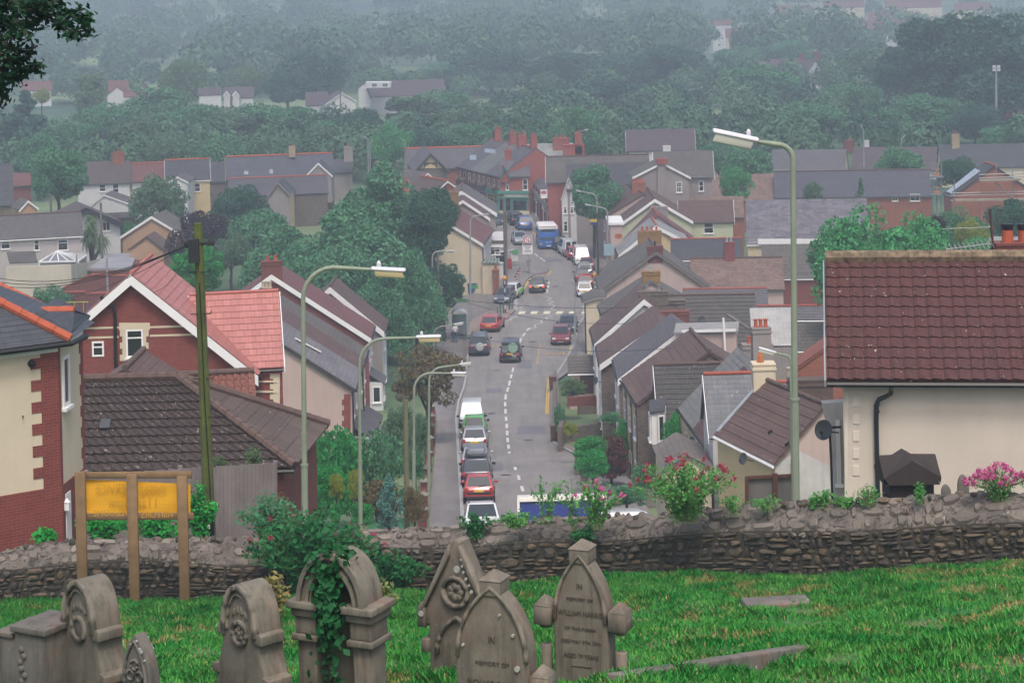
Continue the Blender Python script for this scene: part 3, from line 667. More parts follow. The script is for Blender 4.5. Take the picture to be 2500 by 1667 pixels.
H = house('terraced_house', 'far terrace house with plain brown roof touching the big green trees', terr(172, (932, 803), (942, 779), (806, 699)), gz(175)-1, GREYR, BROWNT, front=WHITER, barge=WHITE, bh=.5, ov=.25, oh=.3, ridge=RIDGEB, group='left terrace houses', fwin=1, fz=(1.4, 4.0), fwm=WHITE)
for k, (H, t) in enumerate(((TL[0], .5), (TL[1], .5), (TL[2], .5), (LB, .3))):      # bay porches with lean-to roofs
    c = H.E1+H.V*t; z = H.zb+1; hn = H.hn; v = H.vn; mb = MB(); L = min(H.V.length*.55, 3.2); g0 = c-v*L/2; g1 = c+v*L/2
    for p in (g0, g1): p.z = z+2.9
    o = -hn*1.15
    mb.prism([g0, g0+o-Zv*.75, g0+o-Zv*.85, g0-Zv*.1], v*L); pr = mb.build('porch_roof', SLATE, H.root); w_ = MB()
    q0 = g0+o*.85; q0.z = z-.5; w_.prism([q0, q0+v*L, q0+v*L-o*.85, q0-o*.85], (0, 0, 2.75)); w_.build('bay', [WHITER, CREAM, PINKR, WHITER][k], H.root)
    window(H.root, g0+o*.86+v*L*.5-Zv*1.55, -hn, L*.6, 1.2, mull=2, tran=0); window(H.root, g0+o*.45-Zv*1.55-v*.0, -v, .6, 1.2, mull=0, tran=0)
# ---------------- cream gable house and its neighbours beside the parked cars, left
H = house('corner_house', 'cream gable house with maroon roof beside the blue wheelie bin', terr(226, (1176, 592), (1201, 557), (1095, 543)), gz(226)-.3, CREAM, MAROONT, barge=WHITE, bh=.35, ov=.25, oh=.25, ridge=RIDGE, down=1, fwin=2, fz=(1.6, 4.0), front=WHITER)
rchim(H, .35, .7, .5, .9, BRICKO, 1, below=.9)
E1 = H.E1; x = MB(); a = Pp(1176, 643, E1, -H.vn)+H.vn*.3; mb = MB(); L = P(1222, 670, 226).x-E1.x
root = thing('extension', 'flat roofed cream extension with striped awning roof beside the cream gable house', 'building', (E1.x+1, E1.y-.2, gz(225)))
q0 = Vector((P(1177, 650, 225).x, 225.4, gz(225)-.5)); q1 = Vector((P(1219, 650, 225).x, 225.4, gz(225)-.5)); zt = P(1180, 644, 225.4).z
mb.prism([q0, q1, q1+Vector((0, 4, 0)), q0+Vector((0, 4, 0))], (0, 0, zt-q0.z)); mb.build('wall', CREAM, root)
sr = MB(); a0, a1 = P(1174, 643, 225.2), P(1221, 643, 225.2); b0, b1 = P(1187, 631, 227.5), P(1219, 631, 227.5)
for k in range(10): sr.prism([a0.lerp(a1, k/10), a0.lerp(a1, (k+.96)/10), b0.lerp(b1, (k+.96)/10), b0.lerp(b1, k/10)], (0, 0, .06), m=k % 2)
sr.build('corrugated_roof', [mat('moss_sheet', '55685a', .8), mat('grey_sheet', '8d8f88', .7)], root)
root = thing('shop_front_block', 'white flat fronted shop block with a red and yellow sign beside the two poles', 'shop', (P(1220, 600, 236).x, 236, gz(236)))
mb = MB(); q = [P(1198, 640, 236), P(1232, 640, 236), P(1230, 620, 246), P(1205, 620, 246)]; zb = gz(236)-.5
mb.prism([Vector((p.x, p.y, zb)) for p in q], (0, 0, P(1200, 592, 236).z-zb)); mb.build('wall', WHITER, root)
mb = MB(); a = P(1199, 604, 235.9); b = P(1233, 604, 235.9); mb.prism([a, b, b+Zv*.5, a+Zv*.5], (0, -.1, 0)); mb.build('fascia', WHITE, root)
mb = MB(); a, b = P(1200, 595, 235.8), P(1231, 595, 235.8); mb.prism([a, b, b+Zv*.35, a+Zv*.35], (0, -.06, 0)); mb.build('awning', GREYT, root)
window(root, P(1208, 612, 235.97), (0, -1, 0), 1.2, .9, mull=1); window(root, P(1222, 628, 235.97), (0, -1, 0), 1.2, 1.2, mull=0)
H = house('white_verge_house', 'grey gable house with long white bargeboard above the maroon roof', gabF(246, (1044, 520), (1126, 465), (1209, 517), 9, 0), gz(246)-.3, GREYR, GREYT, barge=WHITE, bh=.45, ov=.3, ridge=RIDGEB, front=CREAM)
H = house('white_verge_house', 'lower brown roofed house behind the tree with a second white bargeboard', gabF(238, (1080, 515), (1130, 488), (1192, 529), 5, 0), gz(240)-.3, GREYR, BROWNT, barge=WHITE, bh=.35, ov=.2)
chimney(H.root, P(1108, 505, 236), 1.1, .6, 1.6, mat('yellow_brick', '8a6a48', .9), 1)
H = house('brown_roof_cottage', 'cottage with brown roof and orange ridge below the cream timbered gable', gabF(262, (1056, 472), (1091, 442), (1134, 470), 8, -25), gz(262), BRICKO, BROWNT, ridge=TERRA, ov=.2, barge=WHITE)
H = house('brown_roof_cottage', 'cottage with white verge climbing beside the stone wall behind the big trees', gabF(272, (985, 470), (1043, 422), (1075, 450), 7, -25), gz(272), GREYR, GREYT, barge=WHITE, ov=.2)
chimney(H.root, P(990, 480, 262), .9, .6, 1.9, TERRA, 2)
# cream timbered gable hall
H = house('timbered_gable_hall', 'slate roofed hall with a small cream half timbered gable and dark bargeboards', faceF(320, (994, 412), 1180, 364, 40), gz(320), BRICKO, SLATE, ridge=TERRA, ridge_r=.16, gutter=True)
Hg = house('cream_gable_wing', 'cream half timbered gable wing with dark bargeboards projecting from the slate hall', gabF(308, (1015, 414), (1051, 374), (1091, 414), 14, -6), gz(308), STONE, SLATE, gable_m=STONE, barge=mat('dark_barge', '3a3634', .7), bh=.4, ov=.5, oh=.5, gutter=False)
mb = MB(); n = -Hg.vn; tri = [Pp(x, y, Hg.A, n)+n*.05 for x, y in ((1021, 411), (1083, 411), (1051, 379))]; mb.prism(tri, n*.05); mb.build('cream_gable_panel', YELLOWR, Hg.root)
mb = MB()
for a, b in (((1036, 410), (1038, 396)), ((1066, 410), (1064, 396)), ((1036, 399), (1066, 398)), ((1038, 404), (1051, 398)), ((1064, 404), (1051, 398))): mb.bar(Pp(*a, Hg.A, n)+n*.12, Pp(*b, Hg.A, n)+n*.12, .14, .06, n)
mb.build('timber_strips', mat('dark_barge', '3a3634', .7), Hg.root)
# brick shop terrace, corner shop
A0 = P(1224, 430, 294); A1 = P(1117, 411, 312); A1.z = A0.z; fr = [0, .33, .66, 1]; d = (A1-A0); hn = Vector((d.y, -d.x, 0)).normalized()   # hn toward the road, flipped below
hn = -hn if hn.y > 0 else hn
rm = [SLATE, tilemat('shop_slate', '6a6a66', '77776f', .3, .22, .6), SLATE]; sl_ = ['brick shop next to the green corner shop, hanging baskets on its wall', 'brick shop in the middle of the terrace, with roof windows and maroon front', 'brick shop at the far left end of the terrace, plain dark red fascia']
shopc = [['3c6f6a', 'c9bd62'], ['56484e', '8c8a92'], ['5e4046', '9a8f95']]
for k in range(3):
    e0, v = A0+d*fr[k], d*(fr[k+1]-fr[k]); half = 5.2
    H = house('brick_shop', sl_[k], (e0, e0-hn*half+Zv*3.6, e0-hn*2*half, v), gz(296), BRICKS, rm[k], ridge=RIDGE, gutter=True, oh=.3, ov=.02, group='brick shop terrace', fwin=3, fz=(1.5,), fh=1.7, fw=.75)
    mb = MB(); g0 = e0+hn*.25; g0.z = gz(296)+2.6; mb.prism([g0, g0+v*.97, g0+v*.97+Zv*.75, g0+Zv*.75], hn*.12); mb.build('shop_fascia', mat('fascia%d' % k, shopc[k][0], .5), H.root)
    for j in range(2):
        c = e0+v*(.27+.46*j)+hn*.06; c.z = gz(296)+1.4; window(H.root, c, hn, v.length*.4, 2.2, mull=1, tran=.8, name='shop_window', frame_m=mat('shopf%d' % k, shopc[k][1], .5))
    rchim(H, .5 if k else .15, .9, .7, 1.5, BRICKS, 2)
    if k == 0: rchim(H, .9, 1.3, .7, 1.3, BRICKS, 3)
    if k == 1:
        nn = H.n1
        for j in range(4): skylight(H, 1184+j*6.5, 364+j*.8, 1190+j*6.5, 374+j*.8)
    if k == 2: skylight(H, 1148, 380, 1163, 392)
for j in range(4):
    p = A0+d*(.1+.23*j)+hn*.55+Zv*-1.9; mb = MB(); mb.lathe(p, [(.1, -.3), (.28, 0), (.28, .05)], 8); mb.tube([p+Zv*.05, p+Zv*.6-hn*.4], .02, 4)
    o = mb.build('hanging_basket', BLACK, at=p); tag(o, ['hanging basket nearest the green corner shop', 'second hanging basket out from the green corner shop', 'third hanging basket along the brick shop terrace', 'hanging basket at the far end of the brick shop terrace'][j], 'hanging basket', 'hanging baskets on the brick shops')
    mb = MB(); mb.ball(p+Zv*.15, .42, .42, .35, 8, 5); mb.build('flowers', leafmat('basket_flowers', '3a5a36', '7a4058', 0, clump=6), o)
TEAL = mat('teal_paint', '3f7f72', .5, .1)
H = house('corner_shop', 'brick corner shop with green shopfront facing down the street', faceF(294, (1221, 430), 1292, 393, 42), gz(294)-.2, BRICKS, SLATE, gutter=True, oh=.25, ridge=None)
n = -H.hn; q = H.E1
pwin(H.root, q, n, 1235, 437, 1242, 464, mull=0, tran=.5); pwin(H.root, q, n, 1276, 437, 1288, 464, mull=0, tran=.5)
mb = MB(); srect(mb, 1214, 466, 1292, 473, q, n, .5); srect(mb, 1214, 480, 1292, 484, q, n, .3)
for x in (1216, 1231, 1248, 1287): srect(mb, x, 484, x+3, 521, q, n, .22)
srect(mb, 1250, 488, 1288, 490, q, n, .2); mb.build('green_shopfront', TEAL, H.root)
mb = MB(); srect(mb, 1230, 473, 1290, 480, q, n, .32); mb.build('sign_board', mat('sign_cream', 'c9c5b6', .6, .05), H.root)
mb = MB(); srect(mb, 1218, 515, 1292, 524, q, n, .24); mb.build('plinth', CREAM, H.root)
for x0, x1 in ((1219, 1230), (1234, 1247), (1252, 1286)): pwin(H.root, q, n, x0, 486, x1, 515, mull=0, tran=0, sill=False, name='shop_window', frame_m=TEAL, fw=.06, proud=.1)
Hd = house('dormer_gable', 'small green edged dormer gable above the corner shop', gabF(293.6, (1223, 430), (1232, 408), (1243, 431), 4, -8), gz(300)+4.5, BRICKS, SLATE, barge=TEAL, ridge=RIDGE, ov=.25, gutter=False, bh=.25)
chimney(H.root, P(1241, 402, 297), 1.0, .8, 2.0, BRICKS, 1)
pass
# right hand shops: patched roof block, brick block with post office sign
H = house('patched_roof_block', 'tall building whose pale patched roof carries two big brick chimneys', faceF(300, (1290, 412), 1400, 352, 40, 0), gz(300), BRICKS, tilemat('pale_patch', '8d8d89', '9c9c98', 1.2, .6, .7, var=.4), gutter=True, ov=.1)
chimney(H.root, P(1370, 372, 303), 2.3, .9, 2.0, BRICKS, 3); chimney(H.root, P(1401, 378, 301), 3.0, .9, 1.4, BRICKS, 0); chimney(H.root, P(1413, 378, 301), 1.0, .9, 3.0, BRICKS, 1)
H = house('brick_shop_block', 'red brick shop block along the right of the far street with dark gable trim', (P(1296, 440, 300), P(1312, 424, 301), P(1330, 440, 300), Vector((2.0, -26, 0))), gz(290), BRICKS, SLATE, gutter=False, fwin=7, fz=(1.4,), fh=1.5, fw=.8, oh=.1)
Hs = H
for k in range(5):
    c = H.E1+H.V*((k+.5)/5)-H.hn*.05; c.z = gz(290)+1.3; window(H.root, c, -H.hn, 4.2, 2.2, mull=2, name='shop_window', frame_m=[TEAL, WHITE, mat('red_trim', '9a4a44', .6), WHITE, CREAM][k])
mb = MB(); a = H.E1-H.hn*.15; b = a+H.V; a.z = b.z = gz(290)+2.8; mb.prism([a, b, b+Zv*.6, a+Zv*.6], -H.hn*.1); mb.build('shop_fascia', mat('fascia_r', '8f8a86', .6, .4, .8), H.root)
H = house('grey_roof_block', 'long building with broad grey tile roof and thin white verge at its street end', faceF(268, (1337, 444), 1585, 384, 38, 0), gz(268), BRICKS, GREYT, barge=WHITE, bh=.25, ov=.2, ridge=RIDGEB, gauge=.4)
H = house('dark_slate_block', 'dark slate roofed building behind the round street tree', faceF(262, (1385, 462), 1592, 400, 38, 0), gz(262), GREYR, SLATED, ov=.1)
H = house('slate_gable_house', 'white walled house with narrow white verged slate gable just left of the round street tree', gabF(262, (1371, 482), (1388, 432), (1406, 478), 10, 4), gz(262), WHITER, SLATE, barge=WHITE, ov=.2)
for r in ((1376, 505, 1384, 522), (1392, 505, 1400, 522), (1376, 540, 1386, 566)): pwin(H.root, H.A, -H.vn, *r, mull=0)
rt = thing('post_office_sign', 'white hanging sign with a red oval on the right of the far street', 'sign', P(1330, 478, 268)); c = P(1328, 474, 268)
mb = MB(); mb.prism([c+Vector((-.42, 0, -.55)), c+Vector((.42, 0, -.55)), c+Vector((.42, 0, .55)), c+Vector((-.42, 0, .55))], (0, .1, 0)); mb.build('panel', WHITE, rt)
mb = MB(); mb.poly([c+Vector((.36*math.cos(t), -.012, .2+.22*math.sin(t))) for t in np.linspace(0, 2*math.pi, 20)[:-1]]); mb.build('oval', mat('po_red', 'a8323a', .5), rt)
text('Post Office', .13, WHITE, rt, frame(c+Vector((0, -.02, .2)), (1, 0, 0), (0, 0, 1)))
# grey rendered gable house (wide) behind the right terrace
H = house('grey_house', 'grey rendered house wing with chimney breast gable and white verge', gabF(252, (1548, 430), (1616, 396), (1682, 430), 6, 0), gz(252), GREYR, GREYT, barge=WHITE, bh=.28, ov=.15, gutter=False, ridge=None)
n = -H.vn; pwin(H.root, H.A, n, 1651, 444, 1665, 470, mull=2, tran=.5, name='window'); 
mb = MB(); srect(mb, 1605, 398, 1624, 480, H.A, n, .35); mb.build('chimney_breast', GREYR, H.root); chimney(H.root, H.A-Zv*.2+n*.2, 1.3, .7, .6, BRICKS, 0)
H = house('grey_house', 'grey rendered main house with wide grey tiled roof and a half drawn blind', faceF(255, (1600, 433), 1739, 371, 36, 0), gz(255), GREYR, GREYT, barge=WHITE, farb=True, bh=.25, ov=.2)
pwin(H.root, H.E1, -H.hn, 1706, 442, 1718, 467, mull=0, tran=.5)
# white house far centre right
H = house('white_house', 'white house with brown roof standing above the grey roofs, far right of the street', faceF(335, (1535, 367), 1692, 318, 40, 0), gz(335)+1, WHITER, tilemat('plum_tile', '55484c', '5f5054', .33, .33, .8), barge=WHITE, farb=True, bh=.35, ov=.4, oh=.3)
for x in (1575, 1607): pwin(H.root, H.E1, -H.hn, x, 371, x+8, 382, mull=0)
chimney(H.root, P(1628, 372, 334), 1.2, .6, 1.0, WHITER, 1)
# ---------------- right terrace, near to far
def T(name, label, Y, Ne, Fe, Na, wall, roof, **k):
    sp = terr(Y, Ne, Fe, Na); zb = gz(Y)-1.2; H = house(name, label, sp, zb, wall, roof, **k)
    h = sp[1].z-sp[0].z; t = Vector(sp[1]-sp[0]); t.z = 0; print('terr', label[:40], 'pitch %.0f half %.1f len %.1f yaw %.0f eaveH %.1f' % (math.degrees(math.atan2(h, t.length)), t.length, sp[3].length, math.degrees(math.atan2(sp[3].x, sp[3].y)), sp[0].z-gz(Y))); return H
G3 = 'right terrace houses'
STRIPT = tilemat('long_brown_tile', '5d4640', '67504a', 3.0, .4, .75, .3, streak=.2)
H1 = T('terraced_house', 'nearest right terrace house, brown roof with two small black vents, cream front', 90, (1891, 1128), (1751, 1058), (2013, 988), PINKR, STRIPT, front=YELLOWR, gauge=.4, lip=.03, ridge=RIDGEB, group=G3, fwin=0, down=0, oh=.12, gutter=WHITE)
for x, y in ((1883, 1055), (1924, 1085)):
    c = Pp(x, y, H1.E1, H1.n1)+H1.n1*.06; mb = MB(); mb.bar(c-H1.vn*.12-H1.hn*.1, c+H1.vn*.12+H1.hn*.1, .16, .09, H1.n1); mb.build('roof_vent', BLACK, H1.root)
mb = MB(); n = -H1.vn; p = [Pp(x, y, H1.E1, n)+n*.012 for x, y in ((1893, 1132), (1952, 1100), (2030, 1140), (2034, 1230), (1893, 1230))]; mb.poly(p); mb.build('white_patch', mat('patchy_white', 'b9b4b0', .9, .2, .8, streak=.3), H1.root)
fl = MB(); fl.bar(H1.E1+H1.V+Zv*.1, H1.A+H1.V+Zv*.12, .22, .05); fl.build('lead_verge', LEAD, H1.root)
ch = chimney(H1.root, H1.A+H1.V*1.02-Zv*.9, 1.0, .9, 1.6, CREAM, 0, 0); 
MB().lathe(H1.A+H1.V*1.02+Zv*.75+Vector((-.12, 0, 0)), [(.17, 0), (.15, .3), (.03, .55)], 4).build('chimney_pot', mat('ochre_pot', 'b06a3a', .8), ch); MB().lathe(H1.A+H1.V*.9+Zv*.2+Vector((.9, 0, 0)), [(.16, 0), (.13, .35), (.17, .38), (.17, .44)], 10).build('chimney_pot', mat('buff_pot', 'b3a58f', .8), ch)
chimney(H1.root, H1.A+H1.V*.6+Vector((1.0, 0, -1.6)), 1.9, .8, 2.0, mat('old_stack', '5a4a44', .9, .3, 2), 0)
H2 = house('cross_gable_house', 'grey slate cross gable house with terracotta ridge, behind the near brown roof', faceF(98, (1740, 1066), 1895, 915, 47, .01), gz(98)-2, WHITER, tilemat('worn_slate', '5a5c62', '686b70', .5, .27, .55, .15, streak=.35), ridge=RIDGE, ridge_r=.09, barge=WHITE, ov=.15, oh=.1, bh=.25, gutter=False, group=G3, gauge=.27, lip=.012)
H3 = T('terraced_house', 'terrace house with dark maroon half roof and white front, right of the street', 106, (1726, 1085), (1697, 1044), (1850, 930), WHITER, tilemat('maroon_dark', '553638', '5e3c3d', .33, .33, .7), group=G3, fwin=1, fz=(1.5, 3.9), gutter=True, oh=.15, front=WHITER)
H3b = T('terraced_house', 'terrace house with pale grey slate half roof above a cream front, right of street', 111, (1697, 1044), (1660, 993), (1845, 893), CREAM, tilemat('pale_slate', '73716f', '7e7c7a', .6, .33, .7), group=G3, fwin=1, fz=(1.5, 3.9), oh=.15, front=CREAM)
rchim(H3b, .7, 1.0, .7, 1.3, GREYR, 3, below=.8, off=1.0)
H4 = house('cross_gable_house', 'dark grey tiled cross gable house with pink sides and a white box bay', faceF(116, (1616, 1058), 1815, 892, 46, .01), gz(116)-2, PINKR, tilemat('dark_grey_tile', '45413f', '514d4a', .33, .33, .85, .35, var=.4), barge=WHITE, ov=.15, oh=.1, bh=.22, gutter=False, group=G3, ridge=RIDGEB, lip=.04)
root = H4.root; mb = MB(); bz = P(1607, 1090, 115); q = [P(1592, 1086, 115), P(1620, 1086, 115.4)]; q[1].z = q[0].z; mb.prism([q[0], q[1], q[1]+Vector((.3, 1.5, 0)), q[0]+Vector((.1, 1.5, 0))], (0, 0, 1.7)); by = mb.build('box_bay', WHITE, root)
window(root, (q[0]+q[1])/2+Vector((.2, -.03, .85)), ((q[1]-q[0]).y, -(q[1]-q[0]).x, 0), .42, 1.4, mull=0, tran=0); window(root, q[0]+Vector((-.03, .7, .85)), (-1, 0, 0), 1.2, 1.4, mull=1, tran=0)
mb = MB(); mb.prism([q[0]+Vector((-.1, -.15, 1.7)), q[1]+Vector((.1, -.15, 1.7)), q[1]+Vector((.3, 1.6, 2.0)), q[0]+Vector((0, 1.6, 2.0))], (0, 0, .12)); mb.build('bay_roof', SLATED, root)
H5 = T('terraced_house', 'stone terrace house with long brown tiled roof and striped cream and stone front', 120, (1556, 984), (1520, 924), (1732, 858), STONE, STRIPT, group=G3, ridge=RIDGEB, gauge=.45, lip=.035, fwin=3, fz=(1.6, 4.2), front=YELLOWR, oh=.1)
mb = MB()
for k in range(3):
    a = H5.E1+H5.V*(k*.36)-H5.hn*.03; a.z = H5.zb; mb.prism([a, a+H5.V*.14, a+H5.V*.14+Zv*(H5.E1.z-H5.zb-.1), a+Zv*(H5.E1.z-H5.zb-.1)], H5.hn*.02)
mb.build('stone_strips', STONE, H5.root)
Hx = house('rear_dormer', 'flat grey roofed rear extension with pink wall and white fascia and pole', (P(1650, 812, 131), P(1655, 790, 133), P(1655, 795, 136), Vector((3.7, 0, 0))), gz(131)+1, PINKR, mat('felt_roof', '8f8d8b', .85, .12, 1), gutter=False, barge=None, back=True, oh=.1)
mb = MB(); a, b = P(1664, 812, 130.8), P(1796, 809, 130.8); mb.prism([a, b, b+Zv*.16, a+Zv*.16], (0, -.06, 0)); mb.build('fascia', WHITE, Hx.root); mb = MB(); mb.bar(P(1766, 776, 130.6), P(1771, 865, 130.6), .12, .12); mb.build('white_pole', WHITE, Hx.root)
H6 = T('terraced_house', 'terrace house with smooth slate roof and long white bargeboard, stone gable below', 133, (1511, 921), (1500, 874), (1657, 808), STONE, SLATE, barge=WHITE, bh=.42, ov=.22, group=G3, front=WHITER, fwin=2, fz=(1.5, 4.0), oh=.12, ridge=None)
H7 = T('terraced_house', 'terrace house with brown tiles, white bargeboard and a rust coloured square chimney', 142, (1467, 886), (1459, 842), (1609, 788), STONE, STRIPT, barge=WHITE, bh=.42, ov=.22, group=G3, front=WHITE, fwin=2, fz=(1.5, 4.0), gauge=.45, oh=.12)
mb = MB(); 
chimney(H7.root, P(1648, 808, 148), 2.0, .8, 1.35, mat('rust_stack', '6e4238', .9, .2, 1.5), 0)
H8 = T('terraced_house', 'terrace house with white gable panel and double stone chimney stack', 155, (1453, 836), (1443, 800), (1572, 729), WHITER, STRIPT, barge=WHITE, bh=.40, ov=.22, group=G3, front=WHITER, fwin=2, fz=(1.5, 4.0), oh=.12)
chimney(H8.root, P(1596, 775, 157), 2.2, .9, 1.9, STONE, 2, potm=GREYR); chimney(H8.root, P(1630, 780, 158), 2.6, .9, 1.4, STONE, 1, potm=WHITE)
H9b = T('terraced_house', 'terrace house with thin dark slate strip roof, roof windows and ochre chimney', 176, (1470, 765), (1462, 742), (1590, 690), PINKR, GREYT, group=G3, front=CREAM, fwin=1, fz=(1.5, 4.0), oh=.1)
chimney(H9b.root, P(1590, 696, 178), 1.5, .7, 1.1, mat('ochre_brick', '8a6a40', .9, .3, 3), 1, potm=LEAD)
for k in range(2): mb = MB(); mb.bar(P(1612+k*16, 706+k*6, 176), P(1640+k*16, 727+k*6, 176), .5, .08); mb.build('roof_window', LEAD, H9b.root)
Hp = house('street_outhouse', 'small cream outhouse with tilted grey lid roof beside the zebra crossing', gabF(187, (1430, 733), (1452, 726), (1474, 724), 4, 0), gz(187)-1, CREAM, GREYT, barge=GREYR, bh=.2, ov=.15, down=1)
H9 = house('pink_gable_house', 'wide plain pink gable house with tall brick chimney, right of the zebra crossing', gabF(200, (1468, 708), (1601, 612), (1737, 705), 9, 0), gz(200)-1, PINKR, GREYT, ov=.25, oh=.2, barge=mat('stone_verge', '6d625c', .9, .2, 2), bh=.35, ridge=RIDGEB, gauge=.36)
chimney(H9.root, P(1600, 641, 200.3), 1.45, .7, 1.5, BRICKD, 1, potm=BLACK)
Hw = house('tiled_rear_wing', 'weathered pinkish brown tiled rear wing with a red brick chimney on its ridge', faceF(203, (1690, 706), 1912, 632, 36, 0), gz(203), PINKR, PINKT, gauge=.3, lip=.03, ov=.15, ridge=RIDGEB, gutter=True)
chimney(Hw.root, P(1781, 640, 206), 1.0, .7, 1.9, BRICK, 2, potm=LEAD)
H11 = house('terraced_house', 'terrace house with grey roof and white bargeboard beside the tall brick chimney', terr(213, (1474, 668), (1470, 655), (1583, 600)), gz(213)-1, PINKR, GREYT, barge=WHITE, bh=.5, ov=.3, group=G3, front=PINKR, oh=.15)
chimney(H11.root, P(1587, 622, 211), 2.3, .9, 2.3, mat('ochre_brick', '8a6a40', .9, .3, 3), 4)
H12 = house('terraced_house', 'yellow gabled terrace house with roof windows on a pale grey slope', gabF(222, (1512, 620), (1601, 549), (1682, 590), 7, 0), gz(222)-1, YELLOWR, tilemat('pale_grey_tile', '8b8a8a', '979695', .6, .4, .7), barge=WHITE, bh=.42, ov=.25, group=G3, ridge=RIDGE, oh=.15)
H12b = house('terraced_house', 'terrace house whose maroon roof rises behind the yellow gable', gabF(229, (1530, 604), (1606, 526), (1698, 590), 7, 0), gz(229)-1, PINKR, MAROONT, ov=.2, group=G3, ridge=RIDGE)
H13 = house('green_gable_house', 'pale green rendered gable house with a broad grey chimney', gabF(240, (1517, 543), (1598, 485), (1688, 537), 12, 0), gz(240)-.5, GREENR, BROWNT, barge=WHITE, bh=.38, ov=.25, ridge=RIDGEB, oh=.2)
chimney(H13.root, P(1609, 532, 239.2), 1.9, .6, 1.2, GREYR, 0)
Hw = house('green_rear_wing', 'pale green rear wing with brown tiled roof and a single window', faceF(243, (1660, 541), 1789, 490, 36, 0), gz(243), GREENR, BROWNT, barge=WHITE, farb=True, bh=.3, ov=.15, ridge=None)
pwin(Hw.root, Hw.E1, -Hw.hn, 1718, 541, 1742, 570, mull=0, tran=.5)
house('stepped_roof_house', 'long low mossy tiled roof just behind the green rear wing', faceF(250, (1690, 530), 1815, 481, 36, 0), gz(250), BRICKO, PINKT, ov=.1)
H14 = T('terraced_house', 'pink fronted far terrace house with brown roof beside the round street tree', 246, (1484, 525), (1448, 500), (1571, 474), PINKR, BROWNT, group=G3, ridge=RIDGEB, fwin=2, fz=(1.5, 4), oh=.15); rchim(H14, .3, 1.6, .7, 1.0, BRICKO, 4)
for nm, lab, a in (('blue_slate_roof_house', 'low dark slate roof with red ridge between the yellow gable and the patchy slate hall', (214, (1640, 632), 1812, 585, 33, 0)), ('low_slate_house', 'low slate roof with red ridge below the weathered pinkish wing', (190, (1670, 745), 1873, 707, 30, 0)), ('grey_blue_slate_house', 'blue grey slate roof with red ridge behind the white sheet roof', (170, (1850, 777), 2024, 748, 32, 0)), ('dark_tile_house', 'dark grey tiled roof right of the white sheet roof', (150, (1945, 850), 2024, 790, 34, 0))):
    house(nm, lab, faceF(*a), gz(a[0])-.5, PINKR, SLATED if 'dark slate' in lab else (GREYT if 'tiled' in lab else SLATE), ridge=RIDGE if 'red' in lab else None, ridge_r=.09, ov=.1, gutter=WHITE)
Hb = house('long_grey_roof_house', 'long grey concrete tiled roof with hipped right end behind the flat dormer', faceF(160, (1600, 850), 1850, 723, 36, 0), gz(160)-1, PINKR, tilemat('grey_long_tile', '4f4a47', '5b5652', .6, .4, .85, .2), gauge=.4, lip=.04, ridge=RIDGEB, ov=.1)
mb = MB(); mb.bar(P(1776, 768, 156), P(1895, 845, 150), .3, .12); mb.build('hip_board', mat('weathered_board', '6c6561', .9), Hb.root)
# white corrugated sheet roof
def sheet_roof():
    q = [P(1836, 846, 148), P(1933, 844, 148), P(1931, 751, 156), P(1830, 753, 156)]; zb = gz(150)
    root = thing('sheet_roof_shed', 'shed with a steep dirty white corrugated sheet roof', 'shed', (q[0].x+1, 150, zb)); mb = MB(); n = (q[1]-q[0]).cross(q[3]-q[0]).normalized(); K = 44
    for k in range(K):
        a, b = q[0].lerp(q[1], k/K), q[0].lerp(q[1], (k+1)/K); c, d = q[3].lerp(q[2], (k+1)/K), q[3].lerp(q[2], k/K); o, p = (n*.05, Vector()) if k % 2 else (Vector(), n*.05)
        mb.poly([a+o, b+p, c+p, d+o])
    mb.build('corrugated_roof', mat('dirty_white_sheet', 'b9b6b2', .8, .25, .7, streak=.45), root)
    w_ = MB(); w_.prism([Vector((p.x, p.y, zb)) for p in (q[0], q[1], q[2], q[3])], (0, 0, q[0].z-zb-.1)); w_.build('wall', GREYR, root)
sheet_roof()
house('orange_tile_house', 'roof of orange red tiles rising to the edge of the big white house', terr(118, (1935, 905), (1960, 862), (2040, 830)), gz(120), BRICKO, tilemat('orange_tile', '8a4a3c', '96543f', .33, .36, .75), gutter=False, ov=.1)
house('small_slate_house', 'grey slate roof behind the tall light green lamp post', faceF(112, (1800, 985), 2010, 935, 33, 0), gz(112), GREYR, tilemat('pale_slate', '73716f', '7e7c7a', .6, .33, .7), gutter=False, ov=.1, ridge=RIDGE)
chs = thing('chimney_stack', 'grey chimney stack with three red pots behind the lamp post', 'chimney', P(1850, 905, 122)); o = chimney(chs, P(1850, 905, 122), 1.7, .8, 1.5, GREYR, 3)
# ---------------- large white house, right, behind the churchyard wall
sp = faceF(51, (2017, 929), 2850, 634, 35, -9); zb = gz(52)-1.5; HWp = (sp[2]-sp[0]).normalized()
HW = house('white_house', 'large cream white house with deep wine red tiled roof behind the churchyard wall, right', (sp[0]+sp[3].normalized()*.38+HWp*.45+Zv*.31, sp[1]+sp[3].normalized()*.38, sp[2]+sp[3].normalized()*.38-HWp*.45+Zv*.31, sp[3]*.97), zb, mat('warm_white_render', 'c8bcad', .9, .08, .5, .18, 16, streak=.10), WINER, gauge=.352, roll=.31, amp=.022, lip=.035, oh=.53, ov=.36, gutter=True, ridge=mat('mossy_ridge', '6d5a4c', .95, .6, 6, .6, 25, col2='8f7d66'), ridge_r=.17, barge=mat('grey_barge', '8f959c', .6), bh=.16)
n = -HW.hn; q = HW.E1
n = -HW.hn; q = HW.E1; mb = MB(); q0 = HW.E1-Zv*.34-HW.vn*.1+n*.03; mb.prism([q0-Zv*.24, q0-Zv*.24+HW.V, q0+HW.V, q0], -n*.05); mb.build('fascia', mat('lilac_white', 'c4bfc3', .6, .05), HW.root)
mb = MB()
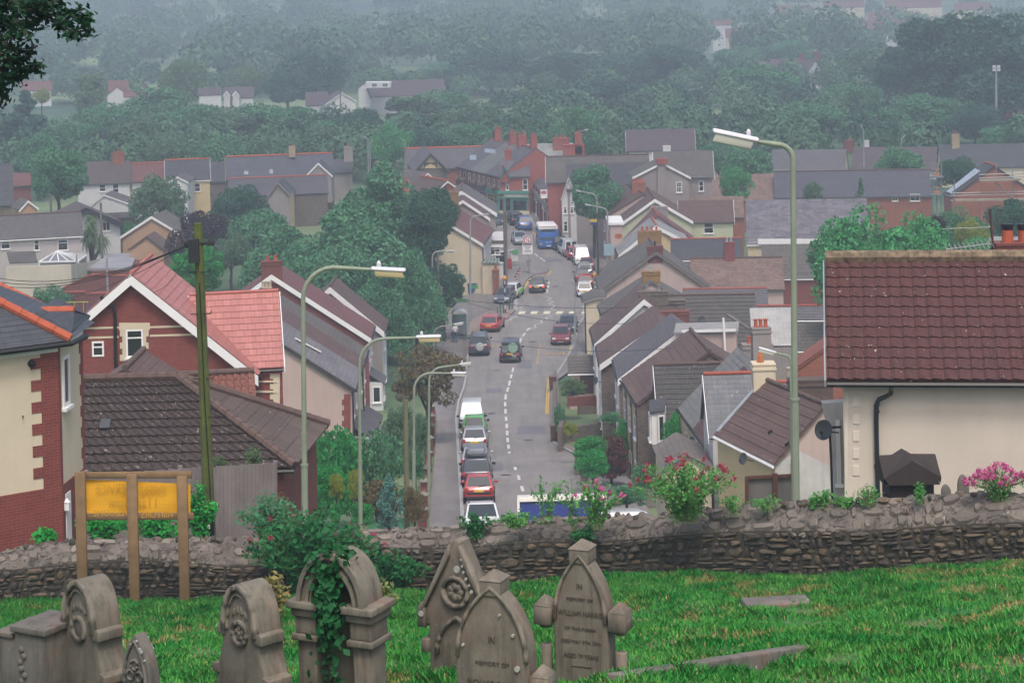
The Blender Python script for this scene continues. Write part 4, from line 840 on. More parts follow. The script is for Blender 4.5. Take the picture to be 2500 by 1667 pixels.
for k in range(5): srect(mb, 2082, 968+k*42, 2098, 968+k*42+24, q, n, .02)
srect(mb, 2062, 955, 2070, 1250, q, n, .012); mb.build('render_quoins', mat('quoin_white', 'cfc4b6', .9, .06), HW.root)
mb = MB(); pts = [Pp(x, y, q, n)+n*d for x, y, d in ((2175, 937, .5), (2174, 952, .4), (2166, 962, .2), (2146, 972, .12), (2139, 985, .12), (2139, 1030, .12), (2144, 1250, .12))]; mb.tube(pts, .058, 8)
for y in (986, 1002): c = Pp(2140, y, q, n)+n*.12; mb.tube([c+Zv*.02, c-Zv*.02], .075, 8)
mb.build('downpipe', mat('pipe_black', '20282c', .4), HW.root)
mb = MB(); a = HW.E1; 
root = thing('white_gable_wall', 'peeling white side wall with a narrow window, left of the cream white house', 'wall', P(2040, 1200, 56)); pl = P(2035, 1000, 56); mb = MB(); pp = [P(2010, 985, 56), P(2065, 980, 56), P(2065, 1250, 56), P(2040, 1250, 56), P(2030, 1080, 56)]; mb.prism(pp, (0, .4, 0)); mb.build('wall', mat('peeling_white', 'b5b1b0', .9, .2, 1.5, streak=.3), root)
pwin(root, pl, n, 2042, 1025, 2052, 1180, mull=0, tran=0)
HC = thing('chimney_stack', 'red brick chimney with two dark topped pots behind the wine red roof', 'chimney', P(2470, 640, 60)); o = chimney(HC, P(2478, 640, 60), 1.15, .7, .5, BRICKD, 0)
for x in (2460, 2500): MB().lathe(P(x, 590, 60), [(.17, -.1), (.155, .30), (.16, .34)], 12).build('chimney_pot', TERRA, o); MB().lathe(P(x, 590, 60), [(.165, .34), (.18, .42), (.18, .50), (.15, .51)], 12).build('cowl', BLACK, o)
# aerial
AE = thing('tv_aerial', 'rusty aerial mast with a long bare yagi beside the red brick chimney', 'aerial', P(2428, 640, 60)); mb = MB(); rust = mat('rusty_metal', '4a302a', .8, .3, 5)
mb.tube([P(2428, 640, 60), P(2416, 510, 60)], .035, 6); mb.build('mast', rust, AE); mb = MB(); mb.tube([P(2305, 559, 60), P(2418, 555, 59.9)], .012, 5); mb.tube([P(2310, 609, 60), P(2440, 592, 60)], .015, 5)
for k in range(11): p = P(2312+k*11, 608.7-k*1.43, 60); mb.tube([p+Vector((0, -.3, -.1)), p+Vector((0, .3, .1))], .008, 4); mb.tube([p-Zv*.09, p+Zv*.09], .008, 4)
mb.build('yagi', mat('pale_metal', '9a9a98', .5), AE)
# ---------------- far left houses
nF = Vector((0, -1, 0))
def wins(H, rects, **k):
    for r in rects: pwin(H.root, H.E1, -H.hn, *r, **k)
H = house('grey_hip_house', 'pale grey house with wide grey roof and white conservatory, far left', faceF(230, (-60, 584), 196, 531, 36, 0), gz(230)-.3, mat('pale_grey_render', 'b3a9a6', .9, .06), tilemat('dull_grey_tile', '5a5656', '656060', .33, .33, .85, .2), gutter=WHITE, oh=.4, ov=.3, ridge=RIDGEB)
wins(H, [(2.5, 590, 25, 608), (141, 585, 166, 611)], mull=0, tran=.7); wins(H, [(83, 586, 96, 611)], mull=0, tran=.6)
cv = thing('conservatory', 'white glazed conservatory with pyramid roof against the pale grey house', 'conservatory', P(130, 650, 224)); zb = gz(224)-.2; ez = P(130, 639, 224).z; mb = MB()
c0, c1 = P(96, 639, 224), P(191, 637, 224); c1.z = c0.z = ez; dpt = Vector((0, 4.5, 0)); ap = P(139, 613, 226); ring = [c0, c1, c1+dpt, c0+dpt]
for p in ring: mb.tube([Vector((p.x, p.y, zb)), p], .08, 5)
for a, b in zip(ring, ring[1:]+ring[:1]):
    mb.bar(a, b, .16, .16)
    for k in range(4): mb.bar(a.lerp(b, k/4), ap, .1, .1)
mb.build('glazing_bars', WHITE, cv); gm = MB()
for a, b in zip(ring, ring[1:]+ring[:1]): gm.poly([a, b, ap]); gm.poly([Vector((a.x, a.y, zb)), Vector((b.x, b.y, zb)), b, a])
gm.build('glass', glass('cons_glass', (.18, .18, .19, 1), .2), cv)
mb = MB(); a0, a1 = P(23, 642, 224.5), P(92, 639, 224.5); b0, b1 = P(16, 615, 228.5), P(85, 613, 228.5); tiles(mb, a0, a1, b1, b0); mb.build('lean_to_roof', GREYT, cv)
gw = thing('garden_wall', 'long cream rendered boundary wall with patchy paint behind the dark parked car', 'wall', P(100, 700, 214)); q0, q1, q2 = P(15, 706, 216), P(175, 702, 216), P(258, 672, 234); mb = MB()
for a, b in ((q0, q1), (q1, q2)): mb.prism([Vector((a.x, a.y, gz(216)-1)), Vector((b.x, b.y, gz(216)-1)), Vector((b.x, b.y, P(b.x, 652, 216).z if b is q1 else P(252, 630, 234).z)), Vector((a.x, a.y, P(0, 652, 216).z))], (0, .25, 0))
mb.build('wall', mat('patchy_cream', 'bdb3a2', .9, .15, .3, streak=.15), gw)
H = house('black_barge_house', 'white gable house with thick black bargeboards behind the palm tree', gabV(247, (133, 541), (208, 505.6), (293, 541), (189, 493)), gz(247)-.3, WHITER, tilemat('plain_brown', '564a49', '5e5150', .33, .33, .8), barge=mat('black_barge', '25272c', .6), bh=.55, ov=.7, oh=.4, gutter=False)
for r in ((153, 545, 181, 561), (250, 542, 269, 564)): pwin(H.root, H.A, -H.vn, *r, mull=1, tran=0)
H = house('tan_gable_house', 'tan rendered gable house with white verge near the dark purple tree', gabV(240, (299, 574), (371, 527), (437, 566), (403, 513)), gz(240)-.3, TANR, GREYT, barge=WHITE, bh=.3, ov=.2, gutter=False)
H = house('tan_garage', 'small brown gable roofed garage in front of the tan gable', gabV(232, (318, 606), (358, 577), (400, 608), (376, 565)), gz(232)-.3, TANR, BROWNT, ov=.2, gutter=False, oh=.3)
H = house('cream_terrace_house', 'white rendered house with brown roof and brick chimney beside the big round green tree', faceF(283, (190, 450), 316, 397, 40, 0), gz(283)-.3, WHITER, tilemat('plain_brown', '564a49', '5e5150', .33, .33, .8), gutter=True, oh=.2, ov=.2, barge=mat('dark_barge', '3a3634', .7), farb=True)
wins(H, [(242, 451, 258, 468), (275, 450, 290, 471)], mull=0, tran=.5); chimney(H.root, P(290, 402, 287), 1.5, .8, 1.6, BRICKO, 1); rb = H
house('lean_to', 'low white gabled rear extension under the brown roofed white house', gabF(276, (216, 505), (255, 475), (312, 495), 5, 0), gz(276)-.3, WHITER, GREYT, ov=.1, barge=WHITE, bh=.2)
house('flat_outbuilding', 'low dark roofed outbuilding behind the black barge house', faceF(266, (245, 533), 330, 521, 20, 0), gz(266), BRICKD, mat('felt_dark', '4a4547', .85), gutter=False)
H = house('two_tone_house', 'house with maroon roof half, left of its yellow walled slate half', faceF(290, (322, 443), 405, 400, 40, 0), gz(290)-.3, WHITER, MAROONT, ov=.05, ridge=RIDGE, gutter=True, oh=.2)
H = house('two_tone_house', 'yellow rendered house with dark slate roof half and white window', faceF(290, (405, 441), 512, 392, 41, 0), gz(290)-.3, YELLOWR, SLATED, ov=.1, ridge=TERRA, gutter=WHITE, barge=WHITE, farb=True, bh=.3, oh=.2)
wins(H, [(475, 447, 489, 468)], mull=0, tran=.5)
H = house('white_gable_wing', 'white gabled rear wing with ivy between maroon and yellow houses', gabF(284, (413, 443), (434, 431), (457, 443), 6, 0), gz(284)-.3, WHITER, SLATE, barge=WHITE, bh=.2, ov=.15, gutter=False); pwin(H.root, H.A, nF, 425, 448, 441, 466)
house('slate_link_house', 'narrow slate roofed house with one skylight between yellow house and hall', faceF(300, (512, 444), 553, 396, 40, 0), gz(300)-.3, STONE, SLATED, ov=.05, oh=.1)
H = house('slate_hall', 'long slate roofed hall with orange ridge and a white edged gablet', faceF(300, (553, 438), 815, 384, 41, 0), gz(300)-.3, STONE, tilemat('hall_slate', '484751', '54545d', .4, .25, .55), ridge=TERRA, ridge_r=.13, barge=YELLOWR, bh=.4, ov=.1, oh=.2)
house('hall_gablet', 'grey gablet with white bargeboards on the long slate hall', gabF(297, (748, 427), (777, 397), (809, 426), 5, 0), gz(300)+2, GREYR, SLATED, barge=WHITE, bh=.3, ov=.1, gutter=False)
for a in ((596, 419, 606, 427), (658, 415, 666, 425)): skylight(H, *a)
chimney(H.root, P(714, 384, 304), .9, .7, 1.5, mat('tan_brick', 'a08a70', .9), 1); 
H = house('church_roof_building', 'lower dark roofed stone building with a small stone gable before the slate hall', faceF(286, (560, 478), 800, 437, 41, 0), gz(286)-.3, STONE, tilemat('purple_slate', '4a454b', '545058', .4, .25, .6), ridge=RIDGE, gutter=False)
house('stone_gablet', 'small stone porch gable of the lower dark roofed building', gabF(281, (655, 474), (679, 444), (707, 472), 6, 0), gz(283)-.3, YELLOWR, SLATED, gable_m=GREYR, ov=.3, barge=GREYR, bh=.25, gutter=False)
house('end_slate_house', 'slate house with tall chimney at the right end of the hall', faceF(318, (812, 420), 860, 390, 40, 0), gz(318)-.3, GREYR, SLATED, ov=.1); chimney(thing('chimney_stack', 'tan pot chimney stack right of the long slate hall', 'chimney', P(851, 392, 316)), P(851, 395, 316), 1.3, .8, 2.2, GREYR, 1)
house('brown_edge_house', 'brown stone house with orange quoins cut by the left edge of the photo', faceF(262, (-40, 500), 30, 402, 50, 0), gz(262), mat('brown_stone', '6d5f4c', .9, .2, 1), SLATED, ov=.2); house('red_roof_shed', 'brick red roofed house behind the big round tree, far left', faceF(290, (30, 452), 76, 424, 38, 0), gz(290), BRICKD, MAROONT, ov=.1)
house('small_gable_shed', 'small cream shed with white verge beneath the big round tree', gabV(244, (49, 510), (68, 489), (90, 505), (50, 482)), gz(244), TANR, GREYT, barge=WHITE, bh=.25, gutter=False)
gwl = thing('playground_wall', 'brick boundary wall with sloping red coping beside the playground', 'wall', P(240, 720, 205)); mb = MB(); cpn = MB()
pts = [(150, 706), (220, 672), (310, 674)]; zz = gz(208)-.5
for (x0, y0), (x1, y1) in zip(pts[:-1], pts[1:]):
    a, b = P(x0, y0, 208), P(x1, y1, 208); mb.prism([Vector((a.x, a.y, zz)), Vector((b.x, b.y, zz)), b, a], (0, .3, 0)); cpn.bar(a+Vector((0, .15, .05)), b+Vector((0, .15, .05)), .45, .12)
for x in (140, 206, 208, 320):
    pass
mb.build('wall', BRICKD, gwl); cpn.build('coping', RIDGE, gwl)
gw2 = thing('playground_wall', 'lower brick wall with red coping in front of the blue playground rails', 'wall', P(240, 720, 196)); mb = MB(); cpn = MB()
for (x0, y0), (x1, y1) in (((138, 716), (207, 713)), ((208, 718), (330, 715))):
    a, b = P(x0, y0, 198), P(x1, y1, 198); mb.prism([Vector((a.x, a.y, gz(198)-.5)), Vector((b.x, b.y, gz(198)-.5)), b, a], (0, .3, 0)); cpn.bar(a+Vector((0, .15, .05)), b+Vector((0, .15, .05)), .45, .14)
mb.build('wall', BRICKD, gw2); cpn.build('coping', RIDGE, gw2)
pr = thing('playground_rails', 'blue and yellow playground railings left of the red brick gable house', 'railing', P(170, 752, 185)); mb = MB()
for k in range(9): mb.tube([P(127+k*11, 772, 185), P(127+k*11, 737, 185)], .035, 5, m=k % 2)
mb.tube([P(124, 739, 185), P(216, 737, 185)], .04, 5, m=1); mb.build('rails', [mat('blue_rail', '3a4a8a', .5), mat('yellow_rail', 'a8a838', .5)], pr)
fr = thing('flat_roof_garage', 'flat roofed garage block with pale felt roof behind the pink roof', 'garage', P(290, 660, 225)); mb = MB(); a, b, c, d = P(222, 676, 224), P(330, 664, 224), P(345, 640, 236), P(262, 642, 236); zt = P(262, 660, 224).z
mb.prism([Vector((p.x, p.y, gz(225))) for p in (a, b, c, d)], (0, 0, zt-gz(225))); mb.build('wall', BRICKD, fr); mb = MB(); mb.prism([Vector((p.x*1.01, p.y, zt)) for p in (a, b, c, d)], (0, 0, .25)); mb.build('roof', mat('felt_pale', '8f8d91', .85, .2, .5), fr)
# ---------------- upper right and far houses
PLUM = tilemat('plum_tile', '55484c', '5f5054', .33, .33, .8); RUST = tilemat('rust_far_tile', '744a46', '7e524d', .33, .33, .8)
H = house('slate_row_house', 'slate house with cream right gable above the long slate roof', faceF(330, (1881, 415), 2062, 366, 40, -14), gz(330), CREAM, SLATE, ov=.1, gutter=WHITE); chimney(H.root, P(2073, 372, 334), 1.6, .7, 1.8, BRICKD, 1)
H = house('slate_row_house', 'slate and brown roofed house with white right gable behind the bushy dark tree', faceF(330, (2080, 414), 2285, 360, 40, -14), gz(330), WHITER, PLUM, ov=.1); chimney(H.root, P(2116, 364, 334), .7, .6, 1.3, WHITER, 0)
H = house('slate_row_house', 'slate house with a tall tan chimney at the upper right', faceF(315, (2300, 408), 2560, 354, 40, -6), gz(315), CREAM, SLATED, ov=.1); chimney(H.root, P(2333, 376, 318), 1.1, .8, 2.9, mat('tan_brick', 'a08a70', .9), 1)
H = house('long_slate_building', 'very long purple slate roof over red brick with white windows, right', faceF(268, (1893, 481), 2274, 420, 36, 0), gz(268), BRICKO, tilemat('violet_slate', '4e4a54', '585460', .4, .25, .55, streak=.05), ridge=RIDGEB, ov=.1, gutter=True)
wins(H, [(2178, 477, 2192, 491), (2222, 474, 2246, 491)], mull=1, tran=0)
house('tan_tiled_building', 'tan tiled roof left of the long purple slate roof', faceF(270, (1735, 489), 1893, 427, 36, 0), gz(270), BRICKO, PINKT, ov=.1, gutter=False)
H = house('brick_scaffold_house', 'red brick gable house with solar panels and scaffolding, far right', terr(240, (2323, 480), (2304, 471), (2427, 405)), gz(240), BRICKO, SLATED, ov=.2, ridge=TERRA, gutter=False)
for (x0, y0), (x1, y1) in (((2316, 470), (2400, 408)),):
    a, b, c, d = [Pp(x, y, H.E1, H.n1)+H.n1*.1 for x, y in ((2312, 471), (2322, 474), (2395, 420), (2382, 414))]; mb = MB(); mb.prism([a, b, c, d], H.n1*.08); mb.build('solar_panel', glass('solar', (.35, .37, .42, 1), .12), H.root)
sc = thing('scaffolding', 'scaffolding of grey poles and plank lifts against the brick gable', 'scaffolding', P(2420, 560, 236)); mb = MB(); pk = MB()
for x in (2330, 2396, 2432, 2472, 2520): mb.tube([P(x, 560, 236), P(x, 400 if x > 2400 else 440, 236)], .06, 5)
for y in (425, 433, 470, 476, 488): mb.tube([P(2320 if y > 450 else 2390, y+2, 235.8), P(2540, y-3, 235.8)], .05, 5)
mb.tube([P(2430, 445, 235.8), P(2475, 484, 235.8)], .05, 5); mb.build('poles', mat('galvanised', '8d8f92', .4, .1, 3, metal=.5), sc)
for x0, x1, y in ((2390, 2490, 441), (2330, 2540, 489)): pk.bar(P(x0, y, 235.5), P(x1, y-3, 235.5), .9, .2)
pk.build('planks', mat('plank', '8f8375', .9), sc)
sc = thing('scaffold_tower', 'narrow scaffold tower with orange guard panels right of the long slate roof', 'scaffolding', P(2287, 530, 262)); mb = MB(); og = MB()
for x in (2277, 2287, 2298): mb.tube([P(x, 535, 262), P(x, 398, 262)], .08, 5)
for y in (432, 475): pk = mb.bar(P(2270, y, 261.5), P(2302, y, 261.5), .8, .2); og.prism([P(2281, y-3, 261.4), P(2295, y-3, 261.4), P(2295, y-9, 261.4), P(2281, y-9, 261.4)], (0, .1, 0)); og.bar(P(2281, y-18, 261.4), P(2294, y-18, 261.4), .1, .12)
mb.build('poles', CACHE[('m', 'galvanised')], sc); og.build('guard_panels', mat('orange_panel', 'b0683e', .6), sc)
H = house('patchy_slate_hall', 'hall with a huge mottled patchy slate roof and white fascia', faceF(222, (1826, 592), 2120, 489, 42, 0), gz(222), CREAM, SLATEP, ov=.15, oh=.3, gutter=WHITE, gauge=.3, lip=.012)
n = -H.hn; mb = MB(); srect(mb, 1850, 583, 2010, 596, H.E1-Vector((0, .3, 0)), n, .1); mb.build('fascia', WHITE, H.root); mb = MB()
for k in range(6): srect(mb, 1838-(6 if k % 2 else 3), 596+k*7, 1846, 602.9+k*7, H.E1, n, .05)
mb.build('quoins', YELLOWR, H.root)
house('low_tiled_annexe', 'plain brown grey tiled annexe roof under the white fascia of the patchy slate hall', faceF(205, (1862, 676), 2030, 597, 42, 0), gz(205), BRICK, GREYT, ov=.05, gutter=WHITE)
house('flat_grey_roof_house', 'grey roof strip behind the big round tree near the aerial', faceF(200, (2290, 660), 2520, 578, 30, 0), gz(200), GREYR, mat('felt_roof', '8f8d8b', .85, .12, 1), gutter=False)
rf = thing('red_flat_roof_building', 'building with a dull red flat roof edge at the right side among trees', 'building', P(2440, 300, 430)); mb = MB(); mb.prism([P(2400, 330, 430), P(2560, 330, 430), P(2560, 285, 430), P(2400, 290, 430)], (0, 8, 0)); mb.build('wall', BRICKD, rf); mb = MB(); mb.prism([P(2372, 292, 428), P(2560, 283, 428), P(2560, 276, 428), P(2372, 283, 428)], (0, 10, 0)); mb.build('roof', mat('dull_red', '8a4a50', .7), rf)
def far(name, label, Y, eL, xR, yr, wall, roof, zdrop=0, **k):
    sp = faceF(Y, eL, xR, yr, 36, k.pop('yaw', 0)); k.setdefault('gutter', False); return house(name, label, sp, sp[0].z-(k.pop('h', 5.5)), wall, roof, ov=.2, back=True, **k)
far('far_white_house', 'far white house with long box dormer on a brown roof', 520, (905, 236), 1085, 199, WHITER, PLUM, gable_m=WHITER)
Hd = thing('box_dormer', 'white box dormer with two windows on the far brown roof', 'dormer', P(925, 214, 512)); mb = MB(); mb.prism([P(892, 216, 512), P(953, 215, 512), P(953, 202, 512), P(892, 202, 512)], (0, 6, 0)); mb.build('dormer', WHITER, Hd); window(Hd, P(914, 208, 511.9), nF, 1.3, .9); window(Hd, P(940, 208, 511.9), nF, 1.3, .9)
house('far_white_house', 'far white gable end left of the box dormer house', gabF(516, (875, 215), (890, 203), (905, 240), 8, 0), gz(500)+2, WHITER, PLUM, gutter=False, ov=.1)
house('far_white_house', 'bright white far gable house with thin poles in front', gabF(455, (790, 258), (834, 226), (868, 246), 10, -10), gz(440)+2, WHITER, PLUM, barge=WHITE, gutter=False, ov=.2)
house('far_white_house', 'far hip roofed white house with dark windows left of the poplar pair', gabF(500, (262, 232), (285, 212), (312, 232), 8, 0), gz(480), WHITER, RUST, gutter=False)
far('far_red_roof_house', 'far red roofed white house between the poplar and pale green tree', 505, (266, 222), 312, 198, WHITER, RUST, h=6)
far('far_red_roof_house', 'low far red roof below the white gable, left of centre trees', 480, (303, 236), 358, 226, WHITER, RUST, h=3)
house('far_white_gable', 'small far white gable with black timber beside the pale green tree', gabF(495, (331, 224), (347, 210), (353, 224), 6, 0), gz(480)+4, WHITER, RUST, gutter=False)
H = far('far_twin_gable_house', 'far white house with twin little white gables and brown roof', 500, (548, 240), 618, 214, WHITER, PLUM, h=4)
for x in (553, 575): house('far_gablet', 'little far white gablet on the twin gable house, %s' % ('left one of the two' if x < 560 else 'right one of the two'), gabF(497, (x-7, 231), (x, 222), (x+8, 231), 3, 0), gz(490)+4.2, WHITER, PLUM, barge=WHITE, bh=.4, gutter=False)
far('far_brown_roof_house', 'far brown roof left of the twin gable house', 490, (486, 232), 540, 216, WHITER, PLUM, h=3); far('far_brown_roof_house', 'far plum roof beside the bright white gable house', 465, (748, 258), 800, 226, WHITER, PLUM, h=3)
far('far_red_roof_house', 'far pinkish red roof at the left edge behind the yellow tree', 520, (55, 222), 125, 200, WHITER, RUST, h=4)
H = house('plum_roof_house', 'house with stepped plum roofs and white gable deep in the right hand trees', gabF(560, (1966, 182), (1990, 146), (2012, 180), 14, -45), gz(540)+1, WHITER, PLUM, gutter=False, ov=.3); chimney(H.root, P(1996, 146, 556), 1.4, 1, 2, BRICKD, 0); chimney(H.root, P(1957, 152, 560), 1.4, 1, 2, BRICKD, 0)
# estate on the far right hillside
es = [(1740, 62, 1790, 52, 'white terrace houses with flat fronts, lowest left of the hillside estate', 1), (1772, 92, 1880, 70, 'rust roofed house at the lower left of the hillside estate', 0), (1880, 86, 2000, 66, 'long rust roof in the middle of the hillside estate', 0), (2020, 62, 2110, 46, 'rust roof house with white gable, upper middle of the hillside estate', 2), (2090, 74, 2230, 50, 'broad rust roof above the cream gable of the hillside estate', 2), (1896, 36, 1990, 16, 'white block near the top of the hillside estate', 1), (2010, 20, 2110, 4, 'pinkish far roofs at the top of the hillside estate', 0), (2160, 20, 2300, 2, 'highest wide rust roof of the hillside estate', 0), (2330, 26, 2420, 8, 'far rust roof at the top right of the hillside estate', 0), (2120, 46, 2230, 30, 'far rust roofs half hidden by estate trees', 0)]
for i, (x0, y0, x1, y1, lb, k) in enumerate(es):
    Y = 1050-y0*3.2; a = P(x0, y0, Y); tz = gz(Y)
    H = far('estate_house', lb, Y, (x0, y0), x1, y1, WHITER if k else CREAM, RUST, h=max(5, min(12, a.z-tz+2)), yaw=[0, 18, -18][k], group='hillside estate houses', barge=WHITE, bh=.6, farb=True)
# ---------------- trees
LM = {'mid': leafmat('leaf_mid', '3f7556', '64986f'), 'dark': leafmat('leaf_dark', '2a5240', '406e55'), 'light': leafmat('leaf_light', '3c8a54', '58a468'), 'olive': leafmat('leaf_olive', '55704e', '6f8a5e'), 'yellow': leafmat('leaf_yellow', '7d8a34', '98a044'), 'purple': leafmat('leaf_purple', '2c2029', '3e2c35'), 'hill': leafmat('leaf_hill', '3c6250', '557a62', .2, clump=.03), 'redbush': leafmat('leaf_redbush', '3a3a2c', '7a3a48', clump=2.5), 'rusty': leafmat('leaf_rusty', '5a6242', '84664c', clump=2.5), 'blue': leafmat('leaf_blue', '4d7a74', '6a9790'), 'vivid': leafmat('leaf_vivid', '247a3a', '3c9c52'), 'grey': leafmat('leaf_grey', '4c6e54', '6a8a6a'), 'far': leafmat('leaf_far', '2f5541', '628664', .2, clump=.06)}
BARK = mat('bark', '40362e', .95, .3, 4, .5, 20)
def leafquads(c, d, size, rng, jit=.9, asp=.62):
    n = len(c); r = rng.normal(size=(n, 3)); nrm = d*1.0+r*jit; nrm /= np.linalg.norm(nrm, axis=1)[:, None]
    t = np.cross(nrm, rng.normal(size=(n, 3))); t /= np.maximum(np.linalg.norm(t, axis=1), 1e-6)[:, None]; b = np.cross(nrm, t)
    s = size*rng.uniform(.6, 1.3, (n, 1)); q = np.stack([c-t*s, c-b*s*asp+nrm*s*.15, c+t*s, c+b*s*asp+nrm*s*.15], 1)
    return q.reshape(-1, 3), np.arange(4*n).reshape(n, 4)
def crown_pts(h, r, z0, shape, n, rng, clumps=26, cr=.34):
    # clump centres spread through the crown, leaves near the skin of each clump
    cs = []; 
    while len(cs) < clumps:
        p = rng.uniform(-1, 1, 3)
        if (p**2).sum() > 1 and not (shape == 'mound' and p[2] < 0 and p[0]**2+p[1]**2 < 1): continue
        if shape == 'cone':
            t = (p[2]+1)/2; p[:2] *= (1-t)*.95+.06
        elif shape == 'column': p[:2] *= .9
        elif shape == 'dome' and p[2] < -.2: p[:2] *= 1.1
        if np.linalg.norm(p) < .35 and rng.random() < .7: continue
        cs.append(p)
    cs = np.array(cs); k = rng.integers(0, clumps, n); d = rng.normal(size=(n, 3)); d /= np.linalg.norm(d, axis=1)[:, None]
    cz = (h-z0)/2; ctr = cs*np.array([r, r, cz])*.80; rad = cr*rng.uniform(.7, 1.3, clumps)
    if shape == 'cone': rad = rad*(1.15-(cs[:, 2]+1)/2*.8)
    sc = np.array([r, r, min(cz, r*1.0)*.85]); rr = rng.uniform(.55, 1.06, (n, 1))**.6
    pts = ctr[k]+d*rr*rad[k][:, None]*sc
    pts[:, 2] += z0+cz; return pts, d*.7+np.array([0, 0, .45])
TREE = {}
def tree_proto(key, h, r, z0, shape, n, leaf, lm, clumps=26, cr=.34, seed=1, droop=False):
    rng = np.random.default_rng(seed); pts, d = crown_pts(h, r, z0, shape, n, rng, clumps, cr)
    if droop: pts[:, 2] -= (np.hypot(pts[:, 0], pts[:, 1])/r)**2*.25*h
    V, Q = leafquads(pts, d, leaf, rng)
    if droop: pass
    TREE[key] = (V, Q, lm, h, r, z0); return key
def make_tree(name, label, base, key, s=(1, 1, 1), rz=0, lm=None, group=None, asp=0):
    V, Q, m0, h, r, z0 = TREE[key]; ck = ('mesh', key, lm or m0)
    root = thing(name, label, 'bush' if 'shrub' in name or 'bush' in name else ('hedge' if 'hedge' in name else 'tree'), base, group)
    if ck not in CACHE:
        o = npmesh('crown', V, Q, LM[lm or m0]); CACHE[ck] = o.data; bpy.data.objects.remove(o)
        mb = MB(); rr = max(.12, r*.06); mb.tube([(0, 0, -.5), (0.05*r, 0, z0*.6+.2), (-.03*r, .04*r, z0+(h-z0)*.45)], [rr*1.25, rr, rr*.4], 7)
        for k in range(7):
            a = k*2.4; mb.tube([(0, 0, z0*.7+.2+k*.04*h), (math.cos(a)*r*.3, math.sin(a)*r*.3, z0+(h-z0)*(.25+.05*k)), (math.cos(a)*r*.5, math.sin(a)*r*.5, z0+(h-z0)*(.36+.05*k))], [rr*.55, rr*.38, rr*.12], 5)
        t = mb.build('trunk', BARK); CACHE[ck+('t',)] = t.data; bpy.data.objects.remove(t)
    c = link('crown', CACHE[ck], root); t = link('trunk', CACHE[ck+('t',)], root); sz = min(s[2], asp*r*s[0]/(h-z0)) if asp else s[2]; H = h*s[2]
    c.scale = (s[0], s[1], sz); c.location = (0, 0, H-h*sz); t.scale = (s[0], s[1], 1); t.scale = (s[0], s[1], sz); t.location = (0, 0, H-h*sz)
    if H-h*sz > .3:
        rr = max(.12, r*.06)*s[0]; mb = MB(); mb.tube([(0, 0, -.5), (.03*r*s[0], 0, (H-h*sz)*.6), (0, 0, H-h*sz)], [rr*1.6, rr*1.35, rr*1.2], 7); o = mb.build('lower_trunk', BARK); o.parent = root
    root.rotation_euler = (0, 0, rz); return root
for i in range(4): tree_proto('oak%d' % i, 14, 7, 2.5, 'dome', 13000, .30, 'mid', 30, .36, 20+i)
for i in range(2): tree_proto('tall%d' % i, 18, 6, 3, 'dome', 13000, .31, 'mid', 34, .34, 40+i)
tree_proto('cone0', 14, 4, 1, 'cone', 5000, .35, 'dark', 40, .3, 50); tree_proto('poplar', 18, 2.6, 1, 'column', 5000, .34, 'olive', 40, .38, 51)
tree_proto('willow', 16, 8, 1.5, 'dome', 26000, .25, 'mid', 60, .27, 52, droop=True); tree_proto('near0', 9, 5, 1.5, 'dome', 15000, .17, 'light', 60, .27, 53); tree_proto('near1', 9, 5, 1.5, 'dome', 12000, .17, 'mid', 70, .22, 54)
tree_proto('bush0', 2.4, 1.6, .1, 'mound', 3500, .10, 'vivid', 26, .34, 55); tree_proto('bush1', 2.4, 1.6, .1, 'mound', 3500, .09, 'mid', 40, .26, 56); tree_proto('spruce', 3.4, 1.35, .2, 'cone', 5200, .06, 'blue', 60, .24, 57)
def tpx(name, label, px, ytop, wpx, Y, key, lm=None, zoff=0, rz=None, base=None, group=None, asp=2.0):
    V, Q, m0, h, r, z0 = TREE[key]; top = P(px, ytop, Y); zb = gz(Y)+zoff if base is None else base
    H = max(top.z-zb, 2)*1.02; W = wpx/S(Y)/2*.95
    return make_tree(name, label, Vector((top.x, Y, zb)), key, (W/r, W/r, H/h), (px*.37) % 6.28 if rz is None else rz, lm, group, (3.2 if key == 'willow' else asp) if key not in ('cone0', 'poplar') else 0)
t = tpx
# the big green trees left of the street
t('willow_tree', 'broad weeping green tree filling the middle left, behind the maroon roof terrace', 850, 500, 400, 205, 'willow'); t('willow_tree', 'tall feathery green tree rising highest over the middle left roofs', 925, 393, 330, 222, 'willow', rz=2)
t('broadleaf_tree', 'green tree leaning on the left flank of the weeping tree clump', 690, 545, 270, 212, 'willow', rz=4); t('broadleaf_tree', 'dark green tree touching the cream gable house', 1050, 462, 170, 216, 'oak1', 'dark'); t('broadleaf_tree', 'dark lower tree in front of the cream gable house, beside the lamp columns', 1080, 640, 130, 196, 'near1', 'dark')
t('broadleaf_tree', 'dark green tree overhanging the bus shelter', 1010, 600, 170, 190, 'willow', 'mid', rz=1); t('broadleaf_tree', 'green tree mass low behind the brown roofed terrace end', 930, 640, 200, 186, 'willow', 'mid', rz=3); t('broadleaf_tree', 'shadowed tree low behind the white verge terrace roofs', 820, 600, 220, 196, 'oak2', 'mid')
t('broadleaf_tree', 'pale green light tree behind the two terracotta chimney pots', 640, 505, 200, 232, 'oak3', 'mid'); t('beech_tree', 'dark purple copper beech left of the big green trees', 490, 518, 170, 228, 'oak0', 'purple'); t('cedar_tree', 'dark spreading cedar in front of the low church like building', 580, 450, 150, 262, 'oak2', 'dark'); t('broadleaf_tree', 'bright green small tree right behind the mossy telegraph pole', 480, 590, 160, 172, 'near1', 'vivid')
